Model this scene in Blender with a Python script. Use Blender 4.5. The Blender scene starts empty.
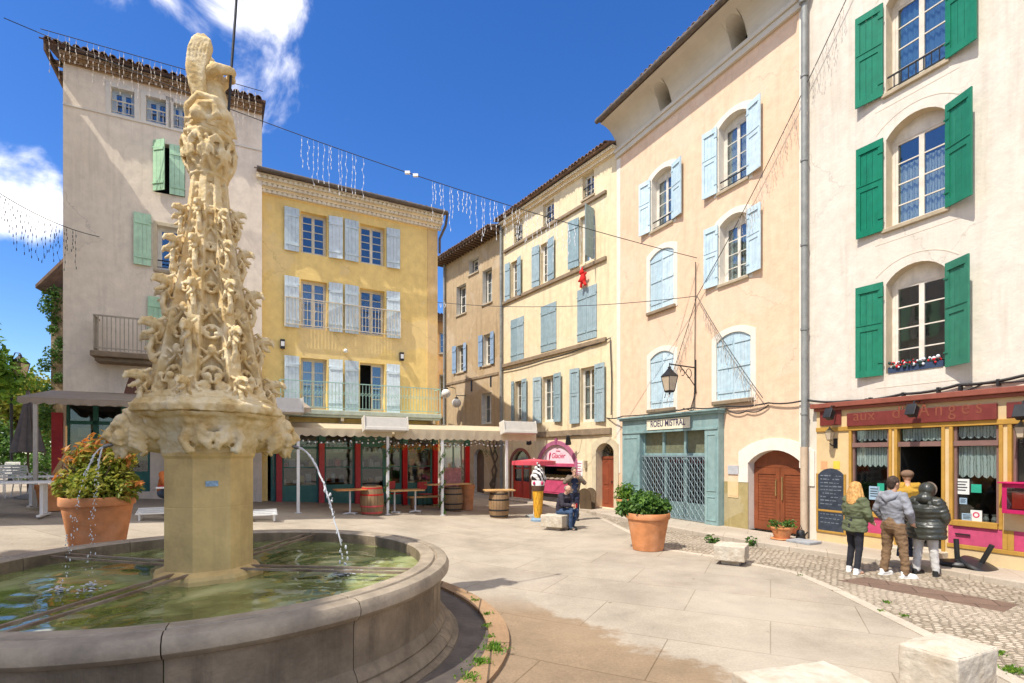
import bpy, bmesh, math, random
from mathutils import Vector, Matrix, noise
random.seed(11)
R = math.radians
SC = bpy.context.scene
COL = SC.collection
# ---------------------------------------------------------------- camera model (level camera, lens shift)
FPX, CX, HY, EYE = 530.0, 512.0, 455.0, 2.2

def gz(x, y):
    """height of the square's ground: rises gently towards the terraces"""
    t = min(-x, 14.0)
    return 0.04 * (math.sqrt(t * t + 0.36) + t)

def rdir(px, py):
    return Vector(((px - CX) / FPX, 1.0, (HY - py) / FPX))

def G(px, py, h=0.0):
    """ground point (raised by h) seen at a pixel of the survey photo"""
    d = rdir(px, py)
    lo, hi = 1.0, 90.0
    for _ in range(60):
        m = 0.5 * (lo + hi)
        if EYE + d.z * m > gz(d.x * m, m) + h: lo = m
        else: hi = m
    m = lo
    return Vector((d.x * m, m, gz(d.x * m, m) + h))

def at(px, py, Y):
    d = rdir(px, py)
    return Vector((d.x * Y, Y, EYE + d.z * Y))

# ---------------------------------------------------------------- mesh builder
class MB:
    def __init__(s):
        s.v = []; s.f = []; s.mi = []; s.M = None; s.m = 0
    def add(s, vs, fs):
        b = len(s.v)
        if s.M is not None: vs = [s.M @ Vector(q) for q in vs]
        s.v.extend([tuple(q) for q in vs])
        for q in fs:
            s.f.append(tuple(b + i for i in q)); s.mi.append(s.m)
        return s
    def poly(s, pts): return s.add(pts, [tuple(range(len(pts)))])
    def box(s, x0, x1, y0, y1, z0, z1):
        vs = [(x0,y0,z0),(x1,y0,z0),(x1,y1,z0),(x0,y1,z0),(x0,y0,z1),(x1,y0,z1),(x1,y1,z1),(x0,y1,z1)]
        return s.add(vs, [(0,3,2,1),(4,5,6,7),(0,1,5,4),(1,2,6,5),(2,3,7,6),(3,0,4,7)])
    def frust(s, x0, x1, y0, y1, z0, z1, i):
        """box whose top is inset by i"""
        vs = [(x0,y0,z0),(x1,y0,z0),(x1,y1,z0),(x0,y1,z0),(x0+i,y0+i,z1),(x1-i,y0+i,z1),(x1-i,y1-i,z1),(x0+i,y1-i,z1)]
        return s.add(vs, [(0,3,2,1),(4,5,6,7),(0,1,5,4),(1,2,6,5),(2,3,7,6),(3,0,4,7)])
    def prism(s, pts, y0, y1):
        """pts in x,z counter-clockwise seen from -y, extruded along y"""
        n = len(pts)
        vs = [(p[0], y0, p[1]) for p in pts] + [(p[0], y1, p[1]) for p in pts]
        fs = [tuple(range(n)), tuple(range(2*n-1, n-1, -1))]
        for i in range(n):
            j = (i+1) % n
            fs.append((i, n+i, n+j, j))
        return s.add(vs, fs)
    def slab(s, pts, z0, z1):
        """pts in x,y counter-clockwise from above, extruded along z; z0,z1 may be lists"""
        n = len(pts)
        a = z0 if isinstance(z0, list) else [z0]*n
        b = z1 if isinstance(z1, list) else [z1]*n
        vs = [(p[0], p[1], a[i]) for i, p in enumerate(pts)] + [(p[0], p[1], b[i]) for i, p in enumerate(pts)]
        fs = [tuple(range(n-1, -1, -1)), tuple(range(n, 2*n))]
        for i in range(n):
            j = (i+1) % n
            fs.append((i, j, n+j, n+i))
        return s.add(vs, fs)
    def tube(s, pts, r, n=8, cap=True):
        pts = [Vector(p) for p in pts]
        rr = r if isinstance(r, (list, tuple)) else [r]*len(pts)
        vs = []; fs = []
        prev = None
        for i, p in enumerate(pts):
            t = (pts[min(i+1, len(pts)-1)] - pts[max(i-1, 0)])
            if t.length < 1e-9: t = Vector((0,0,1))
            t.normalize()
            if prev is None:
                up = Vector((0,0,1)) if abs(t.z) < 0.9 else Vector((1,0,0))
                a = t.cross(up).normalized()
            else:
                a = (prev - t * prev.dot(t))
                if a.length < 1e-6: a = t.orthogonal()
                a.normalize()
            prev = a
            b = t.cross(a)
            for k in range(n):
                w = 2*math.pi*k/n
                vs.append(p + (a*math.cos(w) + b*math.sin(w)) * rr[i])
        for i in range(len(pts)-1):
            for k in range(n):
                k2 = (k+1) % n
                fs.append((i*n+k, i*n+k2, (i+1)*n+k2, (i+1)*n+k))
        if cap:
            fs.append(tuple(range(n-1, -1, -1))); fs.append(tuple(range((len(pts)-1)*n, len(pts)*n)))
        return s.add(vs, fs)
    def cyl(s, p0, p1, r0, r1=None, n=12): return s.tube([p0, p1], [r0, r0 if r1 is None else r1], n)
    def lathe(s, prof, n=24, c=(0,0,0), cap=True, ang0=0.0, sx=1.0, sy=1.0):
        vs = []; fs = []
        for r, z in prof:
            for k in range(n):
                w = ang0 + 2*math.pi*k/n
                vs.append((c[0] + r*math.cos(w)*sx, c[1] + r*math.sin(w)*sy, c[2] + z))
        for i in range(len(prof)-1):
            for k in range(n):
                k2 = (k+1) % n
                fs.append((i*n+k, i*n+k2, (i+1)*n+k2, (i+1)*n+k))
        if cap:
            fs.append(tuple(range(n-1, -1, -1))); fs.append(tuple(range((len(prof)-1)*n, len(prof)*n)))
        return s.add(vs, fs)
    def ball(s, c, r, n=12, m=8, sc=(1,1,1), rot=None):
        prof = []
        vs = []; fs = []
        rot = rot or Matrix.Identity(3)
        for i in range(m+1):
            th = math.pi * i / m
            for k in range(n):
                w = 2*math.pi*k/n
                q = Vector((math.sin(th)*math.cos(w)*sc[0], math.sin(th)*math.sin(w)*sc[1], -math.cos(th)*sc[2])) * r
                vs.append(Vector(c) + rot @ q)
        for i in range(m):
            for k in range(n):
                k2 = (k+1) % n
                fs.append((i*n+k, i*n+k2, (i+1)*n+k2, (i+1)*n+k))
        return s.add(vs, fs)
    def build(s, name, mats, parent=None, smooth=None, bevel=0, weld=False, loc=None, rot=None):
        me = bpy.data.meshes.new(name)
        me.from_pydata(s.v, [], s.f)
        if not isinstance(mats, (list, tuple)): mats = [mats]
        for m in mats: me.materials.append(m)
        if len(mats) > 1: me.polygons.foreach_set('material_index', s.mi)
        if weld:
            bm = bmesh.new(); bm.from_mesh(me)
            bmesh.ops.remove_doubles(bm, verts=bm.verts, dist=1e-4)
            bm.to_mesh(me); bm.free()
        if smooth:
            me.polygons.foreach_set('use_smooth', [True]*len(me.polygons))
            me.set_sharp_from_angle(angle=R(smooth))
        me.update()
        o = bpy.data.objects.new(name, me); COL.objects.link(o)
        if parent is not None: o.parent = parent
        if loc is not None: o.location = loc
        if rot is not None: o.rotation_euler = rot
        if bevel:
            b = o.modifiers.new('bevel', 'BEVEL'); b.width = bevel; b.segments = 2; b.limit_method = 'ANGLE'; b.angle_limit = R(40)
        return o

def each(m, name, mt, par, nv=8, **kw):
    """build every box of a builder as a piece of its own"""
    out = []
    for i in range(0, len(m.v), nv):
        q = MB(); q.v = m.v[i:i+nv]
        for f in m.f:
            if i <= f[0] < i+nv: q.f.append(tuple(k-i for k in f)); q.mi.append(0)
        out.append(q.build(name, mt, par, **kw))
    return out

def tag(o, label=None, cat=None, group=None, kind=None):
    if label: o['label'] = label
    if cat: o['category'] = cat
    if group: o['group'] = group
    if kind: o['kind'] = kind
    return o

def thing(name, label, cat, loc=(0,0,0), rz=0.0, group=None):
    o = bpy.data.objects.new(name, None); COL.objects.link(o)
    o.empty_display_size = 0.2
    o.location = loc; o.rotation_euler = (0, 0, rz)
    return tag(o, label, cat, group)

def dup(root, loc, rz=0.0, label=None, sc=None):
    r = root.copy(); COL.objects.link(r); r.location = loc; r.rotation_euler = (0, 0, rz)
    if sc: r.scale = sc
    if label: r['label'] = label
    for ch in list(root.children):
        c = ch.copy(); COL.objects.link(c); c.parent = r
        for g in ch.children:
            d = g.copy(); COL.objects.link(d); d.parent = c
    return r

def apply_mods(o):
    """bake the modifiers of o into its mesh"""
    dg = bpy.context.evaluated_depsgraph_get()
    dg.update()
    me = bpy.data.meshes.new_from_object(o.evaluated_get(dg))
    o.modifiers.clear()
    old = o.data; o.data = me
    bpy.data.meshes.remove(old)
    return o

# ---------------------------------------------------------------- materials
MATS = {}
def lin(c):
    return tuple(((x/12.92) if x <= 0.04045 else ((x+0.055)/1.055)**2.4) for x in c)
class NT:
    def __init__(s, m):
        s.t = m.node_tree; s.n = s.t.nodes; s.l = s.t.links
    def new(s, t, **kw):
        o = s.n.new(t)
        for k, v in kw.items():
            if k in o.inputs: o.inputs[k].default_value = v
            else: setattr(o, k, v)
        return o
    def link(s, a, b): s.l.new(a, b)
def c4(c): return (c[0], c[1], c[2], 1.0)
def mul(c, k): return tuple(min(1.0, x*k) for x in c)
def mixnode(t, blend='MIX'):
    m = t.new('ShaderNodeMix'); m.data_type = 'RGBA'; m.blend_type = blend
    return m
def mat(name, col, var=0.12, scale=6.0, rough=0.8, bump=0.15, bscale=40.0, metal=0.0, spec=0.4,
        stain=None, sfac=0.4, sscale=0.7, streak=None, kfac=0.4, bdist=0.01, patches=0.0, orand=0.0):
    """procedural surface: base colour mottled by noise, blotches of a second colour, vertical streaks, fine bump"""
    if name in MATS: return MATS[name]
    m = bpy.data.materials.new(name); m.use_nodes = True
    t = NT(m); bs = t.n['Principled BSDF']
    tc = t.new('ShaderNodeTexCoord')
    n1 = t.new('ShaderNodeTexNoise'); n1.inputs['Scale'].default_value = scale; n1.inputs['Detail'].default_value = 6; n1.inputs['Roughness'].default_value = 0.6
    t.link(tc.outputs['Object'], n1.inputs['Vector'])
    rp = t.new('ShaderNodeValToRGB')
    rp.color_ramp.elements[0].position = 0.3; rp.color_ramp.elements[1].position = 0.7
    rp.color_ramp.elements[0].color = c4(mul(col, 1-var)); rp.color_ramp.elements[1].color = c4(mul(col, 1+var))
    t.link(n1.outputs['Fac'], rp.inputs['Fac'])
    out = rp.outputs['Color']
    if stain:
        n2 = t.new('ShaderNodeTexNoise'); n2.inputs['Scale'].default_value = sscale; n2.inputs['Detail'].default_value = 8; n2.inputs['Roughness'].default_value = 0.65
        t.link(tc.outputs['Object'], n2.inputs['Vector'])
        r2 = t.new('ShaderNodeMapRange'); r2.inputs[1].default_value = 0.47; r2.inputs[2].default_value = 0.72; r2.inputs[3].default_value = 0; r2.inputs[4].default_value = sfac
        t.link(n2.outputs['Fac'], r2.inputs[0])
        mx = mixnode(t); t.link(r2.outputs[0], mx.inputs[0]); t.link(out, mx.inputs[6]); mx.inputs[7].default_value = c4(stain)
        out = mx.outputs[2]
    if streak:
        mp = t.new('ShaderNodeMapping'); mp.inputs['Scale'].default_value = (2.2, 2.2, 0.16)
        t.link(tc.outputs['Object'], mp.inputs['Vector'])
        n3 = t.new('ShaderNodeTexNoise'); n3.inputs['Scale'].default_value = 1.6; n3.inputs['Detail'].default_value = 7; n3.inputs['Roughness'].default_value = 0.7
        t.link(mp.outputs[0], n3.inputs['Vector'])
        r3 = t.new('ShaderNodeMapRange'); r3.inputs[1].default_value = 0.5; r3.inputs[2].default_value = 0.75; r3.inputs[3].default_value = 0; r3.inputs[4].default_value = kfac
        t.link(n3.outputs['Fac'], r3.inputs[0])
        mx = mixnode(t); t.link(r3.outputs[0], mx.inputs[0]); t.link(out, mx.inputs[6]); mx.inputs[7].default_value = c4(streak)
        out = mx.outputs[2]
    if patches:     # repaired areas with an edge of their own, and hairline cracks
        n4 = t.new('ShaderNodeTexNoise'); n4.inputs['Scale'].default_value = 0.42; n4.inputs['Detail'].default_value = 4; n4.inputs['Roughness'].default_value = 0.5; n4.inputs['Distortion'].default_value = 0.6
        t.link(tc.outputs['Object'], n4.inputs['Vector'])
        r4 = t.new('ShaderNodeMapRange'); r4.inputs[1].default_value = 0.555; r4.inputs[2].default_value = 0.575; r4.inputs[4].default_value = patches
        t.link(n4.outputs['Fac'], r4.inputs[0])
        mx = mixnode(t); t.link(r4.outputs[0], mx.inputs[0]); t.link(out, mx.inputs[6]); mx.inputs[7].default_value = c4(tuple(0.5*a+0.5*b for a, b in zip(mul(col, 1.08), (0.66, 0.58, 0.48)))); out = mx.outputs[2]
        vc = t.new('ShaderNodeTexVoronoi'); vc.feature = 'DISTANCE_TO_EDGE'; vc.inputs['Scale'].default_value = 0.33
        ds_ = t.new('ShaderNodeVectorMath'); ds_.operation = 'MULTIPLY_ADD'; ds_.inputs[1].default_value = (0.5, 0.5, 0.5); t.link(n1.outputs['Color'], ds_.inputs[0]); t.link(tc.outputs['Object'], ds_.inputs[2]); t.link(ds_.outputs[0], vc.inputs['Vector'])
        r5 = t.new('ShaderNodeMapRange'); r5.inputs[1].default_value = 0.0; r5.inputs[2].default_value = 0.006; r5.inputs[3].default_value = 0.45; r5.inputs[4].default_value = 0.0; t.link(vc.outputs['Distance'], r5.inputs[0])
        m5 = t.new('ShaderNodeMath'); m5.operation = 'MULTIPLY'; r6 = t.new('ShaderNodeMapRange'); r6.inputs[1].default_value = 0.5; r6.inputs[2].default_value = 0.6; t.link(n4.outputs['Fac'], r6.inputs[0]); t.link(r5.outputs[0], m5.inputs[0]); t.link(r6.outputs[0], m5.inputs[1])
        mx = mixnode(t); t.link(m5.outputs[0], mx.inputs[0]); t.link(out, mx.inputs[6]); mx.inputs[7].default_value = c4(mul(col, 0.45)); out = mx.outputs[2]
    if orand:       # every painted leaf has weathered a little differently
        oi = t.new('ShaderNodeObjectInfo'); hv = t.new('ShaderNodeHueSaturation'); ro = t.new('ShaderNodeMapRange'); ro.inputs[3].default_value = 1-orand; ro.inputs[4].default_value = 1+orand*0.8
        t.link(oi.outputs['Random'], ro.inputs[0]); t.link(ro.outputs[0], hv.inputs['Value']); rs_ = t.new('ShaderNodeMapRange'); rs_.inputs[3].default_value = 1.06; rs_.inputs[4].default_value = 0.82; t.link(oi.outputs['Random'], rs_.inputs[0]); t.link(rs_.outputs[0], hv.inputs['Saturation'])
        t.link(out, hv.inputs['Color']); out = hv.outputs[0]
    t.link(out, bs.inputs['Base Color'])
    bs.inputs['Roughness'].default_value = rough; bs.inputs['Metallic'].default_value = metal
    bs.inputs['Specular IOR Level'].default_value = spec
    if bump:
        nb = t.new('ShaderNodeTexNoise'); nb.inputs['Scale'].default_value = bscale; nb.inputs['Detail'].default_value = 5
        t.link(tc.outputs['Object'], nb.inputs['Vector'])
        bp = t.new('ShaderNodeBump'); bp.inputs['Strength'].default_value = bump; bp.inputs['Distance'].default_value = bdist
        t.link(nb.outputs['Fac'], bp.inputs['Height']); t.link(bp.outputs[0], bs.inputs['Normal'])
    MATS[name] = m
    return m
def plaster(name, col, stain, streak, sfac=0.35, kfac=0.3):
    return mat(name, col, var=0.11, scale=3.5, rough=0.92, bump=0.5, bscale=14, spec=0.15, stain=stain, sfac=min(1, sfac*1.5), sscale=0.8, streak=streak, kfac=min(1, kfac*2.0), bdist=0.012, patches=0.32)
def paint(name, col, rough=0.5, var=0.10, wear=None):
    return mat(name, col, var=var*1.5, scale=5, rough=rough, bump=0.2, bscale=60, spec=0.3, stain=mul(col, 0.7), sfac=0.35, sscale=3.0, streak=wear or mul(col, 0.72), kfac=0.7, bdist=0.004, orand=0.12)
def wood(name, col, rough=0.55):
    return mat(name, col, var=0.22, scale=3.0, rough=rough, bump=0.2, bscale=35, streak=mul(col, 0.55), kfac=0.6, bdist=0.004)

def glass_mat(k=1.6, b=0.14, nm='window glass'):
    m = bpy.data.materials.new(nm); m.use_nodes = True
    t = NT(m); t.n.clear()
    out = t.new('ShaderNodeOutputMaterial')
    tr = t.new('ShaderNodeBsdfTransparent'); tr.inputs[0].default_value = (0.80, 0.85, 0.85, 1)
    gl = t.new('ShaderNodeBsdfGlossy'); gl.inputs['Roughness'].default_value = 0.03
    lw = t.new('ShaderNodeLayerWeight'); lw.inputs[0].default_value = 0.5; fr = t.new('ShaderNodeMath'); fr.operation = 'POWER'; fr.inputs[1].default_value = 4.0; t.link(lw.outputs['Facing'], fr.inputs[0])
    mr = t.new('ShaderNodeMath'); mr.operation = 'MULTIPLY_ADD'; mr.use_clamp = True; mr.inputs[1].default_value = k*0.6; mr.inputs[2].default_value = b+0.05
    tc = t.new('ShaderNodeTexCoord'); nz = t.new('ShaderNodeTexNoise'); nz.inputs['Scale'].default_value = 1.5
    bp = t.new('ShaderNodeBump'); bp.inputs['Strength'].default_value = 0.05; bp.inputs['Distance'].default_value = 0.05
    t.link(tc.outputs['Object'], nz.inputs['Vector']); t.link(nz.outputs['Fac'], bp.inputs['Height']); t.link(bp.outputs[0], gl.inputs['Normal'])
    mx = t.new('ShaderNodeMixShader')
    t.link(fr.outputs[0], mr.inputs[0]); t.link(mr.outputs[0], mx.inputs[0])
    t.link(tr.outputs[0], mx.inputs[1]); t.link(gl.outputs[0], mx.inputs[2]); t.link(mx.outputs[0], out.inputs[0])
    return m
M_glass = glass_mat(); M_sglass = glass_mat(1.0, 0.02, 'shop glass')
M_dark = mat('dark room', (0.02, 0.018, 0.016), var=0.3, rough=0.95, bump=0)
M_yellow = plaster('yellow render', (0.92, 0.655, 0.24), (0.84, 0.56, 0.19), (0.62, 0.42, 0.17), 0.3, 0.18)
M_beige = plaster('beige render', (0.82, 0.70, 0.555), (0.76, 0.63, 0.48), (0.55, 0.46, 0.37), 0.35, 0.3)
M_cream = plaster('cream render', (0.73, 0.605, 0.395), (0.66, 0.52, 0.31), (0.45, 0.36, 0.23), 0.35, 0.35)
M_brown = plaster('tan render', (0.46, 0.34, 0.20), (0.36, 0.25, 0.14), (0.25, 0.18, 0.11), 0.45, 0.45)
M_orange = plaster('ochre render', (0.55, 0.30, 0.11), (0.42, 0.22, 0.08), (0.30, 0.17, 0.08), 0.45, 0.4)
M_peach = plaster('peach render', (0.74, 0.525, 0.36), (0.68, 0.46, 0.295), (0.50, 0.36, 0.25), 0.35, 0.22)
M_whitew = plaster('off white render', (0.66, 0.595, 0.505), (0.60, 0.51, 0.40), (0.45, 0.38, 0.30), 0.4, 0.3)
M_trimw = mat('pale surround', (0.74, 0.68, 0.58), var=0.07, scale=4, rough=0.9, bump=0.2, bscale=30, stain=(0.6,0.5,0.4), sfac=0.3)
M_dado = plaster('olive damp base', (0.34, 0.27, 0.12), (0.45, 0.36, 0.18), (0.24, 0.19, 0.09), 0.6, 0.5)
M_stone = mat('sill stone', (0.42, 0.34, 0.23), var=0.2, scale=5, rough=0.9, bump=0.4, bscale=30, stain=(0.25,0.2,0.14), sfac=0.4)
M_dstone = mat('grey brown ledge stone', (0.26, 0.19, 0.12), var=0.25, scale=5, rough=0.9, bump=0.4, bscale=30, stain=(0.13,0.1,0.07), sfac=0.5)
M_blue = paint('pale blue shutter paint', (0.50, 0.645, 0.71), wear=(0.62, 0.66, 0.66))
M_bluew = paint('powder blue shutter paint', (0.61, 0.715, 0.75), wear=(0.70, 0.73, 0.72))
M_blue2 = paint('grey blue shutter paint', (0.30, 0.40, 0.43))
M_blue3 = paint('steel blue shutter paint', (0.27, 0.38, 0.52))
M_lgreen = paint('pale green shutter paint', (0.42, 0.66, 0.42))
M_green = paint('emerald shutter paint', (0.008, 0.18, 0.10), wear=(0.03, 0.25, 0.15))
M_teal = paint('faded teal shopfront paint', (0.215, 0.335, 0.325), wear=(0.31, 0.41, 0.39))
M_frame = paint('cream window paint', (0.68, 0.64, 0.55))
M_framew = paint('white window paint', (0.78, 0.76, 0.70))
M_door = wood('red brown door wood', (0.22, 0.062, 0.024), 0.4)
M_doorp = wood('brick red door paint', (0.25, 0.062, 0.028), 0.5)
M_oldwood = wood('weathered eave wood', (0.14, 0.085, 0.05), 0.8)
M_tile = mat('roof tile clay', (0.20, 0.12, 0.075), var=0.4, scale=3, rough=0.9, bump=0.4, bscale=25, stain=(0.14,0.11,0.09), sfac=0.7, sscale=1.6)
M_geno = mat('pale eave tile', (0.88, 0.76, 0.55), var=0.10, scale=4, rough=0.9, bump=0.3, bscale=25, stain=(0.62,0.46,0.28), sfac=0.4, sscale=2)
M_iron = mat('black iron', (0.025, 0.025, 0.026), var=0.3, rough=0.5, bump=0.1, metal=0.3)
M_zinc = mat('grey zinc pipe', (0.25, 0.255, 0.24), var=0.2, scale=4, rough=0.6, bump=0.1, metal=0.15, streak=(0.12,0.12,0.12))
M_white = mat('white paint', (0.78, 0.77, 0.73), var=0.06, rough=0.45, bump=0.05)
M_steelw = mat('white metal tube', (0.72, 0.71, 0.67), var=0.06, rough=0.35, bump=0, spec=0.5)
M_railg = mat('pale green railing paint', (0.34, 0.52, 0.44), var=0.1, rough=0.5, bump=0)
M_cable = mat('black cable', (0.03, 0.028, 0.027), var=0.2, rough=0.6, bump=0)
M_lite = mat('clear plastic light string', (0.75, 0.75, 0.75), var=0.05, rough=0.25, bump=0)
M_pink = paint('magenta paint', (0.50, 0.022, 0.11), rough=0.5)
M_ochre = paint('ochre frame paint', (0.50, 0.285, 0.07), rough=0.6)
M_restw = mat('yellow cream shop render', (0.62, 0.46, 0.25), var=0.1, scale=3, rough=0.8, bump=0.25, bscale=25, stain=(0.72,0.45,0.16), sfac=0.45, sscale=1.4)
M_redf = paint('faded red fascia paint', (0.17, 0.024, 0.018), wear=(0.23, 0.05, 0.034))
M_cornice = paint('dusty red cornice paint', (0.27, 0.075, 0.045))
M_terra = mat('terracotta', (0.56, 0.225, 0.085), var=0.2, scale=5, rough=0.85, bump=0.2, bscale=30, stain=(0.68,0.40,0.24), sfac=0.45, sscale=2.2)
M_soil = mat('potting soil', (0.05, 0.035, 0.025), var=0.4, scale=20, rough=1, bump=0.6)
M_limestone = mat('pale limestone block', (0.50, 0.44, 0.35), var=0.16, scale=8, rough=0.9, bump=0.5, bscale=26, stain=(0.36,0.26,0.15), sfac=0.65, sscale=3.2, streak=(0.36,0.28,0.18), kfac=0.5, bdist=0.02)
M_chalk = mat('slate chalkboard', (0.025, 0.034, 0.05), var=0.35, scale=9, rough=0.7, bump=0, stain=(0.07,0.08,0.1), sfac=0.7, sscale=5)
# ---------------------------------------------------------------- facades
class Facade:
    """vertical wall plane: x runs along the wall (left to right seen from the square), y goes into the house, z up"""
    def __init__(s, p, d):
        L = math.hypot(*d); s.d = (d[0]/L, d[1]/L); s.i = (-s.d[1], s.d[0]); s.p = p
        s.a = math.atan2(s.d[1], s.d[0])
    def shift(s, u):
        s.p = (s.p[0] + s.d[0]*u, s.p[1] + s.d[1]*u); return s
    def uz(s, px, py, w=0.0):
        d = rdir(px, py)
        den = d.x*s.i[0] + d.y*s.i[1]
        k = (s.p[0]*s.i[0] + s.p[1]*s.i[1] + w) / den
        X, Y = d.x*k, d.y*k
        return ((X-s.p[0])*s.d[0] + (Y-s.p[1])*s.d[1], EYE + d.z*k)
    def u(s, px, w=0.0): return s.uz(px, HY, w)[0]
    def z(s, px, py, w=0.0): return s.uz(px, py, w)[1]
    def world(s, u, w, z): return Vector((s.p[0] + s.d[0]*u + s.i[0]*w, s.p[1] + s.d[1]*u + s.i[1]*w, z))
    def op(s, x0, x1, y0, y1, rise=0.0, **k):
        xm = 0.5*(x0+x1)
        r = dict(u0=s.u(x0), u1=s.u(x1), z0=s.z(xm, y1), z1=s.z(xm, y0), rise=rise)
        r.update(k); return r

def arc_pts(o, n=10, grow=0.0):
    """points of an opening's head from left to right (u,z)"""
    u0, u1, zt, r = o['u0']-grow, o['u1']+grow, o['z1']+grow, o['rise']
    if r <= 0: return [(u0, zt), (u1, zt)]
    w = (u1-u0)/2; c = (u0+u1)/2
    if o.get('point'):
        return [(u0 + (u1-u0)*k/n, zt - r*(1-(1-abs(2*k/n-1)**1.6))) for k in range(n+1)]
    rad = (w*w + r*r)/(2*r); a = math.asin(min(1, w/rad))
    if r > w: a = math.pi - a
    return [(c + rad*math.sin(-a + 2*a*k/n), zt - rad + rad*math.cos(-a + 2*a*k/n)) for k in range(n+1)]

def arc_z(o, u):
    p = arc_pts(o, 24)
    for (a, za), (b, zb) in zip(p, p[1:]):
        if a-1e-6 <= u <= b+1e-6: return za + (zb-za)*((u-a)/max(b-a, 1e-6))
    return p[0][1]

def wall_mesh(name, par, u0, u1, z0, z1, ops, mats, depth=7.0, rev=0.25, room=0.9):
    """front wall with real openings, their reveals and dark rooms, plus sides, top and back. mats: wall, reveal, dark"""
    m = MB()
    us = sorted(set([u0, u1] + [o[k] for o in ops for k in ('u0', 'u1')]))
    zs = sorted(set([z0, z1] + [o[k] for o in ops for k in ('z0', 'z1')]))
    for i in range(len(us)-1):
        run = None
        for j in range(len(zs)-1):
            cu, cz = (us[i]+us[i+1])/2, (zs[j]+zs[j+1])/2
            solid = not any(o['u0'] < cu < o['u1'] and o['z0'] < cz < o['z1'] for o in ops)
            if solid and run is None: run = zs[j]
            if run is not None and (not solid or j == len(zs)-2):
                top = zs[j+1] if solid else zs[j]
                m.poly([(us[i],0,run),(us[i+1],0,run),(us[i+1],0,top),(us[i],0,top)]); run = None
    for o in ops:
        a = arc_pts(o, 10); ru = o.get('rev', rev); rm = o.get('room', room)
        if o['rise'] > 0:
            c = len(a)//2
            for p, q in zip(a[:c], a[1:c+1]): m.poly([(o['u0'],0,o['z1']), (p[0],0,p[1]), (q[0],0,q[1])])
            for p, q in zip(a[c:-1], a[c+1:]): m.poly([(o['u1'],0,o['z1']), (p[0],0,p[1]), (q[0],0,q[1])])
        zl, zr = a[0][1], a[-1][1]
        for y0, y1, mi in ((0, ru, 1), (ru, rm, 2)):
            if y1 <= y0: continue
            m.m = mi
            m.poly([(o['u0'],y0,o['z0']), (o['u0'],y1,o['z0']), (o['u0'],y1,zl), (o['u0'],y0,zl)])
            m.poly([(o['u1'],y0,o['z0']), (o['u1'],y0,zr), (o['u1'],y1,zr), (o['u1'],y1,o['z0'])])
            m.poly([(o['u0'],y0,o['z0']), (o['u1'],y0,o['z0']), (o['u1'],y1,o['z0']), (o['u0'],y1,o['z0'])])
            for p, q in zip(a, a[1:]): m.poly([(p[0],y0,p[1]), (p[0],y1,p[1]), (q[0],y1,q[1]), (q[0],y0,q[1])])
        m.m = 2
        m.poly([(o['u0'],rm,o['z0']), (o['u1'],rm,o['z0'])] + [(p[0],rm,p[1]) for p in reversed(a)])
        m.m = 0
    m.poly([(u0,0,z0),(u0,0,z1),(u0,depth,z1),(u0,depth,z0)])
    m.poly([(u1,0,z0),(u1,depth,z0),(u1,depth,z1),(u1,0,z1)])
    m.poly([(u0,depth,z0),(u0,depth,z1),(u1,depth,z1),(u1,depth,z0)])
    m.poly([(u0,0,z1),(u1,0,z1),(u1,depth,z1),(u0,depth,z1)])
    return m.build(name, mats, par)

def surround(par, o, w, mats, t=0.018, sill=True, name='surround'):
    """flat painted band round an opening"""
    m = MB(); a = arc_pts(o, 12); b = arc_pts(o, 12, w)
    zb = o['z0'] - (w*0.6 if sill else 0)
    m.prism([(o['u0']-w, zb), (o['u0'], zb), (o['u0'], a[0][1]), (o['u0']-w, b[0][1])], -t, 0.0)
    m.prism([(o['u1'], zb), (o['u1']+w, zb), (o['u1']+w, b[-1][1]), (o['u1'], a[-1][1])], -t, 0.0)
    for (p, q), (r, s) in zip(zip(a, a[1:]), zip(b, b[1:])): m.prism([p, q, s, r], -t, 0.0)
    if sill: m.prism([(o['u0'], zb), (o['u1'], zb), (o['u1'], o['z0']), (o['u0'], o['z0'])], -t*0.8, 0.0)
    return m.build(name, mats, par)

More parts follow.
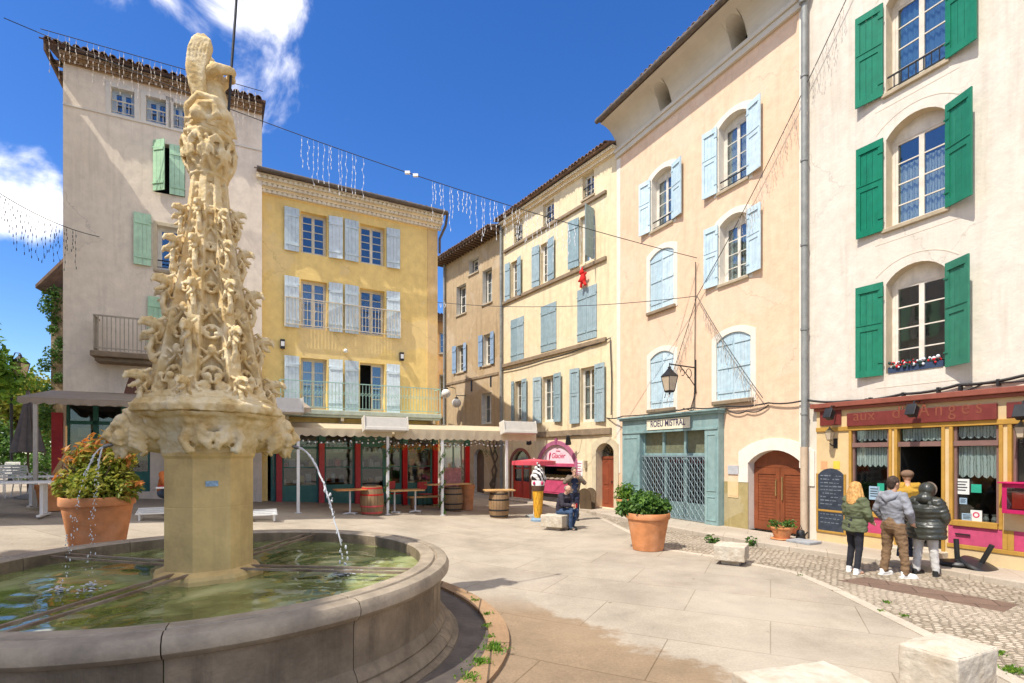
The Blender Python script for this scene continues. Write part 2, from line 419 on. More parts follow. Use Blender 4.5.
def window(par, o, mframe, rows=4, y=0.2, curtain=None, sill=None, cols=1, fw=0.055, head=True, railing=None, leaf_open=False, cz=(0.0, 0.75), sillw=0.07):
    """casement window: frame mesh with panes, curtain, sill and guard rail below it"""
    u0, u1, z0 = o['u0'], o['u1'], o['z0']
    zt = o['z1'] - o['rise']
    if o['rise'] > 0 and o['rise'] < 0.3: zt = o['z1'] - o['rise']*1.05
    m = MB()
    m.box(u0, u0+fw, y, y+0.07, z0, zt); m.box(u1-fw, u1, y, y+0.07, z0, zt)
    m.box(u0+fw, u1-fw, y, y+0.07, z0, z0+fw); m.box(u0+fw, u1-fw, y, y+0.07, zt-fw, zt)
    if o['rise'] > 0:
        a = arc_pts(o, 10)
        m.prism([(u0, zt), (u1, zt)] + [(p[0], p[1]+0.01) for p in reversed(a)], y-0.004, y+0.066)
    um = (u0+u1)/2
    leaves = [(u0+fw, um), (um, u1-fw)] if (u1-u0) > 0.45 else [(u0+fw, u1-fw)]
    g = MB()
    for k, (a0, a1) in enumerate(leaves):
        if leaf_open and k == 0: continue
        s = 0.05
        za, zb = z0+fw, zt-fw
        m.box(a0, a0+s, y+0.012, y+0.055, za, zb); m.box(a1-s, a1, y+0.012, y+0.055, za, zb)
        m.box(a0+s, a1-s, y+0.012, y+0.055, za, za+s*1.4); m.box(a0+s, a1-s, y+0.012, y+0.055, zb-s, zb)
        for r in range(1, rows):
            zz = za + (zb-za)*r/rows
            m.box(a0+s, a1-s, y+0.018, y+0.05, zz-0.013, zz+0.013)
        g.box(a0+s, a1-s, y+0.03, y+0.036, za+s, zb-s)
    f = m.build('window', mframe, par)
    if g.v: g.build('pane', M_glass, f)
    if curtain:
        for a0, a1 in leaves:
            c = MB(); n = 20
            zc0, zc1 = z0 + (zt-z0)*cz[0] + 0.05, z0 + (zt-z0)*cz[1]
            pts = []
            for k in range(n+1):
                t = k/n
                pts.append((a0+0.04+(a1-a0-0.08)*t, y+0.11+0.018*math.sin(t*26)))
            vs = [(p[0], p[1], zc0 - 0.03*abs(math.sin(k*0.8))) for k, p in enumerate(pts)] + [(p[0], p[1], zc1) for p in pts]
            c.add(vs, [(k, k+1, n+2+k, n+1+k) for k in range(n)])
            c.build('curtain', curtain, f, smooth=60)
    if sill:
        s = MB(); s.box(u0-0.06, u1+0.06, -sillw, 0.06, z0-0.09, z0-0.003)
        s.build('sill', sill, f, bevel=0.012)
    if railing:
        r = MB(); zz = z0 + railing
        r.box(u0+0.01, u1-0.01, 0.03, 0.055, zz-0.02, zz+0.012)
        r.box(u0+0.01, u1-0.01, 0.035, 0.05, z0+0.08, z0+0.1)
        n = max(2, int((u1-u0)/0.13))
        if railing > 0.35:
            for k in range(1, n):
                x = u0 + (u1-u0)*k/n
                r.box(x-0.008, x+0.008, 0.034, 0.05, z0+0.1, zz-0.02)
        else:
            r.box(um-0.01, um+0.01, 0.034, 0.05, z0+0.02, zz)
        r.build('guard_rail', o.get('railmat', M_iron), f)
    return f

def shutter(par, hinge, side, width, z0, z1, m_, ang=0.0, style='panel', oz=None, y=-0.045):
    """one shutter leaf hinged at u=hinge, opening away to side (-1 left, +1 right); ang tilts it off the wall"""
    m = MB(); ang = ang + random.uniform(-2.0, 3.0) if ang else ang
    w = width; T = 0.034
    def top(x):
        return (oz(hinge + side*x) if oz else z1)
    def X(a, b): return (a, b) if side > 0 else (-b, -a)
    def bar(a, b, za, zb, y0, y1):
        x0, x1 = X(a, b); m.box(x0, x1, y0, y1, za, zb)
    def plank(a, b, za, y0, y1, down=0.0):
        x0, x1 = X(a, b)
        ta, tb = (top(a), top(b)) if side > 0 else (top(b), top(a))
        n = 4
        pts = [(x0, za), (x1, za)] + [(x1 + (x0-x1)*k/n, (top((b + (a-b)*k/n) if side > 0 else (a + (b-a)*k/n)) - down)) for k in range(n+1)]
        m.prism(pts, y0, y1)
    H = z1 - z0
    if style == 'panel':
        st = min(0.10, w*0.17)
        plank(0, st, z0, -T, 0); plank(w-st, w, z0, -T, 0)
        rails = [(z0, z0+0.15), (z0+H*0.50, z0+H*0.50+0.13)]
        for a, b in rails: bar(st, w-st, a, b, -T+0.002, -0.002)
        plank(st, w-st, (top(0.0)+top(w))/2 - 0.15 if oz else z1-0.14, -T+0.002, -0.002)
        n = max(2, int(round((w-2*st)/0.13)))
        for k in range(n):
            a = st + (w-2*st)*k/n; b = st + (w-2*st)*(k+1)/n
            plank(a+0.003, b-0.003, z0+0.05, -T*0.42, -0.004, 0.03)
        bar(st*0.2, w-st*0.2, z0+H*0.50+0.128, z0+H*0.50+0.15, -T-0.012, -T+0.004)
        bar(st*0.6, w-st*0.6, z1-0.16 if not oz else (top(0)+top(w))/2-0.17, (z1-0.14) if not oz else (top(0)+top(w))/2-0.15, -T-0.012, -T+0.004)
    else:
        n = max(3, int(round(w/0.12)))
        for k in range(n):
            a = w*k/n; b = w*(k+1)/n
            plank(a+0.0025, b-0.0025, z0, -T*0.7, 0)
        for f in ((0.12, 0.5, 0.86) if style == 'batten3' else (0.16, 0.82)):
            bar(0.03, w-0.03, z0+H*f-0.045, z0+H*f+0.045, -T*0.7-0.022, -T*0.7+0.004)
    for f in (0.14, 0.85):      # hinge straps
        bar(-0.02, 0.09, z0+H*f-0.015, z0+H*f+0.015, -T-0.016, -T*0.6)
    return m.build('shutter', m_, par, loc=(hinge, y, 0), rot=(0, 0, R(ang)*(-side)))

def shutters(par, F, o, m_, lw=None, rw=None, la=4, ra=4, style='panel', gap=0.02, zpad=0.03):
    w = (o['u1']-o['u0'])/2
    z0, z1 = o['z0']-zpad*0.5, o['z1'] - o['rise']*0.6 + zpad
    if lw != 0: shutter(par, o['u0']-gap, -1, lw or w, z0, z1, m_, la, style)
    if rw != 0: shutter(par, o['u1']+gap, 1, rw or w, z0, z1, m_, ra, style)

def closed(par, o, m_, style='batten', y=0.10):
    um = (o['u0']+o['u1'])/2; w = um-o['u0']-0.006
    f = (lambda u: arc_z(o, u) - 0.01) if o['rise'] > 0 else None
    shutter(par, o['u0']+0.004, 1, w, o['z0']+0.01, o['z1']-0.01, m_, 0, style, f, y)
    shutter(par, o['u1']-0.004, -1, w, o['z0']+0.01, o['z1']-0.01, m_, 0, style, f, y)

def roof(par, u0, u1, z, over, depth, slope=0.3, m_=None, seed=1, tile=0.21):
    """sloping tiled roof: slab, channel tiles with rounded ends along the eave"""
    rnd = random.Random(seed)
    m = MB(); D = depth
    m.prism([(u0, 0), (u1, 0), (u1, 0.05), (u0, 0.05)], 0, 0.001)  # tiny lip keeps the eave edge closed
    m = MB()
    m.add([(u0,-over,z),(u1,-over,z),(u1,D,z+slope*(D+over)),(u0,D,z+slope*(D+over)),
           (u0,-over,z+0.06),(u1,-over,z+0.06),(u1,D,z+0.06+slope*(D+over)),(u0,D,z+0.06+slope*(D+over))],
          [(0,3,2,1),(4,5,6,7),(0,1,5,4),(1,2,6,5),(2,3,7,6),(3,0,4,7)])
    n = int((u1-u0)/tile)
    for k in range(n):
        x = u0 + tile*(k+0.5) + rnd.uniform(-0.012, 0.012)
        o = over + 0.07 + rnd.uniform(-0.02, 0.03)
        L = 1.6
        q = 6; vs = []
        for e, (yy, rr) in enumerate(((-o, 0.095), (-o+L, 0.085))):
            zz = z + 0.055 + slope*(yy+over) + rnd.uniform(-0.006, 0.01)
            for h in range(q+1):
                a = math.pi*h/q
                vs.append((x + rr*math.cos(a), yy, zz + rr*math.sin(a)))
                vs.append((x + (rr-0.018)*math.cos(a), yy, zz + (rr-0.018)*math.sin(a)))
        fs = []
        s = 2*(q+1)
        for h in range(q):
            fs.append((2*h, s+2*h, s+2*h+2, 2*h+2))
            fs.append((2*h+1, 2*h+3, s+2*h+3, s+2*h+1))
            fs.append((2*h, 2*h+2, 2*h+3, 2*h+1))
        m.add(vs, fs)
        m.box(x-tile/2-0.09, x-tile/2+0.09, -o+0.05, -o+0.08, z+0.045, z+0.075)
    return m.build('roof', m_ or M_tile, par)

def genoise(par, u0, u1, z0, rows, m_, step=0.13, rh=0.15, r=0.075):
    """rows of half-round tiles stepping out under an eave"""
    m = MB()
    for k in range(rows):
        zz = z0 + k*rh; o = step*(k+1)
        m.box(u0, u1, -o, 0.0, zz+rh*0.62, zz+rh-0.002)
        m.box(u0, u1, -o+step*0.4, 0.0, zz, zz+rh*0.62)
        n = int((u1-u0)/(2.1*r))
        for j in range(n):
            x = u0 + (j+0.5)*(u1-u0)/n
            q = 6
            vs = []
            for yy in (-o-0.01, -o+step):
                for h in range(q+1):
                    a = math.pi*h/q
                    vs.append((x + r*math.cos(a), yy, zz + rh*0.62*math.sin(a)))
            m.add(vs, [(h, h+1, q+2+h, q+1+h) for h in range(q)] + [tuple(range(q, -1, -1))])
    return m.build('cornice', m_, par)

def text_mesh(s, size, m_, par, loc, rot=(R(90),0,0), name='lettering', ext=0.006, align='CENTER', shear=0.0, off=0.0, sx=1.0):
    cu = bpy.data.curves.new('lettering', 'FONT'); cu.body = s; cu.size = size; cu.extrude = ext; cu.align_x = align; cu.shear = shear; cu.offset = off
    o = bpy.data.objects.new('lettering', cu); COL.objects.link(o)
    bpy.context.view_layer.update()
    me = bpy.data.meshes.new_from_object(o.evaluated_get(bpy.context.evaluated_depsgraph_get()))
    bpy.data.objects.remove(o); bpy.data.curves.remove(cu)
    me.materials.clear(); me.materials.append(m_)
    n = bpy.data.objects.new(name, me); COL.objects.link(n)
    n.parent = par; n.location = loc; n.rotation_euler = rot; n.scale = (sx, 1, 1)
    return n

def pipe(par, pts, r, m_=None, name='drainpipe', clips=True):
    m = MB(); m.tube(pts, r, 10)
    if clips:
        z = min(p[2] for p in pts) + 0.8
        while z < max(p[2] for p in pts) - 0.3:
            q = min(pts, key=lambda p: abs(p[2]-z))
            m.cyl((pts[-1][0], pts[-1][1], z), (pts[-1][0], pts[-1][1], z+0.05), r*1.22, n=10); z += 2.1
    return m.build(name, m_ or M_zinc, par, smooth=50)

def cable(par, pts, r=0.018, sag=0.05, name='cable', m_=None):
    m = MB()
    out = []
    for a, b in zip(pts, pts[1:]):
        for k in range(6):
            t = k/6
            p = [a[i] + (b[i]-a[i])*t for i in range(3)]
            p[2] -= sag*4*t*(1-t); out.append(p)
    out.append(pts[-1]); m.tube(out, r, 6)
    return m.build(name, m_ or M_cable, par, smooth=60)
# ---------------------------------------------------------------- foliage
def leaf_mat(name, cols, transl=0.35):
    m = bpy.data.materials.new(name); m.use_nodes = True; t = NT(m); bs = t.n['Principled BSDF']; out = t.n['Material Output']
    g = t.new('ShaderNodeNewGeometry'); rp = t.new('ShaderNodeValToRGB')
    el = rp.color_ramp.elements
    while len(el) < len(cols): el.new(0.5)
    for i, c in enumerate(cols): el[i].position = i/(len(cols)-1); el[i].color = c4(c)
    t.link(g.outputs['Random Per Island'], rp.inputs[0]); t.link(rp.outputs[0], bs.inputs['Base Color'])
    bs.inputs['Roughness'].default_value = 0.5; bs.inputs['Specular IOR Level'].default_value = 0.35
    tr = t.new('ShaderNodeBsdfTranslucent'); t.link(rp.outputs[0], tr.inputs[0])
    mx = t.new('ShaderNodeMixShader'); mx.inputs[0].default_value = transl
    t.link(bs.outputs[0], mx.inputs[1]); t.link(tr.outputs[0], mx.inputs[2]); t.link(mx.outputs[0], out.inputs[0])
    return m
M_leaf_mid = leaf_mat('mid green leaves', [(0.03,0.08,0.012), (0.07,0.16,0.025), (0.12,0.22,0.03)])
M_leaf_bright = leaf_mat('bright spring leaves', [(0.06,0.15,0.015), (0.14,0.28,0.03), (0.24,0.36,0.04)], 0.45)
M_leaf_red = leaf_mat('orange tipped leaves', [(0.18,0.24,0.03), (0.48,0.22,0.04), (0.62,0.20,0.05), (0.42,0.32,0.05)], 0.4)
M_leaf_yel = leaf_mat('yellow green leaves', [(0.12,0.20,0.02), (0.30,0.32,0.04), (0.40,0.36,0.06)], 0.45)
M_bark = mat('bark', (0.12, 0.085, 0.055), var=0.3, scale=8, rough=0.95, bump=0.8, bscale=14, bdist=0.03)

def leaf_blob(name, par, blobs, count, size, m_, seed=1, aspect=0.5, shell=0.6, hang=0.0):
    rnd = random.Random(seed); m = MB()
    wts = [b[1]**2 for b in blobs]
    for _ in range(count):
        c, r = rnd.choices(blobs, wts)[0][:2]
        d = Vector((rnd.gauss(0,1), rnd.gauss(0,1), rnd.gauss(0,1))).normalized()
        p = Vector(c) + d * r * (rnd.random()**(1-shell))
        nrm = (d*0.7 + Vector((rnd.gauss(0,0.6), rnd.gauss(0,0.6), rnd.gauss(0,0.6)+0.4))).normalized()
        a = nrm.orthogonal().normalized(); a.rotate(Matrix.Rotation(rnd.uniform(0, 6.28), 3, nrm))
        a.z -= hang; a.normalize()
        b = nrm.cross(a)
        s = size*rnd.uniform(0.6, 1.3)
        w = s*aspect
        m.add([p - a*s*0.5, p + b*w*0.5 + nrm*s*0.08, p + a*s*0.5 - nrm*s*0.1, p - b*w*0.5 + nrm*s*0.08], [(0,1,2), (0,2,3)])
    return m.build(name, m_, par)

# ---------------------------------------------------------------- ground
def node_paving(name, base, base2, joint, bw, bh, msize, rot, bump=0.4, stain=None, blotch=0.5, var=0.5, offset=0.5, rough=0.85, distort=0.0, bdist=0.02, patch=False):
    m = bpy.data.materials.new(name); m.use_nodes = True; t = NT(m); bs = t.n['Principled BSDF']
    tc = t.new('ShaderNodeTexCoord'); mp = t.new('ShaderNodeMapping'); mp.inputs['Rotation'].default_value = (0,0,rot)
    t.link(tc.outputs['Object'], mp.inputs[0])
    vec = mp.outputs[0]
    if distort:
        nz = t.new('ShaderNodeTexNoise'); nz.inputs['Scale'].default_value = 3.0; nz.inputs['Detail'].default_value = 2
        t.link(vec, nz.inputs['Vector'])
        vm = t.new('ShaderNodeVectorMath'); vm.operation = 'MULTIPLY_ADD'; vm.inputs[1].default_value = (distort,)*3
        t.link(nz.outputs['Color'], vm.inputs[0]); t.link(vec, vm.inputs[2]); vec = vm.outputs[0]
    b = t.new('ShaderNodeTexBrick'); b.offset = offset
    b.inputs['Color1'].default_value = c4(base); b.inputs['Color2'].default_value = c4(base2); b.inputs['Mortar'].default_value = c4(joint)
    b.inputs['Scale'].default_value = 1.0; b.inputs['Mortar Size'].default_value = msize; b.inputs['Mortar Smooth'].default_value = 0.3
    b.inputs['Bias'].default_value = -0.2; b.inputs['Brick Width'].default_value = bw; b.inputs['Row Height'].default_value = bh
    t.link(vec, b.inputs['Vector'])
    n1 = t.new('ShaderNodeTexNoise'); n1.inputs['Scale'].default_value = 0.9; n1.inputs['Detail'].default_value = 10; n1.inputs['Roughness'].default_value = 0.68
    t.link(tc.outputs['Object'], n1.inputs['Vector'])
    rp = t.new('ShaderNodeMapRange'); rp.inputs[1].default_value = 0.3; rp.inputs[2].default_value = 0.7; rp.inputs[3].default_value = 1-var*0.5; rp.inputs[4].default_value = 1+var*0.35
    t.link(n1.outputs['Fac'], rp.inputs[0])
    mx = mixnode(t, 'MULTIPLY'); mx.inputs[0].default_value = 1.0
    t.link(b.outputs['Color'], mx.inputs[6]); t.link(rp.outputs[0], mx.inputs[7]); out = mx.outputs[2]
    # fine grain speckle
    n3 = t.new('ShaderNodeTexNoise'); n3.inputs['Scale'].default_value = 35; n3.inputs['Detail'].default_value = 6; n3.inputs['Roughness'].default_value = 0.7
    t.link(tc.outputs['Object'], n3.inputs['Vector'])
    r3 = t.new('ShaderNodeMapRange'); r3.inputs[1].default_value = 0.35; r3.inputs[2].default_value = 0.65; r3.inputs[3].default_value = 0.86; r3.inputs[4].default_value = 1.12
    t.link(n3.outputs['Fac'], r3.inputs[0])
    mx = mixnode(t, 'MULTIPLY'); mx.inputs[0].default_value = 1.0
    t.link(out, mx.inputs[6]); t.link(r3.outputs[0], mx.inputs[7]); out = mx.outputs[2]
    if stain:
        n2 = t.new('ShaderNodeTexNoise'); n2.inputs['Scale'].default_value = 0.42; n2.inputs['Detail'].default_value = 9; n2.inputs['Roughness'].default_value = 0.6
        t.link(tc.outputs['Object'], n2.inputs['Vector'])
        r2 = t.new('ShaderNodeMapRange'); r2.inputs[1].default_value = 0.48; r2.inputs[2].default_value = 0.66; r2.inputs[3].default_value = 0; r2.inputs[4].default_value = blotch
        t.link(n2.outputs['Fac'], r2.inputs[0])
        mx = mixnode(t); t.link(r2.outputs[0], mx.inputs[0]); t.link(out, mx.inputs[6]); mx.inputs[7].default_value = c4(stain); out = mx.outputs[2]
    if patch:   # small dark spots: gum, grit, oil
        vo = t.new('ShaderNodeTexVoronoi'); vo.inputs['Scale'].default_value = 3.4; t.link(tc.outputs['Object'], vo.inputs['Vector'])
        sc_ = t.new('ShaderNodeSeparateColor'); t.link(vo.outputs['Color'], sc_.inputs[0])
        rad = t.new('ShaderNodeMapRange'); rad.inputs[1].default_value = 0.55; rad.inputs[2].default_value = 1.0; rad.inputs[3].default_value = 0.0; rad.inputs[4].default_value = 0.11; t.link(sc_.outputs[0], rad.inputs[0])
        lt = t.new('ShaderNodeMath'); lt.operation = 'LESS_THAN'; t.link(vo.outputs['Distance'], lt.inputs[0]); t.link(rad.outputs[0], lt.inputs[1])
        sf_ = t.new('ShaderNodeMath'); sf_.operation = 'MULTIPLY'; t.link(lt.outputs[0], sf_.inputs[0]); t.link(sc_.outputs[1], sf_.inputs[1])
        ms = mixnode(t, 'MULTIPLY'); t.link(sf_.outputs[0], ms.inputs[0]); t.link(out, ms.inputs[6]); ms.inputs[7].default_value = (0.5, 0.46, 0.42, 1); out = ms.outputs[2]
    if patch:   # older brown concrete along the basin side, with a ragged edge
        dp = t.new('ShaderNodeVectorMath'); dp.operation = 'DOT_PRODUCT'; dp.inputs[1].default_value = (-0.82, -0.57, 0); t.link(tc.outputs['Object'], dp.inputs[0])
        n4 = t.new('ShaderNodeTexNoise'); n4.inputs['Scale'].default_value = 1.3; n4.inputs['Detail'].default_value = 12; n4.inputs['Roughness'].default_value = 0.66; t.link(tc.outputs['Object'], n4.inputs['Vector'])
        ma = t.new('ShaderNodeMath'); ma.operation = 'MULTIPLY_ADD'; ma.inputs[1].default_value = 1.5; t.link(n4.outputs['Fac'], ma.inputs[0]); t.link(dp.outputs['Value'], ma.inputs[2])
        ds = t.new('ShaderNodeVectorMath'); ds.operation = 'DISTANCE'; ds.inputs[1].default_value = (-3.49, 6.11, 0.28); t.link(tc.outputs['Object'], ds.inputs[0])
        lim = t.new('ShaderNodeMapRange'); lim.inputs[1].default_value = 7.5; lim.inputs[2].default_value = 8.5; lim.inputs[3].default_value = 1; lim.inputs[4].default_value = 0; t.link(ds.outputs['Value'], lim.inputs[0])
        far = t.new('ShaderNodeSeparateXYZ'); t.link(tc.outputs['Object'], far.inputs[0])
        l2 = t.new('ShaderNodeMapRange'); l2.inputs[1].default_value = 7.3; l2.inputs[2].default_value = 8.3; l2.inputs[3].default_value = 1; l2.inputs[4].default_value = 0; t.link(far.outputs['Y'], l2.inputs[0])
        mk = t.new('ShaderNodeMapRange'); mk.interpolation_type = 'SMOOTHSTEP'; mk.inputs[1].default_value = -4.06; mk.inputs[2].default_value = -3.84; mk.inputs[4].default_value = 0.85; t.link(ma.outputs[0], mk.inputs[0])
        m1 = t.new('ShaderNodeMath'); m1.operation = 'MULTIPLY'; t.link(mk.outputs[0], m1.inputs[0]); t.link(lim.outputs[0], m1.inputs[1])
        m2 = t.new('ShaderNodeMath'); m2.operation = 'MULTIPLY'; t.link(m1.outputs[0], m2.inputs[0]); t.link(l2.outputs[0], m2.inputs[1])
        mq = mixnode(t, 'MULTIPLY'); t.link(m2.outputs[0], mq.inputs[0]); t.link(out, mq.inputs[6]); mq.inputs[7].default_value = (0.66, 0.525, 0.385, 1); out = mq.outputs[2]
    t.link(out, bs.inputs['Base Color']); bs.inputs['Roughness'].default_value = rough; bs.inputs['Specular IOR Level'].default_value = 0.25
    ad = t.new('ShaderNodeMath'); ad.operation = 'MULTIPLY_ADD'; ad.inputs[1].default_value = -1.0
    t.link(b.outputs['Fac'], ad.inputs[0]); t.link(n3.outputs['Fac'], ad.inputs[2])
    bp = t.new('ShaderNodeBump'); bp.inputs['Strength'].default_value = bump; bp.inputs['Distance'].default_value = bdist
    t.link(ad.outputs[0], bp.inputs['Height']); t.link(bp.outputs[0], bs.inputs['Normal'])
    return m

def cobble_mat():
    m = bpy.data.materials.new('cobbles'); m.use_nodes = True; t = NT(m); bs = t.n['Principled BSDF']
    tc = t.new('ShaderNodeTexCoord'); mp = t.new('ShaderNodeMapping'); mp.inputs['Rotation'].default_value = (0,0,R(26)); mp.inputs['Scale'].default_value = (9.5, 12.5, 1)
    t.link(tc.outputs['Object'], mp.inputs[0])
    v = t.new('ShaderNodeTexVoronoi'); v.voronoi_dimensions = '2D'; v.inputs['Scale'].default_value = 1.0; v.inputs['Randomness'].default_value = 0.62
    e = t.new('ShaderNodeTexVoronoi'); e.voronoi_dimensions = '2D'; e.feature = 'DISTANCE_TO_EDGE'; e.inputs['Scale'].default_value = 1.0; e.inputs['Randomness'].default_value = 0.62
    t.link(mp.outputs[0], v.inputs['Vector']); t.link(mp.outputs[0], e.inputs['Vector'])
    sp = t.new('ShaderNodeSeparateColor'); t.link(v.outputs['Color'], sp.inputs[0])
    rp = t.new('ShaderNodeValToRGB'); el = rp.color_ramp.elements; el[0].color = (0.27,0.215,0.155,1); el[1].color = (0.52,0.44,0.34,1); q = el.new(0.5); q.color = (0.42,0.345,0.26,1)
    t.link(sp.outputs[0], rp.inputs[0])
    r = t.new('ShaderNodeMapRange'); r.interpolation_type = 'SMOOTHSTEP'; r.inputs[1].default_value = 0.02; r.inputs[2].default_value = 0.20; t.link(e.outputs['Distance'], r.inputs[0])
    jt = mixnode(t); t.link(r.outputs[0], jt.inputs[0]); jt.inputs[6].default_value = (0.26,0.21,0.15,1); t.link(rp.outputs[0], jt.inputs[7])
    n1 = t.new('ShaderNodeTexNoise'); n1.inputs['Scale'].default_value = 0.9; n1.inputs['Detail'].default_value = 9; n1.inputs['Roughness'].default_value = 0.7; t.link(tc.outputs['Object'], n1.inputs['Vector'])
    r1 = t.new('ShaderNodeMapRange'); r1.inputs[1].default_value = 0.3; r1.inputs[2].default_value = 0.7; r1.inputs[3].default_value = 0.72; r1.inputs[4].default_value = 1.18; t.link(n1.outputs['Fac'], r1.inputs[0])
    mx = mixnode(t, 'MULTIPLY'); mx.inputs[0].default_value = 1.0; t.link(jt.outputs[2], mx.inputs[6]); t.link(r1.outputs[0], mx.inputs[7])
    # dusty patches where the joints are filled
    n2 = t.new('ShaderNodeTexNoise'); n2.inputs['Scale'].default_value = 0.55; n2.inputs['Detail'].default_value = 7; t.link(tc.outputs['Object'], n2.inputs['Vector'])
    r2 = t.new('ShaderNodeMapRange'); r2.inputs[1].default_value = 0.5; r2.inputs[2].default_value = 0.65; r2.inputs[4].default_value = 0.6; t.link(n2.outputs['Fac'], r2.inputs[0])
    md = mixnode(t); t.link(r2.outputs[0], md.inputs[0]); t.link(mx.outputs[2], md.inputs[6]); md.inputs[7].default_value = (0.47,0.39,0.30,1)
    t.link(md.outputs[2], bs.inputs['Base Color']); bs.inputs['Roughness'].default_value = 0.85; bs.inputs['Specular IOR Level'].default_value = 0.25
    n3 = t.new('ShaderNodeTexNoise'); n3.inputs['Scale'].default_value = 30; n3.inputs['Detail'].default_value = 4; t.link(tc.outputs['Object'], n3.inputs['Vector'])
    ad = t.new('ShaderNodeMath'); ad.operation = 'MULTIPLY_ADD'; ad.inputs[1].default_value = 0.3; t.link(n3.outputs['Fac'], ad.inputs[0]); t.link(r.outputs[0], ad.inputs[2])
    bp = t.new('ShaderNodeBump'); bp.inputs['Strength'].default_value = 0.8; bp.inputs['Distance'].default_value = 0.03; t.link(ad.outputs[0], bp.inputs['Height']); t.link(bp.outputs[0], bs.inputs['Normal'])
    return m

def sheet(name, mat_, pts, dz, kind='structure', sub=0):
    """flat polygon draped on the ground dz above it"""
    m = MB(); m.poly([(p[0], p[1], gz(p[0], p[1])+dz) for p in pts])
    o = m.build(name, mat_)
    return tag(o, kind=kind)

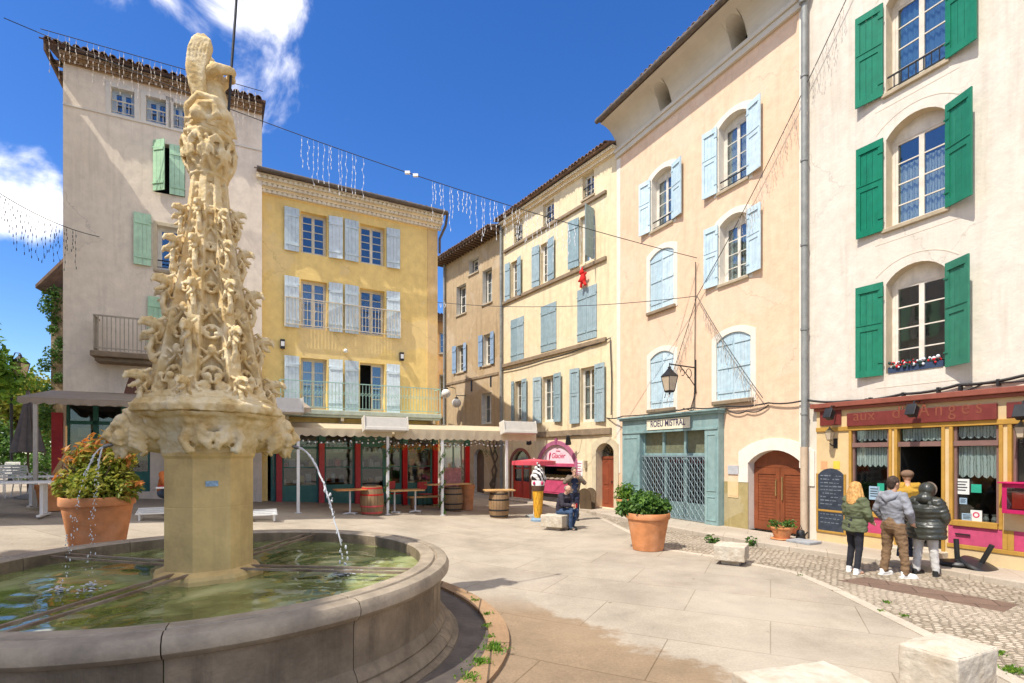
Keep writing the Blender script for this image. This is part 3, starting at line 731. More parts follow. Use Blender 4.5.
FCX, FCY = -3.49, 6.11      # fountain centre
def ground():
    M_plaza = node_paving('plaza slabs', (0.35,0.295,0.23), (0.385,0.33,0.255), (0.22,0.175,0.125), 2.2, 1.3, 0.008, R(26), bump=0.25, stain=(0.44,0.38,0.305), blotch=0.6, var=0.5, patch=True)
    m = MB()
    xs = [-250,-120,-60,-40,-28,-20,-16] + [-14+0.5*k for k in range(37)] + [5,6,8,10,14,20,30,60,120,250]
    ys = [-250,-100,-30,-15,-8,-4,-2] + [0.8*k for k in range(0, 46)] + [40,46,55,70,100,250]
    nx = len(xs)
    vs = [(x, y, gz(x, y)) for y in ys for x in xs]
    m.add(vs, [(j*nx+i, j*nx+i+1, (j+1)*nx+i+1, (j+1)*nx+i) for j in range(len(ys)-1) for i in range(nx-1)])
    g = tag(m.build('ground', M_plaza, smooth=60), kind='structure')
    # cobbled street along the right hand houses
    M_cob = cobble_mat()
    edge = [G(*p) for p in ((560,502),(598,517),(640,537.5),(668,550),(712,556.5),(794,572.5),(834.5,589.5),(922,632.5),(1024,686))]
    e0 = edge[-1]; edge.append(Vector((e0.x+0.3, e0.y-2.2, 0))); edge.append(Vector((e0.x+0.9, e0.y-8.5, 0)))
    far = [FW.world(20, 0.2, 0), FP.world(0, 0.2, 0), FC.world(0, 0.3, 0), FC.world(-1.5, -0.5, 0)]
    m = MB(); poly = [(p.x, p.y) for p in edge] + [(p.x, p.y) for p in far]
    m.poly([(x, y, gz(x, y)+0.005) for x, y in poly])
    bm_obj = tag(m.build('road', M_cob), kind='structure')
    # kerb strip of pale stones between square and street
    M_kerb = node_paving('kerb stones', (0.50,0.43,0.34), (0.45,0.38,0.30), (0.25,0.2,0.15), 0.9, 5, 0.01, R(26), bump=0.4, var=0.4)
    m = MB()
    w = 0.17
    L_, R_ = [], []
    for i, p in enumerate(edge):
        a = edge[max(i-1, 0)]; b = edge[min(i+1, len(edge)-1)]; d = Vector((b.x-a.x, b.y-a.y)).normalized(); n = Vector((d.y, -d.x))
        L_.append((p.x-n.x*w*0.5, p.y-n.y*w*0.5)); R_.append((p.x+n.x*w*0.5, p.y+n.y*w*0.5))
    for i in range(1, len(edge)-1):
        q = [L_[i], L_[i+1], R_[i+1], R_[i]]
        m.slab([*q], 0.0, [gz(*p)+0.012 for p in q])
    k = tag(m.build('kerb', M_kerb), kind='structure')
    # pavement along the houses: raised, pale stone
    M_pav = node_paving('pavement stone', (0.45,0.385,0.305), (0.41,0.35,0.275), (0.27,0.22,0.165), 1.1, 0.85, 0.007, R(26), bump=0.3, stain=(0.38,0.31,0.23), blotch=0.5, var=0.4)
    m = MB()
    a = FP.world(-1.2, 0.3, 0); pa = []
    def strip(F, u0, u1, w0, w1, z):
        q = [F.world(u0, -w0, 0), F.world(u1, -w1, 0), F.world(u1, 0.25, 0), F.world(u0, 0.25, 0)]
        m.slab([(p.x, p.y) for p in q], -0.1, z)
    strip(FP, 0.0, FP.u(727), 1.25, 1.6, BZ); strip(FP, FP.u(727), FP.u(808.5), 1.6, 1.6, BZ)
    strip(FW, 0.0, FW.u(945), 1.6, 1.15, BZ); strip(FW, FW.u(945), 18, 1.15, 1.0, BZ)
    m2 = m.build('pavement', M_pav, bevel=0.02); tag(m2, kind='structure')
    m = MB()
    q = [FC.world(0, -0.7, 0), FC.world(FC.u(617)-0.05, -0.9, 0), FC.world(FC.u(617)+0.2, 0.2, 0), FC.world(0, 0.2, 0)]
    m.slab([(p.x, p.y) for p in q], -0.1, BZ-0.02); tag(m.build('pavement', M_pav, bevel=0.02), kind='structure')
    # rusty drain strip let into the cobbles
    pts = [G(*p) for p in ((838,582),(872,577),(1017,606),(1006,613))]
    m = MB(); q = [G(*p) for p in ((838,581),(866,577.5),(1018,605),(1004,612.5))]
    m.slab([(p.x, p.y) for p in reversed(q)][::-1] if False else [(q[0].x,q[0].y),(q[3].x,q[3].y),(q[2].x,q[2].y),(q[1].x,q[1].y)], -0.02, 0.012)
    tag(m.build('drain_cover', node_paving('rusty plate', (0.20,0.13,0.095), (0.17,0.11,0.08), (0.08,0.055,0.04), 0.6, 0.4, 0.01, R(26), bump=0.5, var=0.4), bevel=0.004), 'long rust brown drain cover let into the cobbled street', 'drain cover')
    # older brown paving patch in front of the basin
    # ring gutter round the basin with its brown stone edge
    M_ring = node_paving('brown edging stone', (0.34,0.215,0.12), (0.28,0.18,0.10), (0.12,0.08,0.05), 0.45, 2.0, 0.012, 0, bump=0.6, var=0.6)
    M_gut = mat('damp gutter stone', (0.11,0.09,0.075), var=0.35, scale=4, rough=0.55, bump=0.4, bscale=18, stain=(0.045,0.04,0.04), sfac=0.8, sscale=1.3)
    def ring(r0, r1, dz, top):
        m = MB(); n = 96
        for k in range(n):
            a, b = 2*math.pi*k/n, 2*math.pi*(k+1)/n
            q = [(FCX+r*math.cos(w), FCY+r*math.sin(w)) for r, w in ((r0,a),(r1,a),(r1,b),(r0,b))]
            if top: m.slab(q, [gz(*p)-0.05 for p in q], [gz(*p)+dz for p in q])
            else: m.poly([(p[0], p[1], gz(*p)+dz) for p in q])
        return m
    tag(ring(2.3, 3.22, 0.006, False).build('gutter_path', M_gut), kind='structure')
    tag(ring(3.22, 3.46, 0.05, True).build('kerb', M_ring), kind='structure')
    # tufts of grass growing along that edge and by the street
    m = MB()
    def tuft(c, n, s, seed):
        rnd = random.Random(seed); c = Vector(c)
        for k in range(n):
            a = rnd.uniform(0, 6.28); rr = abs(rnd.gauss(0, s*0.9)); p = c+Vector((rr*math.cos(a), rr*math.sin(a), 0)); d = Vector((rnd.gauss(0,0.6), rnd.gauss(0,0.6), 1)).normalized(); h = rnd.uniform(0.3, 1)*s
            w = Vector((-d.y, d.x, 0)); w = (w.normalized() if w.length > 1e-3 else Vector((1,0,0)))*0.008
            m.add([p-w, p+w, p+d*h*0.6+w*0.7+Vector((d.x,d.y,0))*h*0.2, p+d*h+Vector((d.x,d.y,-0.2))*h*0.4], [(0,1,2),(0,2,3)])
            if k % 3 == 0:
                q = p+d*h*0.5; m.add([q-w*2.4, q+Vector((0,0,0.02)), q+w*2.4, q-Vector((d.y,-d.x,0))*0.04], [(0,1,2),(0,2,3)])
    for i, (px, py, n, s) in enumerate(((487,618,40,0.05),(493,652,120,0.085),(480,668,90,0.075),(498,655,70,0.07),(468,683,50,0.08),(486,630,40,0.05),(475,604,24,0.05),(490,641,30,0.05),(886,603,40,0.045),(904,617,34,0.04),(1012,672,120,0.08),(1001,655,40,0.06),(880,612,16,0.04),(800,576,14,0.04))):
        p = G(px, py); tuft((p.x, p.y, p.z+0.05 if px < 520 else p.z+0.01), n, s, 30+i)
    tag(m.build('grass', M_leaf_bright), 'green weeds sprouting from the paving joints', 'grass', kind='stuff')
    # two leafy weeds by the pavement edge
    for px, py, lab, k in ((711, 543, 'leafy green weed growing at the pavement edge by the teal shop', 0), (752, 546, 'small leafy weed behind the low pale block', 1)):
        p = G(px, py); t = thing('weed', lab, 'weed', p, 0, 'weeds at the pavement edge')
        leaf_blob('leaves', t, [((0,0,0.10), 0.14), ((0.1,0,0.07), 0.1)], 70, 0.10, M_leaf_mid, seed=50+k)
        m = MB(); 
        for q in range(5): m.tube([(0,0,0), (0.05*math.cos(q*1.3), 0.05*math.sin(q*1.3), 0.1)], 0.005, 4)
        m.build('stem', M_leaf_mid, t)
# ---------------------------------------------------------------- more materials
M_trimc = mat('grey white cove plaster', (0.60, 0.55, 0.46), var=0.07, scale=2, rough=0.9, bump=0.2, bscale=20, stain=(0.5,0.43,0.34), sfac=0.3)
M_zinc2 = mat('dark brown gutter', (0.12, 0.095, 0.075), var=0.3, rough=0.7, bump=0.2)
M_pipeb = mat('beige painted pipe', (0.52, 0.40, 0.28), var=0.12, rough=0.6, bump=0.1, streak=(0.3,0.22,0.15))
M_ink = mat('black lettering', (0.02, 0.02, 0.025), bump=0)
M_geno2 = mat('brown eave tile', (0.40, 0.26, 0.15), var=0.3, scale=3, rough=0.9, bump=0.3, bscale=25, stain=(0.2,0.13,0.08), sfac=0.6, sscale=2)
M_stonep = mat('pale door stone', (0.58, 0.49, 0.33), var=0.12, scale=4, rough=0.9, bump=0.4, bscale=25, stain=(0.4,0.3,0.18), sfac=0.4)
M_signred = mat('raspberry sign letters', (0.55, 0.02, 0.10), bump=0)
M_curt = mat('white net curtain', (0.62, 0.62, 0.60), var=0.1, rough=0.9, bump=0)
M_grass = mat('grass blades', (0.07, 0.17, 0.025), var=0.4, scale=8, rough=0.8, bump=0)

def lace_mat():
    m = bpy.data.materials.new('lace curtain'); m.use_nodes = True; t = NT(m); bs = t.n['Principled BSDF']
    bs.inputs['Roughness'].default_value = 0.9
    tc = t.new('ShaderNodeTexCoord'); v = t.new('ShaderNodeTexVoronoi'); v.inputs['Scale'].default_value = 9.0; v.distance = 'MANHATTAN'
    t.link(tc.outputs['Object'], v.inputs['Vector'])
    w = t.new('ShaderNodeTexWave'); w.inputs['Scale'].default_value = 6; w.inputs['Distortion'].default_value = 3
    t.link(tc.outputs['Object'], w.inputs['Vector'])
    rp = t.new('ShaderNodeValToRGB'); rp.color_ramp.elements[0].color = (0.22,0.24,0.21,1); rp.color_ramp.elements[1].color = (0.66,0.67,0.62,1)
    rp.color_ramp.elements[0].position = 0.0; rp.color_ramp.elements[1].position = 0.16
    ad = t.new('ShaderNodeMath'); ad.operation = 'MULTIPLY'
    t.link(v.outputs['Distance'], ad.inputs[0]); t.link(w.outputs['Fac'], ad.inputs[1])
    t.link(ad.outputs[0], rp.inputs[0]); t.link(rp.outputs[0], bs.inputs['Base Color'])
    return m
M_lace = lace_mat()

M_reveal = mat('beige reveal plaster', (0.60,0.49,0.34), var=0.1, scale=4, rough=0.9, bump=0.2)
M_frame3 = paint('ivory window paint', (0.70, 0.63, 0.52))
def scallop(m, u0, u1, y, z0, z1, step, amp):
    n = int((u1-u0)/step)*4
    vs = []
    for k in range(n+1):
        u = u0 + (u1-u0)*k/n
        yy = y + 0.012*math.sin(k*1.9)
        zz = z0 - amp*abs(math.sin(math.pi*(k/4.0)))
        vs += [(u, yy, zz), (u, yy, z1)]
    m.add(vs, [(2*k, 2*k+2, 2*k+3, 2*k+1) for k in range(n)])

def white():
    F = FW; L = F.u(1024) + 4.0
    h = thing('white_house', 'off white house with emerald shutters above a red and ochre restaurant front', 'house', (F.p[0], F.p[1], 0), F.a)
    zt = 15.2
    W = [F.op(886, 946.5, 262, 370, 0.30, rev=0.28), F.op(882.5, 946.5, 112, 219, 0.30, rev=0.28)]
    dz = W[1]['z1']-W[0]['z1']
    W3 = dict(W[1]); 
    W3['z0'] = F.z(916, 77); W3['z1'] = W3['z0'] + (W[1]['z1']-W[1]['z0'])
    u_l, u_r = W[0]['u0'], W[0]['u1']
    for o in (W[1], W3): o['u0'], o['u1'] = u_l, u_r
    W.append(W3)
    V = []
    for o in W:     # the next window bay, beyond the frame
        q = dict(o); q['u0'] += 3.6; q['u1'] += 3.6; V.append(q)
    # restaurant openings
    zf = F.z(920, 427)
    OL = F.op(851, 893, 428, 531, 0, rev=0.10, room=2.2); OD = F.op(896.5, 946, 429, 546, 0, rev=0.16, room=3.0); OR_ = F.op(951.5, 1004, 424, 524, 0, rev=0.10, room=2.2)
    for o in (OL, OD, OR_): o['z1'] = zf
    zs = OR_['z0']; OL['z0'] = zs; OD['z0'] = BZ+0.16
    OX = dict(u0=F.u(1010), u1=F.u(1010)+1.9, z0=BZ+1.25, z1=zf, rise=0.0, rev=0.12, room=1.5)
    ops = W + V + [OL, OD, OR_, OX]
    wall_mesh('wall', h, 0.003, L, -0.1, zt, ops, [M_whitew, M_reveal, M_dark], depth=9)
    for i, o in enumerate(W+V):
        window(h, o, M_frame3, rows=4, y=0.24, curtain=(M_lace if i == 1 else (M_bluec if i == 2 else None)), cz=(0.0, 0.72 if i == 1 else 0.95), sill=M_stone if i else None, railing=0.36 if i == 2 else None, fw=0.06)
        w = (o['u1']-o['u0'])/2
        a = arc_pts(o, 12)
        shutter(h, o['u0']-0.03, -1, w*0.98, o['z0']-0.03, o['z1']-o['rise']*0.8, M_green, 5, 'panel')
        shutter(h, o['u1']+0.02, 1, w*0.98, o['z0']-0.03, o['z1']-o['rise']*0.75, M_green, [26, 20, 8][i % 3], 'panel', oz=None)
    for o in W: 
        m = MB()
        b = arc_pts(o, 12, 0.216); a = arc_pts(o, 12, 0.20)
        for (p, q), (r, s) in zip(zip(a, a[1:]), zip(b, b[1:])): m.prism([p, q, s, r], -0.006, 0.0)
        m.build('incised_surround', mat('raised plaster line', (0.66,0.565,0.45)), h); m = MB()
        m.box(o['u0']-0.22, o['u1']+0.22, -0.005, 0, o['z0']-0.30, o['z0']-0.285)
        m.build('plaster_ledge', mat('raised plaster line', (0.66,0.565,0.45)), h)
    o = W[0]     # flower box on the lowest sill
    b = MB(); b.box(o['u0']+0.05, o['u1']-0.05, -0.02, 0.16, o['z0']+0.0, o['z0']+0.13); fb = b.build('window_box', mat('dark blue trough', (0.03,0.05,0.10)), h)
    rnd = random.Random(4)
    for nm, mm_, cnt in (('red_flowers', mat('red petals', (0.55,0.01,0.02), bump=0), 26), ('white_flowers', mat('white petals', (0.65,0.65,0.68), bump=0), 30), ('leaves', mat('dark leaves', (0.02,0.05,0.04), bump=0), 40)):
        b = MB()
        for k in range(cnt): b.ball((rnd.uniform(o['u0']+0.08, o['u1']-0.08), rnd.uniform(-0.06, 0.12), o['z0']+rnd.uniform(0.1, 0.22)), rnd.uniform(0.018, 0.04), 6, 4)
        b.build(nm, mm_, fb, smooth=60)
    roof(h, 0, L, zt, 0.6, 6, seed=9)
    cable(h, [(0.0, -0.08, F.z(809, 400)), (F.u(850), -0.06, F.z(850, 401)), (F.u(905), -0.06, F.z(905, 394)), (F.u(960), -0.06, F.z(960, 385)), (F.u(1024), -0.06, F.z(1024, 376)), (L-0.2, -0.06, F.z(1024, 376)+0.1)], 0.03, 0.04)
    cable(h, [(F.u(818), -0.05, F.z(818, 408)), (F.u(840), -0.06, F.z(840, 402)), (F.u(868), -0.07, F.z(868, 399)), (F.u(935), -0.06, F.z(935, 396)), (F.u(985), -0.06, F.z(985, 384)), (L-0.2, -0.06, F.z(1024, 379))], 0.016, 0.06)
    m = MB()
    for px, py in ((838,403), (872,399), (905,394), (940,389), (962,386), (1000,381)):
        u, z = F.uz(px, py); m.box(u-0.02, u+0.02, -0.1, 0, z-0.09, z+0.03)
    m.build('cable_clips', M_iron, h)
    # ---- restaurant front: render, frames, cornice
    y0 = -0.05
    zc = F.z(900, 401.5)
    uL, uR = F.u(818), L-0.3
    s = MB()
    for a, b, za, zb in ((uL, OL['u0'], BZ, zc-0.02), (OL['u0'], OR_['u1'], zf, zc-0.02), (OR_['u1'], OX['u0'], BZ, zc-0.02), (OX['u0'], OX['u1'], zf, zc-0.02), (OX['u1'], uR, BZ, zc-0.02),
                         (OL['u0'], OL['u1'], BZ, zs), (OR_['u0'], OR_['u1'], BZ, zs), (OL['u1'], OD['u0'], BZ, zf), (OD['u1'], OR_['u0'], BZ, zf), (OX['u0'], OX['u1'], BZ, OX['z0'])):
        s.box(a, b, y0, -0.001, za, zb)
    sf = s.build('shopfront', M_restw, h)
    s = MB(); s.box(uL-0.08, uR, -0.20, 0.0, zc-0.02, zc+0.09); s.box(uL-0.03, uR, -0.13, 0.0, zc-0.09, zc-0.02); s.build('shop_cornice', M_cornice, sf, bevel=0.012)
    s = MB()
    a, b = F.u(847.5, -0.1), F.u(997, -0.1)
    zf0 = F.z(920, 423, -0.1); zf1 = F.z(920, 408.5, -0.1)
    zf1 = min(zf1, zc-0.1)
    s.box(a, b, -0.13, -0.05, zf0, zf1); s.box(F.u(822), F.u(843), -0.085, -0.05, F.z(832, 425.5), F.z(832, 410)); s.box(F.u(1008.5), F.u(1008.5)+1.6, -0.085, -0.05, zf0+0.02, zf1)
    fa = each(s, 'fascia', M_redf, sf, bevel=0.008)[0]
    fm = mat('ghost letters', (0.215, 0.058, 0.03), var=0.2, scale=6, bump=0)
    ua = F.u(916, -0.13); ub = F.u(986, -0.13)
    text_mesh('A n g e s', 0.40, fm, fa, ((ua+ub)/2, -0.132, zf0+0.13), ext=0.003, sx=(ub-ua)/1.55)
    uq = F.u(898, -0.13); text_mesh("d'", 0.36, fm, fa, (uq, -0.132, zf0+0.13), ext=0.003)
    text_mesh("aux", 0.34, fm, fa, (F.u(864, -0.13), -0.132, zf0+0.12), ext=0.003)
    s = MB()
    s.box(uL, OX['u1'], y0-0.035, y0+0.01, zf-0.02, zf+0.08)
    fw = 0.09
    def frame(o, tr=None, y=y0-0.028, sill=True):
        s.box(o['u0']-0.01, o['u0']+0.05, y, y0+0.10, o['z0']-(0.5 if not sill else 0.06), zf-0.02); s.box(o['u1']-0.05, o['u1']+0.01, y, y0+0.10, o['z0']-0.06, zf-0.02)
        if sill: s.box(o['u0']+0.06, o['u1']-0.06, y-0.03, y0+0.10, o['z0']-0.06, o['z0']+0.05)
    for o in (OL, OD, OR_, OX): frame(o, sill=o is not OD)
    zb = BZ+0.34
    s.box(OL['u0']-0.05, OL['u1']+0.05, y0-0.022, y0, zb-0.08, zb); s.box(OR_['u0']-0.05, OX['u1']+0.05, y0-0.022, y0, zb-0.08, zb)
    s.box(OR_['u1']+0.0, OR_['u1']+0.09, y0-0.02, y0, zb, zs-0.06); s.box(OX['u0']-0.02, OX['u0']+0.08, y0-0.02, y0, zb, zs-0.06)
    # ochre border of the two chalkboards
    ma, mb_ = F.u(820), F.u(845.5)
    z1a, z1b, z2a, z2b = F.z(833, 511), F.z(833, 475), F.z(833, 531), F.z(833, 511)
    s.box(ma-0.05, ma, y0-0.03, y0, z2a-0.05, z1b+0.03); s.box(mb_, mb_+0.05, y0-0.03, y0, z2a-0.05, z1b+0.03)
    s.box(ma, mb_, y0-0.03, y0, z2a-0.05, z2a); s.box(ma, mb_, y0-0.03, y0, z1a-0.025, z1a+0.025)
    s.build('ochre_frames', M_ochre, sf, bevel=0.008)
    # chalkboards with chalk writing
    c = MB()
    bo = dict(u0=ma, u1=mb_, z0=z1a, z1=z1b+0.16, rise=0.16)
    c.prism([(ma, z1a+0.025), (mb_, z1a+0.025)] + list(reversed(arc_pts(bo, 10))), y0-0.022, y0)
    c.box(ma, mb_, y0-0.022, y0, z2a, z1a-0.025)
    cb = c.build('menu_chalkboard', M_chalk, sf)
    c = MB(); rnd = random.Random(5)
    for k in range(9):
        z = z1b-0.02-k*(z1b-z1a-0.1)/9; u = ma+0.06
        while u < mb_-0.12:
            w = rnd.uniform(0.03, 0.10)
            if rnd.random() < 0.8: c.box(u, min(u+w, mb_-0.05), y0-0.026, y0-0.021, z-0.011, z+0.006+rnd.uniform(0, 0.012))
            u += w+0.025
    for k in range(3):
        z = z2b-0.08-k*0.1; u = ma+0.06
        while u < mb_-0.12:
            w = rnd.uniform(0.03, 0.09); c.box(u, min(u+w, mb_-0.05), y0-0.026, y0-0.021, z-0.01, z+0.008); u += w+0.03
    c.build('lettering', mat('chalk', (0.15,0.175,0.20), var=0.3, bump=0), cb)
    s = MB()       # two small paper notices over the board
    for px, mt in ((825.5, 0), (838, 1)):
        u, z = F.uz(px, 467); s.m = mt; s.box(u-0.08, u+0.08, y0-0.006, y0, z-0.05, z+0.14)
    for q, w_ in zip(each(s, 'paper_notice', mat('salmon paper', (0.72,0.34,0.16), bump=0), sf), (0, 1)):
        if w_: q.data.materials[0] = mat('yellow paper', (0.75,0.48,0.06), bump=0)
    0 and s.build('paper_notices', [mat('salmon paper', (0.72,0.34,0.16), bump=0), mat('yellow paper', (0.75,0.48,0.06), bump=0)], sf)
    # transoms, glass, lace, magenta panels
    ztr = F.z(920, 444)
    s = MB()
    for o in (OL, OD, OR_): s.box(o['u0']+0.06, o['u1']-0.06, -0.06, 0.05, ztr-0.05, ztr+0.05)
    for o in (OL, OR_, OX): s.box(o['u0']+0.06, o['u0']+0.10, -0.03, 0.05, o['z0']+0.05, zf-0.02); s.box(o['u1']-0.10, o['u1']-0.06, -0.03, 0.05, o['z0']+0.05, zf-0.02)
    each(s, 'window_bar', mat('dull mauve wood', (0.20,0.11,0.09)), sf)
    s = MB()
    for o in (OL, OR_, OX): s.box(o['u0']+0.06, o['u1']-0.06, 0.02, 0.026, o['z0'], zf)
    s.box(OD['u0']+0.06, OD['u1']-0.06, 0.02, 0.026, ztr, zf)
    s.build('pane', M_sglass, sf)
    for o in (OL, OR_):
        s = MB(); scallop(s, o['u0']+0.1, o['u1']-0.1, 0.06, F.z(920, 465) if o is OL else F.z(977, 475), ztr-0.06, 0.11, 0.06); scallop(s, o['u0']+0.1, o['u1']-0.1, 0.06, ztr+0.14, zf-0.03, 0.11, 0.05); s.build('lace_curtain', M_lace, sf)
    s = MB(); scallop(s, OD['u0']+0.1, OD['u1']-0.1, 0.06, ztr+0.1, zf-0.03, 0.11, 0.04); s.build('lace_curtain', M_lace, sf)
    s = MB()
    s.box(OL['u0']+0.02, OL['u1']-0.02, y0-0.012, y0, zb, zs-0.06); s.box(OR_['u0']-0.03, OR_['u1']+0.0, y0-0.012, y0, zb, zs-0.06); s.box(OX['u0']+0.08, OX['u1'], y0-0.012, y0, zb, zs-0.06)
    each(s, 'magenta_panel', M_pink, sf, bevel=0.01)
    s = MB(); u, z = F.uz(965, 534); s.box(u-0.12, u+0.12, y0-0.05, y0-0.03, z-0.012, z+0.012); s.box(u-0.11, u-0.09, y0-0.04, y0, z-0.01, z+0.01); s.box(u+0.09, u+0.11, y0-0.04, y0, z-0.01, z+0.01); s.build('handle', M_iron, sf)
    # papers stuck on the panes
    PW = mat('printed notice', (0.66,0.66,0.62), var=0.05, bump=0); PG = mat('green card', (0.02,0.32,0.20), bump=0); PB = mat('pale blue card', (0.30,0.42,0.52), bump=0)
    for px, py, w, hh, mt in ((961, 486.5, 0.26, 0.30, PW), (976, 488.5, 0.16, 0.16, PG), (963, 501, 0.12, 0.12, PB), (966.5, 517, 0.16, 0.14, PB), (976, 516, 0.18, 0.22, PW), (874, 493, 0.22, 0.30, PB), (880.5, 491, 0.14, 0.34, PG)):
        u, z = F.uz(px, py, 0.0); s = MB(); s.box(u-w/2, u+w/2, 0.008, 0.016, z-hh/2, z+hh/2); p = s.build('notice', mt, sf)
        if mt is not PG:
            s = MB()
            for k in range(4): s.box(u-w*0.38, u+w*(0.38-0.1*(k%2)), 0.004, 0.008, z+hh*(0.28-0.18*k), z+hh*(0.34-0.18*k))
            if (px, py) == (976, 516):
                s = MB(); s.lathe([(0.055, 0), (0.055, 0.004), (0.035, 0.004), (0.035, 0)], 16, (0, 0, 0), cap=False)
                s.v = [(u+q[0], 0.006-q[2]*0.5, z+0.02+q[1]) for q in s.v]
            s.build('print', M_signred if px == 976 else M_ink, p)
    # indoor things glimpsed behind the right pane
    s = MB(); rnd = random.Random(8)
    for k in range(7):
        u = OR_['u0']+0.2+k*0.13
        s.lathe([(0.04,0),(0.05,0.05),(0.03,0.11),(0.045,0.15)], 8, (u, 0.22, OR_['z0']+0.03))
    s.build('glassware', mat('dull glassware', (0.3,0.28,0.25), rough=0.3), sf)
    s = MB(); s.box(OR_['u0']+0.75, OR_['u1']-0.15, 0.5, 0.55, OR_['z0'], OR_['z0']+0.9); s.build('interior_drape', mat('wine red drape', (0.25,0.01,0.03)), sf)
    s = MB()
    u, z = F.uz(909, 540)
    s.box(OD['u0']-0.06, OD['u1']+0.06, -0.42, 0.15, BZ-0.02, BZ+0.15); s.build('door_step', M_limestone, sf, bevel=0.02)
    # magenta display case on the right
    u0, z0 = F.uz(1002.5, 513, -0.3); z1 = F.z(1002.5, 483.5, -0.3); u1 = u0+1.15
    s = MB()
    s.box(u0, u1, -0.33, -0.05, z1-0.07, z1); s.box(u0, u1, -0.33, -0.05, z0, z0+0.07); s.box(u0, u0+0.07, -0.33, -0.05, z0+0.07, z1-0.07); s.box(u1-0.07, u1, -0.33, -0.05, z0+0.07, z1-0.07); s.box(u0+0.07, u1-0.07, -0.09, -0.05, z0+0.07, z1-0.07)
    s.box(u0-0.05, u1+0.05, -0.38, -0.05, z1+0.002, z1+0.03)
    d = s.build('display_case', M_pink, h, bevel=0.006)
    s = MB(); s.box(u0+0.12, u0+0.42, -0.27, -0.25, z0+0.09, z1-0.14); s.build('red_card', mat('red card', (0.75,0.02,0.01), bump=0), d)
    s = MB(); s.box(u0+0.46, u0+0.95, -0.29, -0.15, z0+0.08, z0+0.2); s.build('white_tray', M_white, d)
    s = MB()
    for k in range(24): s.ball((u0+0.72+rnd.uniform(-0.14,0.14), -0.2+rnd.uniform(-0.03,0.05), z0+0.26+rnd.uniform(0,0.3)), 0.04, 6, 4)
    s.build('plant', M_grass, d)
    s = MB(); s.box(u0+0.07, u1-0.07, -0.325, -0.32, z0+0.07, z1-0.07); s.build('pane', M_glass, d)
    return h

M_bluec = mat('blue curtain', (0.16, 0.30, 0.46), var=0.2, rough=0.9, bump=0)
# ---------------------------------------------------------------- right hand row: cream, brown, peach, white houses
BZ = 0.12
dR = (0.436, -0.9)
FP = Facade((6.3, 15.53), dR); FP.shift(FP.u(617))
ptW = FP.world(FP.u(808.5), 0, 0)
FW = Facade((ptW.x, ptW.y), dR)
dC = (0.551, -0.835)
FC = Facade(FP.p, dC); FC.shift(FC.u(502))
dB = (0.59, -0.808)
FB_ = Facade(FC.p, dB); FB_.shift(FB_.u(445))

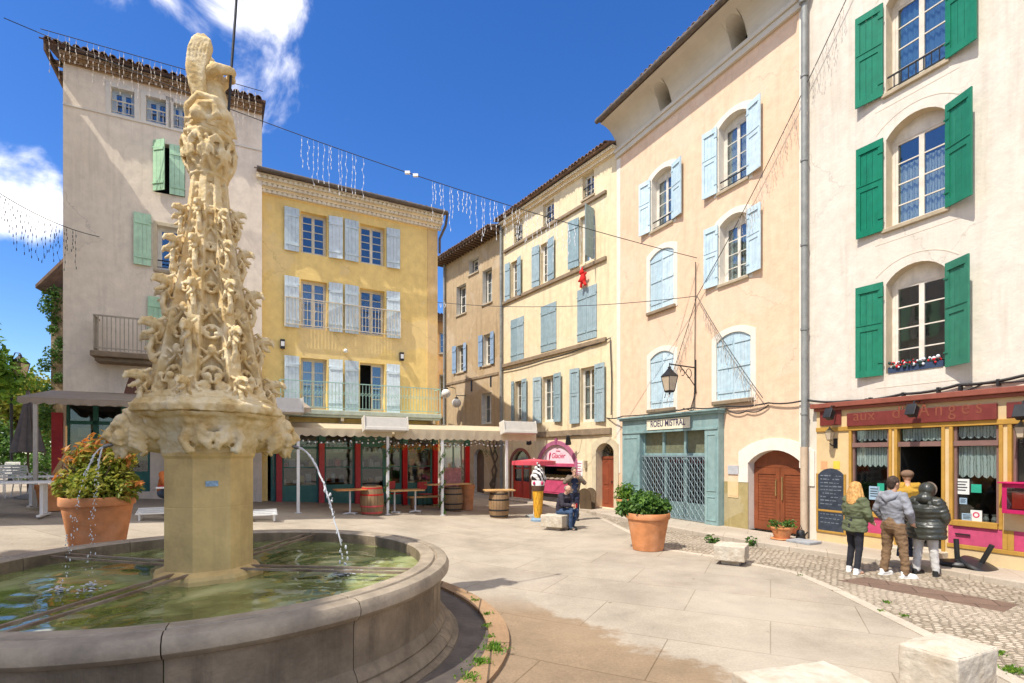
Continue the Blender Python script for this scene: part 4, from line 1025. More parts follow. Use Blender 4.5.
# ================= peach house
def peach():
    F = FP
    L = F.u(808.5); zt = F.z(617, 152)
    h = thing('peach_house', 'tall peach stucco house with pale blue shutters and a deep curved white eave', 'house', (F.p[0], F.p[1], 0), F.a)
    W1 = F.op(652, 672.5, 169, 226, 0.16); W2 = F.op(719, 747.6, 113, 185, 0.18)
    W4 = F.op(720, 747.6, 214, 280, 0.18)
    W3 = F.op(650, 674, 249, 308, 0.2); W5 = F.op(650.5, 674, 351, 408, 0.2); W6 = F.op(716.5, 751, 332, 399, 0.22)
    DR = F.op(748.5, 803, 450, 533, 0.36, rev=0.27, room=1.0); DR['z0'] = BZ
    SH = F.op(634, 714, 424, 520, 0, room=1.5); SH['z0'] = BZ
    ops = [W1, W2, W3, W4, W5, W6, DR, SH]
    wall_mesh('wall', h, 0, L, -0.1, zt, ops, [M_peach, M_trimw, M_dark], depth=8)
    for o in ops[:6]:
        surround(h, o, 0.17, M_trimw)
    for o in (W1, W2, W4):
        window(h, o, M_frame, rows=4, y=0.22, sill=M_stone, railing=0.3 if o is not W4 else None, curtain=M_lace if o is W4 else M_curt, cz=(0, 0.95))
        w = (o['u1']-o['u0'])/2
        shutter(h, o['u0']-0.03, -1, w*1.02, o['z0'], o['z1']-0.1, M_blue, 7, 'panel')
        shutter(h, o['u1']+0.03, 1, w*1.02, o['z0'], o['z1']-0.1, M_blue, 7, 'panel')
    for o in (W3, W5, W6):
        closed(h, o, M_blue, 'batten3', 0.05)
        s = MB(); s.box(o['u0']-0.1, o['u1']+0.1, -0.11, 0.0, o['z0']-0.13, o['z0']-0.02); s.build('sill', M_dstone, h, bevel=0.015)
    # white corner band, dado
    m = MB(); m.box(0.0, 0.22, -0.016, 0, BZ+1.4, zt-0.02); m.box(L-0.24, L-0.002, -0.016, 0, BZ+1.75, zt-0.02); each(m, 'corner_band', M_trimw, h)
    zd = F.z(740, 482)
    m = MB(); m.box(F.u(727)-0.08, DR['u0'], -0.02, 0, -0.1, zd); m.box(DR['u1'], L-0.004, -0.02, 0, -0.1, zd)
    each(m, 'dado', M_dado, h)
    # coved eave: concave curve from wall to gutter
    prof = []
    zc = zt; dep = 0.78; hh = 0.86
    for k in range(13):
        a = math.pi/2*k/12
        prof.append((-dep*(1-math.cos(a)), zc + hh*math.sin(a)))
    m = MB()
    nich = [F.u(657, -0.4), F.u(730, -0.4)]
    n = len(prof)
    cells = [0.0]
    for c in nich: cells += [c-0.27, c+0.27]
    cells.append(L)
    for i in range(len(cells)-1):
        isn = i % 2 == 1
        for k in range(n-1):
            if isn and 1 <= k < 9: continue
            (y0, z0), (y1, z1) = prof[k], prof[k+1]
            m.poly([(cells[i], y0, z0), (cells[i+1], y0, z0), (cells[i+1], y1, z1), (cells[i], y1, z1)])
        if isn:     # round headed attic opening cut through the cove
            a, b = cells[i], cells[i+1]; c = (a+b)/2; r = (b-a)/2
            y0, z0 = prof[1]; y1, z1 = prof[9]
            def S(u, t):    # point on cove at height fraction t
                kk = 1 + t*8; j = min(int(kk), 8); f = kk-j
                return (u, prof[j][0]+(prof[j+1][0]-prof[j][0])*f, prof[j][1]+(prof[j+1][1]-prof[j][1])*f)
            q = 10
            arc = [(c - r*math.cos(math.pi*j/q), 0.50 + 0.48*math.sin(math.pi*j/q)) for j in range(q+1)]
            for j in range(q//2):
                m.poly([S(a, 1.0), S(*arc[j]), S(*arc[j+1])]); 
            for j in range(q//2, q):
                m.poly([S(b, 1.0), S(*arc[j]), S(*arc[j+1])])
            m.poly([S(a, 1.0), S(*arc[q//2]), S(b, 1.0)])
            rim = [(a, 0.0)] + arc + [(b, 0.0)]
            for p, s in zip(rim, rim[1:]):
                P_, Q_ = S(*p), S(*s)
                m.m = 1
                m.poly([P_, Q_, (Q_[0], 0.5, Q_[2]), (P_[0], 0.5, P_[2])])
            m.poly([S(a, 0.0), S(b, 0.0), (b, 0.5, z0), (a, 0.5, z0)])
            m.m = 2
            m.poly([(a-0.1, 0.5, z0-0.1), (b+0.1, 0.5, z0-0.1), (b+0.1, 0.5, z1+0.3), (a-0.1, 0.5, z1+0.3)])
            m.m = 0
    m.poly([(0, p[0], p[1]) for p in prof] + [(0, 0, zc+hh)]); m.poly([(L, p[0], p[1]) for p in reversed(prof)] + [(L, 0, zc+hh)])
    m.poly([(0, -dep, zc+hh), (L, -dep, zc+hh), (L, 0.0, zc+hh+0.01), (0, 0.0, zc+hh+0.01)])
    m.build('eave_cove', [M_trimc, M_trimc, M_dark], h, smooth=30)
    m = MB(); m.box(0, L, -0.10, 0, zc-0.30, zc-0.12); m.box(0, L, -0.16, 0, zc-0.12, zc-0.003); m.build('cornice', M_trimc, h, bevel=0.01)
    roof(h, -0.02, L, zc+hh+0.02, 0.90, 6, 0.28, seed=3)
    m = MB(); m.tube([(0, -0.95, zc+hh+0.03), (L-0.05, -0.95, zc+hh-0.02)], 0.085, 10); m.build('gutter', M_zinc2, h, smooth=50)
    up = F.u(809)-0.02
    m = MB(); m.lathe([(0.09,-0.45),(0.11,-0.2),(0.19,-0.12),(0.21,0.12),(0.17,0.2)], 14, (up, -0.2, zc+0.1)); m.build('hopper', M_zinc, h, smooth=40)
    pipe(h, [(up, -0.15, zc-0.2), (up, -0.15, 2.4)], 0.075)
    pipe(h, [(up, -0.16, 2.4), (up, -0.16, 0.1)], 0.085, M_pipeb, clips=False)
    # arched double door
    m = MB(); o = DR; y = 0.22
    um = (o['u0']+o['u1'])/2
    zs = o['z1']-0.48
    d = MB()
    for a, b in ((o['u0'], um-0.006), (um+0.006, o['u1'])):
        st = 0.13
        d.box(a, a+st, y, y+0.06, BZ+0.02, zs-0.004); d.box(b-st, b, y, y+0.06, BZ+0.02, zs-0.004)
        d.box(a+st, b-st, y, y+0.06, BZ+0.02, BZ+0.26); d.box(a+st, b-st, y, y+0.06, zs-0.18, zs-0.004)
        nz = 16; z0 = BZ+0.26; z1 = zs-0.18
        for k in range(nz):
            d.box(a+st, b-st, y+0.018, y+0.05, z0+(z1-z0)*k/nz+0.004, z0+(z1-z0)*(k+1)/nz-0.002)
        d.box(a+st, b-st, y+0.035, y+0.05, z0, z1)
    pts = [(o['u0'], zs), (o['u1'], zs)] + [(p[0], p[1]+0.01) for p in reversed(arc_pts(o, 12))]
    d.prism(pts, y+0.004, y+0.055)
    dd = d.build('door', M_door, h, bevel=0.006)
    m = MB(); m.box(um-0.11, um-0.08, y-0.05, y-0.03, 1.10, 1.50); m.box(um+0.08, um+0.11, y-0.05, y-0.03, 1.0, 1.62)
    for a in (um-0.095, um+0.095): m.box(a-0.012, a+0.012, y-0.03, y, 1.12, 1.16); m.box(a-0.012, a+0.012, y-0.03, y, 1.5, 1.54)
    m.build('handle', mat('brass', (0.5,0.36,0.16), metal=0.7, rough=0.35, bump=0), dd)
    surround(h, dict(DR, z0=zd), 0.32, M_trimw, t=0.03, sill=False, name='arch_surround')
    # wall plates
    u0, z0 = F.uz(728.5, 474); u1, z1 = F.uz(739.5, 465.5)
    m = MB(); m.box(u0, u1, -0.03, 0, z0, z1); p = m.build('wall_plate', mat('grey plate', (0.45,0.45,0.46), rough=0.4), h); p['label'] = 'small grey name plate'
    u0, z0 = F.uz(728.5, 497); u1, z1 = F.uz(739, 482)
    m = MB(); m.box(u0, u1, -0.035, 0, z0, z1); m.box(u0+0.05, u1-0.05, -0.04, -0.03, z0+0.05, z1-0.05); m.build('meter_box', M_restw, h)
    # teal shopfront box
    o = SH
    u0, u1 = F.u(627.5), F.u(727)-0.1; zt = F.z(627.5, 418.5)
    y0 = -0.24
    s = MB()
    def bx(a, b, za, zb, ya=y0, yb=0.0): s.box(a, b, ya, yb, za, zb)
    ua, ub = F.u(639.5, y0), F.u(704.5, y0)
    zl = F.z(672, 431, y0)
    bx(u0, ua, BZ, zl); bx(ub, u1, BZ, zl); bx(u0, u1, zl, zt-0.12)
    s.box(u0-0.06, u1+0.06, y0-0.10, 0, zt-0.12, zt-0.05); s.box(u0-0.1, u1+0.1, y0-0.16, 0, zt-0.05, zt)
    for a, b in ((u0, ua), (ub, u1)):          # pilaster panels
        for za, zb in ((BZ+0.12, BZ+0.85), (BZ+1.0, zl-0.15)):
            bx(a+0.08, a+0.12, za, zb, y0-0.018, y0+0.01); bx(b-0.12, b-0.08, za, zb, y0-0.018, y0+0.01)
            bx(a+0.12, b-0.12, za, za+0.04, y0-0.018, y0+0.01); bx(a+0.12, b-0.12, zb-0.04, zb, y0-0.018, y0+0.01)
    bx(u0+0.02, u1-0.02, zl-0.02, zl+0.05, y0-0.03, y0+0.01)
    ztr = F.z(672, 455, 0)
    yb = 0.0
    s.box(ua, ub, -0.06, 0.04, ztr-0.06, ztr+0.06)
    n = 3
    for k in range(n+1):
        x = ua + (ub-ua)*k/n
        s.box(max(ua, x-0.05), min(ub, x+0.05), -0.05, 0.05, BZ if k in (0, 3) else ztr, zl)
    for x in (ua+(ub-ua)*0.36, ua+(ub-ua)*0.66): s.box(x-0.07, x+0.07, -0.04, 0.05, BZ, ztr)
    s.box(ua, ub, -0.04, 0.06, BZ, BZ+0.55)
    sf = s.build('shopfront', M_teal, h, bevel=0.006)
    g = MB(); g.box(ua, ub, 0.012, 0.018, BZ+0.5, ztr); g.build('pane', M_sglass, sf)
    g = MB(); g.box(ua, ub, 0.012, 0.018, ztr, zl); g.build('transom_pane', mat('dusty olive glass', (0.16,0.17,0.11), rough=0.25, var=0.2), sf)
    # folding grille
    gr = MB(); yg = -0.14; n = 26
    zlo, zhi = BZ+0.06, ztr-0.07
    for k in range(n+1):
        x = ua+0.05 + (ub-ua-0.1)*k/n
        gr.box(x-0.009, x+0.009, yg-0.008, yg+0.008, zlo, zhi)
    rows = 7
    for r in range(rows):
        za = zlo + (zhi-zlo)*r/rows; zb = zlo + (zhi-zlo)*(r+1)/rows
        for k in range(n):
            xa = ua+0.05 + (ub-ua-0.1)*k/n; xb = ua+0.05 + (ub-ua-0.1)*(k+1)/n
            zz = (za+zb)/2
            if k % 2: gr.tube([(xa, yg-0.012, za), (xb, yg-0.012, zz), (xa, yg-0.012, zb)], 0.007, 4, False)
            else: gr.tube([(xb, yg-0.012, za), (xa, yg-0.012, zz), (xb, yg-0.012, zb)], 0.007, 4, False)
    gr.box(ua+0.02, ub-0.02, yg-0.02, yg+0.02, zhi, zhi+0.05); gr.box(ua+0.02, ub-0.02, yg-0.015, yg+0.015, zlo-0.03, zlo)
    gr.build('folding_grille', mat('grey green steel', (0.20,0.26,0.28), rough=0.5, metal=0.2, bump=0), sf)
    # shop sign
    a, _ = F.uz(647.8, 424, y0); b, _ = F.uz(691, 424, y0)
    z0 = F.z(669, 429, y0); z1 = F.z(669, 418.6, y0)
    m = MB(); m.box(a, b, y0-0.05, y0-0.03, z0, z1)
    sg = m.build('name_board', mat('ivory sign board', (0.74,0.69,0.52), rough=0.6, stain=(0.6,0.5,0.3), sfac=0.4), sf)
    text_mesh('ROEU MISTRAL', 0.295, mat('violet black letters', (0.06,0.05,0.10), rough=0.6, bump=0), sg, ((a+b)/2, y0-0.052, z0+0.1), ext=0.004, sx=(b-a-0.16)/2.27, off=0.004)
    # cable run above the shop
    zc = F.z(627, 416); 
    cable(h, [(F.u(608), -0.06, F.z(608, 418)), (u0+0.1, -0.30, zt+0.07), (F.u(700), -0.30, zt+0.10), (F.u(727), -0.1, F.z(727, 406)), (F.u(770), -0.06, F.z(770, 403)), (L, -0.1, F.z(808, 400))], 0.022)
    cable(h, [(F.u(690), -0.29, zt+0.12), (F.u(728), -0.07, F.z(728, 409)), (F.u(748), -0.06, F.z(748, 411)), (F.u(770), -0.06, F.z(770, 405))], 0.016, 0.1)
    return h

def cream():
    F = FC; L = F.u(617) ; h = thing('cream_house', 'cream plaster house with grey blue shutters above an ice cream shop', 'house', (F.p[0], F.p[1], 0), F.a)
    zt = F.z(610, 157)
    T = [F.op(514, 522.5, 221, 242), F.op(543, 554, 201.5, 224), F.op(582.5, 594, 173, 197)]
    A = [F.op(510.8, 513.6, 262, 298), F.op(540.5, 548.5, 243, 283), F.op(580, 594.5, 214, 262)]
    A[0] = F.op(511, 518, 261, 298)
    B = [F.op(511, 524, 318, 361), F.op(541, 556.5, 304, 351), F.op(577.5, 597, 287, 340)]
    Cw = [F.op(515, 522.5, 381, 422), F.op(542.5, 554.5, 376, 422), F.op(580.5, 595.5, 367, 422)]
    AR = F.op(539.5, 575.5, 444.5, 504, 0.75, rev=0.3); AR['z0'] = BZ; AR['rise'] = 0.72*(AR['u1']-AR['u0'])/2
    AL = F.op(511.5, 530, 450.5, 500, 0.5, rev=0.2); AL['z0'] = BZ; AL['rise'] = 0.8*(AL['u1']-AL['u0'])/2
    DR = F.op(597, 617, 443, 506, 0.35, rev=0.35); DR['z0'] = BZ; DR['u1'] = min(DR['u1'], L-0.12); DR['rise'] = 0.3
    ops = T + A + B + Cw + [AR, AL, DR]
    wall_mesh('wall', h, 0, L, -0.1, zt, ops, [M_cream, M_cream, M_dark], depth=8)
    for o in T: window(h, o, M_frame, rows=3, y=0.16, railing=0.45, sill=M_stone)
    for i, o in enumerate(A):
        window(h, o, M_frame, rows=4, y=0.16, curtain=M_curt if i == 2 else None)
        w = 0.5*(o['u1']-o['u0']) if i else 0.42
        w = [0.40, 0.52, 0.62][i]
        shutter(h, o['u0']-0.02, -1, w, o['z0']-0.03, o['z1']+0.03, M_blue2, 5, 'batten')
        shutter(h, o['u1']+0.02, 1, w, o['z0']-0.03, o['z1']+0.03, M_blue2, [8, 5, 72][i], 'batten')
    for o in B: closed(h, o, M_blue2, 'batten', 0.0)
    for i, o in enumerate(Cw):
        window(h, o, M_frame, rows=3, y=0.16, curtain=M_curt, cz=(0, 0.9))
        w = [0.44, 0.56, 0.62][i]
        if i < 2: shutter(h, o['u0']-0.02, -1, w if i else 0.2, o['z0']-0.03, o['z1']+0.03, M_blue2, 4, 'panel')
        else: shutter(h, o['u0']-0.02, -1, w*0.9, o['z0']-0.03, o['z1']+0.03, M_blue2, 4, 'panel')
        shutter(h, o['u1']+0.02, 1, w, o['z0']-0.03, o['z1']+0.03, M_blue2, 4, 'panel')
    # string courses
    m = MB()
    for (x0, y0, x1, y1, t) in ((504, 253, 607, 190, 0.14), (502, 306, 607, 256, 0.16), (502, 364.5, 607, 337, 0.18), (535, 433, 612, 427.5, 0.26)):
        za = F.z(x1, y1)
        m.box(F.u(x0)+0.05, F.u(x1), -0.10, 0, za-t, za)
    each(m, 'string_course', M_dstone, h, bevel=0.02)
    genoise(h, 0, L, zt-0.02, 2, M_geno, step=0.12, rh=0.13, r=0.06)
    roof(h, -0.05, L+0.03, zt+0.25, 0.42, 6, 0.28, seed=5)
    cable(h, [(F.u(503), -0.07, F.z(503, 371)), (F.u(545), -0.07, F.z(545, 360)), (F.u(590), -0.07, F.z(590, 346)), (F.u(611.5), -0.07, F.z(611.5, 338)), (F.u(613), -0.07, F.z(613, 380)), (F.u(612.5), -0.07, F.z(612.5, 415))], 0.022)
    pipe(h, [(0.1, -0.12, zt+0.3), (0.1, -0.12, 0.1)], 0.07)
    # stone door surround and red door
    surround(h, DR, 0.24, M_stonep, t=0.06, sill=False, name='door_surround')
    um = (DR['u0']+DR['u1'])/2; zs = DR['z1']-0.62
    d = MB()
    for a, b in ((DR['u0'], um-0.005), (um+0.005, DR['u1'])):
        d.box(a, b, 0.28, 0.33, BZ, zs)
        for za, zb in ((BZ+0.15, BZ+0.75), (BZ+0.9, zs-0.15)):
            d.box(a+0.1, b-0.1, 0.262, 0.282, za, zb)
    d.box(DR['u0'], DR['u1'], 0.25, 0.34, zs, zs+0.1)
    dd = d.build('door', M_doorp, h, bevel=0.01)
    m = MB(); m.ball((um+0.08, 0.25, 1.15), 0.035); m.build('handle', M_iron, dd)
    m = MB(); m.prism([(DR['u0'], zs+0.1), (DR['u1'], zs+0.1)] + list(reversed(arc_pts(DR, 8))), 0.30, 0.31)
    m.build('fanlight', M_glass, dd)
    m = MB()
    for k in range(1, 6):
        a = math.pi*k/6
        m.tube([(um, 0.285, zs+0.12), (um+0.5*math.cos(a), 0.285, zs+0.12+0.42*math.sin(a))], 0.012, 5)
    m.build('fanlight_bars', M_iron, dd)
    # ice cream shop front
    surround(h, AR, 0.17, paint('dark rose arch paint', (0.42, 0.10, 0.20)), t=0.05, sill=False, name='arch_band')
    sp = AR['z1']-AR['rise']
    s = MB()
    sp += 0.24
    ins = lambda z: 0.0
    aa = [(u_, z_) for u_, z_ in arc_pts(AR, 24) if z_ > sp-0.15]
    pts = [(aa[0][0], sp-0.15), (aa[-1][0], sp-0.15)] + list(reversed(aa))
    s.prism(pts, 0.05, 0.09)
    sf = s.build('shop_sign', mat('pale pink sign', (0.82, 0.58, 0.64), var=0.12, rough=0.5, bump=0), h)
    sf['label'] = 'half round pale pink sign with red lettering'
    s = MB(); s.box(AR['u0']+0.02, AR['u1']-0.02, 0.03, 0.10, sp-0.29, sp-0.15); s.build('sign_band', M_pink, sf)
    s = MB(); um = (AR['u0']+AR['u1'])/2; r = (AR['u1']-AR['u0'])/2
    s.box(um-0.07, um+0.07, -0.07, 0.0, AR['z1']-0.02, AR['z1']+0.27); s.build('keystone', paint('plum keystone paint', (0.34,0.05,0.16)), h)
    text_mesh('Glacier', 0.33, M_signred, sf, (um+0.04, 0.046, sp+0.08), shear=0.25)
    text_mesh('Artisan', 0.10, M_signred, sf, (um+0.05, 0.046, sp+0.36))
    m = MB(); m.tube([(um-0.60, 0.04, sp+0.0), (um-0.53, 0.04, sp+0.24)], [0.015, 0.045], 8); m.ball((um-0.52, 0.04, sp+0.28), 0.055, sc=(1,0.4,1)); m.build('sign_emblem', M_signred, sf)
    c = MB(); c.box(AR['u0']+0.02, AR['u1']-0.02, 0.0, 0.5, BZ, BZ+0.38); cc = c.build('counter', mat('dark plinth', (0.05,0.04,0.04)), h)
    c = MB(); c.box(AR['u0']+0.03, AR['u1']-0.03, -0.12, 0.5, BZ+0.38, BZ+0.95); c.box(AR['u0']+0.1, AR['u1']-0.1, -0.14, -0.115, BZ+0.45, BZ+0.88)
    c.build('counter_panel', M_pink, cc)
    c = MB(); c.box(AR['u0']+0.05, AR['u1']-0.05, -0.05, 0.45, BZ+0.95, BZ+1.22); c.build('display_glass', M_glass, cc)
    c = MB()
    for k in range(6):
        x = AR['u0']+0.3+k*(AR['u1']-AR['u0']-0.6)/5; c.ball((x, 0.2, BZ+1.0), 0.14, sc=(1,1,0.5))
    c.build('ice_cream', mat('ice cream', (0.75,0.5,0.4), var=0.4, scale=3), cc)
    c = MB(); c.box(AR['u0']+0.4, AR['u1']-0.3, 0.8, 0.86, BZ+1.7, BZ+2.0); c.box(AR['u0']+0.3, AR['u1']-0.5, 0.78, 0.84, BZ+1.35, BZ+1.45); c.build('menu_board', wood('menu wood', (0.4,0.22,0.1)), cc)
    # left arch: red glazed door
    surround(h, AL, 0.13, M_cornice, t=0.04, sill=False, name='arch_band')
    s = MB(); y = 0.1; sp = AL['z1']-AL['rise']
    for x in (AL['u0'], AL['u0']+(AL['u1']-AL['u0'])*0.5-0.04, AL['u1']-0.09): s.box(x, x+0.09, y, y+0.06, BZ, sp)
    s.box(AL['u0'], AL['u1'], y, y+0.06, BZ, BZ+0.8); s.box(AL['u0'], AL['u1'], y-0.01, y+0.06, sp-0.08, sp+0.02); s.box(AL['u0'], AL['u1'], y, y+0.05, BZ+1.4, BZ+1.46)
    d = s.build('door', paint('bright red door paint', (0.55,0.06,0.035)), h)
    d['label'] = 'bright red glazed door under an arch'
    m = MB(); m.prism([(AL['u0'], BZ+0.8), (AL['u1'], BZ+0.8)] + list(reversed(arc_pts(AL, 10))), y+0.03, y+0.036); m.build('pane', M_sglass, d)
    # wall spots on brackets
    for px, py in ((528.5, 438.5), (568, 438)):
        u, z = F.uz(px, py, -0.5); uw = F.u(px+8)
        m = MB(); m.tube([(u+0.35, 0, z+0.12), (u+0.2, -0.45, z+0.1), (u, -0.5, z+0.05)], 0.015, 6)
        m.cyl((u, -0.5, z+0.1), (u-0.1, -0.4, z-0.25), 0.07, 0.13); m.build('spotlight', M_iron, h, smooth=50)
    # white poster beside the shop
    u0, z0 = F.uz(577, 476); u1, z1 = F.uz(583, 461)
    m = MB(); m.box(u0, u1, -0.03, 0, z0, z1); p = m.build('price_board', M_white, h)
    m = MB()
    for k in range(5): m.box(u0+0.06, u1-0.06-0.03*(k%3), -0.034, -0.03, z1-0.12-k*0.11, z1-0.09-k*0.11)
    m.build('price_lines', M_pink, p)
    m = MB(); u0, z0 = F.uz(585.5, 468); m.box(u0, u0+0.12, -0.1, 0, z0, z0+0.3); m.build('letter_box', M_stone, h)
    return h

def brown():
    F = FB_; L = F.u(502); zt = F.z(501, 231)
    h = thing('brown_house', 'narrow weathered tan house with small steel blue shutters at the back of the square', 'house', (F.p[0], F.p[1], 0), F.a)
    A = [F.op(469, 478.5, 258, 273)]
    Bw = [F.op(456.5, 466, 285, 314), F.op(482.5, 492, 269, 303)]
    Cw = [F.op(457, 464, 345, 372), F.op(483.5, 491, 334, 365)]
    D = [F.op(481.5, 491.5, 393, 424), F.op(474, 484, 449, 494, 0.5)]
    D[1]['z0'] = 0.1
    wall_mesh('wall', h, 0, L, -0.1, zt, A+Bw+Cw+D, [M_brown, M_frame, M_dark], depth=8)
    for o in A+Bw: window(h, o, M_frame, rows=3, y=0.3, sill=M_stone, curtain=M_curt if o is Bw[1] else None)
    for i, o in enumerate(Cw):
        window(h, o, M_frame, rows=3, y=0.2, sill=M_stone)
        w = 0.36
        shutter(h, o['u0']-0.02, -1, w, o['z0']-0.02, o['z1']+0.02, M_blue3, 6, 'batten'); shutter(h, o['u1']+0.02, 1, w, o['z0']-0.02, o['z1']+0.02, M_blue3, 6, 'batten')
    window(h, D[0], M_frame, rows=2, y=0.25)
    m = MB(); m.prism([(D[1]['u0'], 0.1), (D[1]['u1'], 0.1)] + list(reversed(arc_pts(D[1], 8))), 0.2, 0.25); m.build('door', M_oldwood, h)
    m = MB(); za = F.z(494, 373); m.box(0.02, L-0.3, -0.05, 0, za-0.12, za); m.build('string_course', M_dstone, h)
    m = MB()
    for px, py in ((471.7, 386), (491, 381)):
        u, z = F.uz(px, py); m.box(u-0.06, u+0.06, -0.03, 0, z-0.3, z+0.3)
    each(m, 'wall_anchor', M_iron, h)
    roof(h, -0.3, L+0.05, zt+0.02, 0.75, 6, 0.28, seed=8)
    m = MB()
    n = 22
    for k in range(n): x = -0.2+(L+0.2)*k/(n-1); m.box(x-0.05, x+0.05, -0.7, 0.0, zt-0.12, zt+0.02)
    m.build('rafters', M_oldwood, h)
    pipe(h, [(0.12, -0.12, zt), (0.12, -0.12, 0.2)], 0.07)
    return h
# ---------------------------------------------------------------- left: yellow house, beige house, far and side houses
gY = G(300, 502)
FY = Facade((gY.x, gY.y), (1.0, 0.5476)); FY.shift(FY.u(256))
pB = FY.world(FY.u(262), -0.25, 0)
FB = Facade((pB.x, pB.y), (1.0, 0.51)); FB.shift(FB.u(63))

def scroll_bar(m, x, y, z0, z1, t=0.009):
    m.box(x-t, x+t, y-t, y+t, z0, z1)

def yellow():
    F = FY; L = F.u(437.5)
    h = thing('yellow_house', 'bright yellow house with pale blue shutters and a pale green balcony over the terrace', 'house', (F.p[0], F.p[1], 0), F.a)
    zt = F.z(437, 230)
    r1 = [F.op(300.5, 325.5, 213.5, 254), F.op(360, 384, 225.5, 265)]
    r2 = [F.op(300.5, 328, 281, 329), F.op(360, 385, 289.5, 336)]
    r3 = [F.op(301.5, 327, 359, 409.5), F.op(360, 385, 363, 411)]
    for r in (r1, r2, r3):      # the two bays stand at one height on every floor
        za = (r[0]['z1']+r[1]['z1'])/2; zb = (r[0]['z0']+r[1]['z0'])/2
        for o in r: o['z1'] = za; o['z0'] = zb; o['rise'] = 0
    for k in (0, 1):
        a = sum(r[k]['u0'] for r in (r1, r2, r3))/3; b = sum(r[k]['u1'] for r in (r1, r2, r3))/3
        for r in (r1, r2, r3): r[k]['u0'] = a; r[k]['u1'] = b
    zsh = F.z(340, 428)
    G0 = dict(u0=0.35, u1=L-0.15, z0=0.15, z1=zsh, rise=0, rev=0.3, room=3.5)
    ops = r1+r2+r3+[G0]
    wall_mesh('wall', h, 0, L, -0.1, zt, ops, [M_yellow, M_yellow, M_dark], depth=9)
    for i, o in enumerate(ops[:6]):
        window(h, o, M_frame2, rows=5 if i < 4 else 4, y=0.2, curtain=M_curt if i in (2, 4) else None, leaf_open=(i == 5), cz=(0, 0.95), fw=0.045)
        w = (o['u1']-o['u0'])*0.55
        shutter(h, o['u0']-0.06, -1, w, o['z0']-0.02, o['z1']+0.02, M_bluew, 5, 'batten')
        shutter(h, o['u1']+0.06, 1, w, o['z0']-0.02, o['z1']+0.02, M_bluew, 5, 'batten')
    # railing across the second floor, balcony on the first
    def rail(name, ua, ub, z0, hgt, yo, m_, fancy=False, slab=None):
        m = MB(); t = 0.011
        for (a, b, ya, yb) in ((ua, ub, yo, yo), ):
            m.box(a, b, yo-0.015, yo+0.015, z0+hgt-0.015, z0+hgt+0.015); m.box(a, b, yo-0.012, yo+0.012, z0+0.07, z0+0.095)
        for a in (ua, ub):
            m.box(a-0.014, a+0.014, yo, 0.0, z0+hgt-0.014, z0+hgt+0.014); m.box(a-0.012, a+0.012, yo, 0.0, z0+0.07, z0+0.094)
            m.box(a-0.016, a+0.016, yo-0.016, yo+0.016, z0, z0+hgt)
        n = int((ub-ua)/0.115)
        for k in range(1, n):
            x = ua+(ub-ua)*k/n; scroll_bar(m, x, yo, z0+0.09, z0+hgt, 0.007)
            if fancy or k % 4 == 0:
                pts = [(x+0.045*math.cos(a), yo, z0+hgt*0.62+0.06*math.sin(a)) for a in [j*math.pi/4 for j in range(9)]]
                m.tube(pts, 0.006, 4)
        return m.build(name, m_, h)
    ua, ub = F.u(285), F.u(399.5)
    rail('guard_rail', ua, ub, r2[0]['z0'], 0.98, -0.13, M_railw)
    ua, ub = F.u(279), F.u(436)-0.05
    zb = r3[0]['z0']-0.06
    m = MB(); m.box(ua-0.05, ub+0.05, -0.62, 0.0, zb-0.16, zb); m.box(ua, ub, -0.56, 0.0, zb-0.24, zb-0.16)
    b = m.build('balcony', M_railg2, h, bevel=0.02)
    rr = rail('railing', ua, ub, zb, 0.95, -0.57, M_railg, fancy=True); rr.parent = b
    m = MB()
    for px in (286, 340, 396, 430):
        u = F.u(px); m.prism([(u-0.05, zb-0.24), (u-0.05, zb-0.55), (u+0.05, zb-0.55), (u+0.05, zb-0.24)][::1], -0.1, 0.0); m.box(u-0.05, u+0.05, -0.45, -0.1, zb-0.36, zb-0.24)
    each(m, 'corbel', M_geno, b)
    genoise(h, 0, L+0.12, zt-0.02, 3, M_geno, step=0.12, rh=0.17)
    roof(h, 0, L+0.25, zt+0.5, 0.40, 7, 0.28, seed=2)
    m = MB(); m.tube([(0, -0.55, zt+0.52), (L+0.2, -0.55, zt+0.50)], 0.07, 8); m.tube([(L+0.2, -0.55, zt+0.5), (L+0.22, -0.3, zt+0.1), (L+0.07, -0.05, zt-0.35), (L+0.07, -0.05, zt-0.9)], 0.05, 8); m.build('gutter', M_zinc2, h, smooth=50)
    u, z = F.uz(287.5, 175, 2.5)
    m = MB(); m.box(u-0.14, u+0.14, 2.3, 2.7, zt+0.9, zt+2.0); m.build('chimney', mat('grey flue', (0.35,0.33,0.31)), h)
    m = MB(); m.box(L-0.42, L-0.001, -0.018, 0, zsh+0.4, zt); m.build('corner_band', plaster('paler yellow render', (0.76,0.52,0.22), (0.6,0.4,0.2), (0.5,0.34,0.18)), h)
    for px, py in ((282.3, 344.5), (401, 357)):
        u, z = F.uz(px, py); m = MB(); m.box(u-0.07, u+0.07, -0.16, -0.02, z-0.15, z+0.15); m.box(u-0.05, u+0.05, -0.02, 0, z-0.1, z+0.1)
        l = m.build('wall_lamp', M_iron, h); m = MB(); m.box(u-0.055, u+0.055, -0.166, -0.16, z-0.08, z+0.08); m.build('lamp_glass', M_white, l)
    u, z = F.uz(345, 351.5); m = MB(); m.cyl((u, -0.12, z), (u, 0, z), 0.06); m.ball((u, -0.13, z), 0.075); m.build('alarm_dome', M_white, h, smooth=50)
    # ground floor: green shopfront between red posts
    s = MB(); gl = MB(); rd = MB(); y = 0.06
    posts = [F.u(p) for p in (279, 321.5, 357.5, 404.5, 435)]
    bot = [0.62, 0.5, 0.42, 0.34, 0.3]
    zz = 0.3
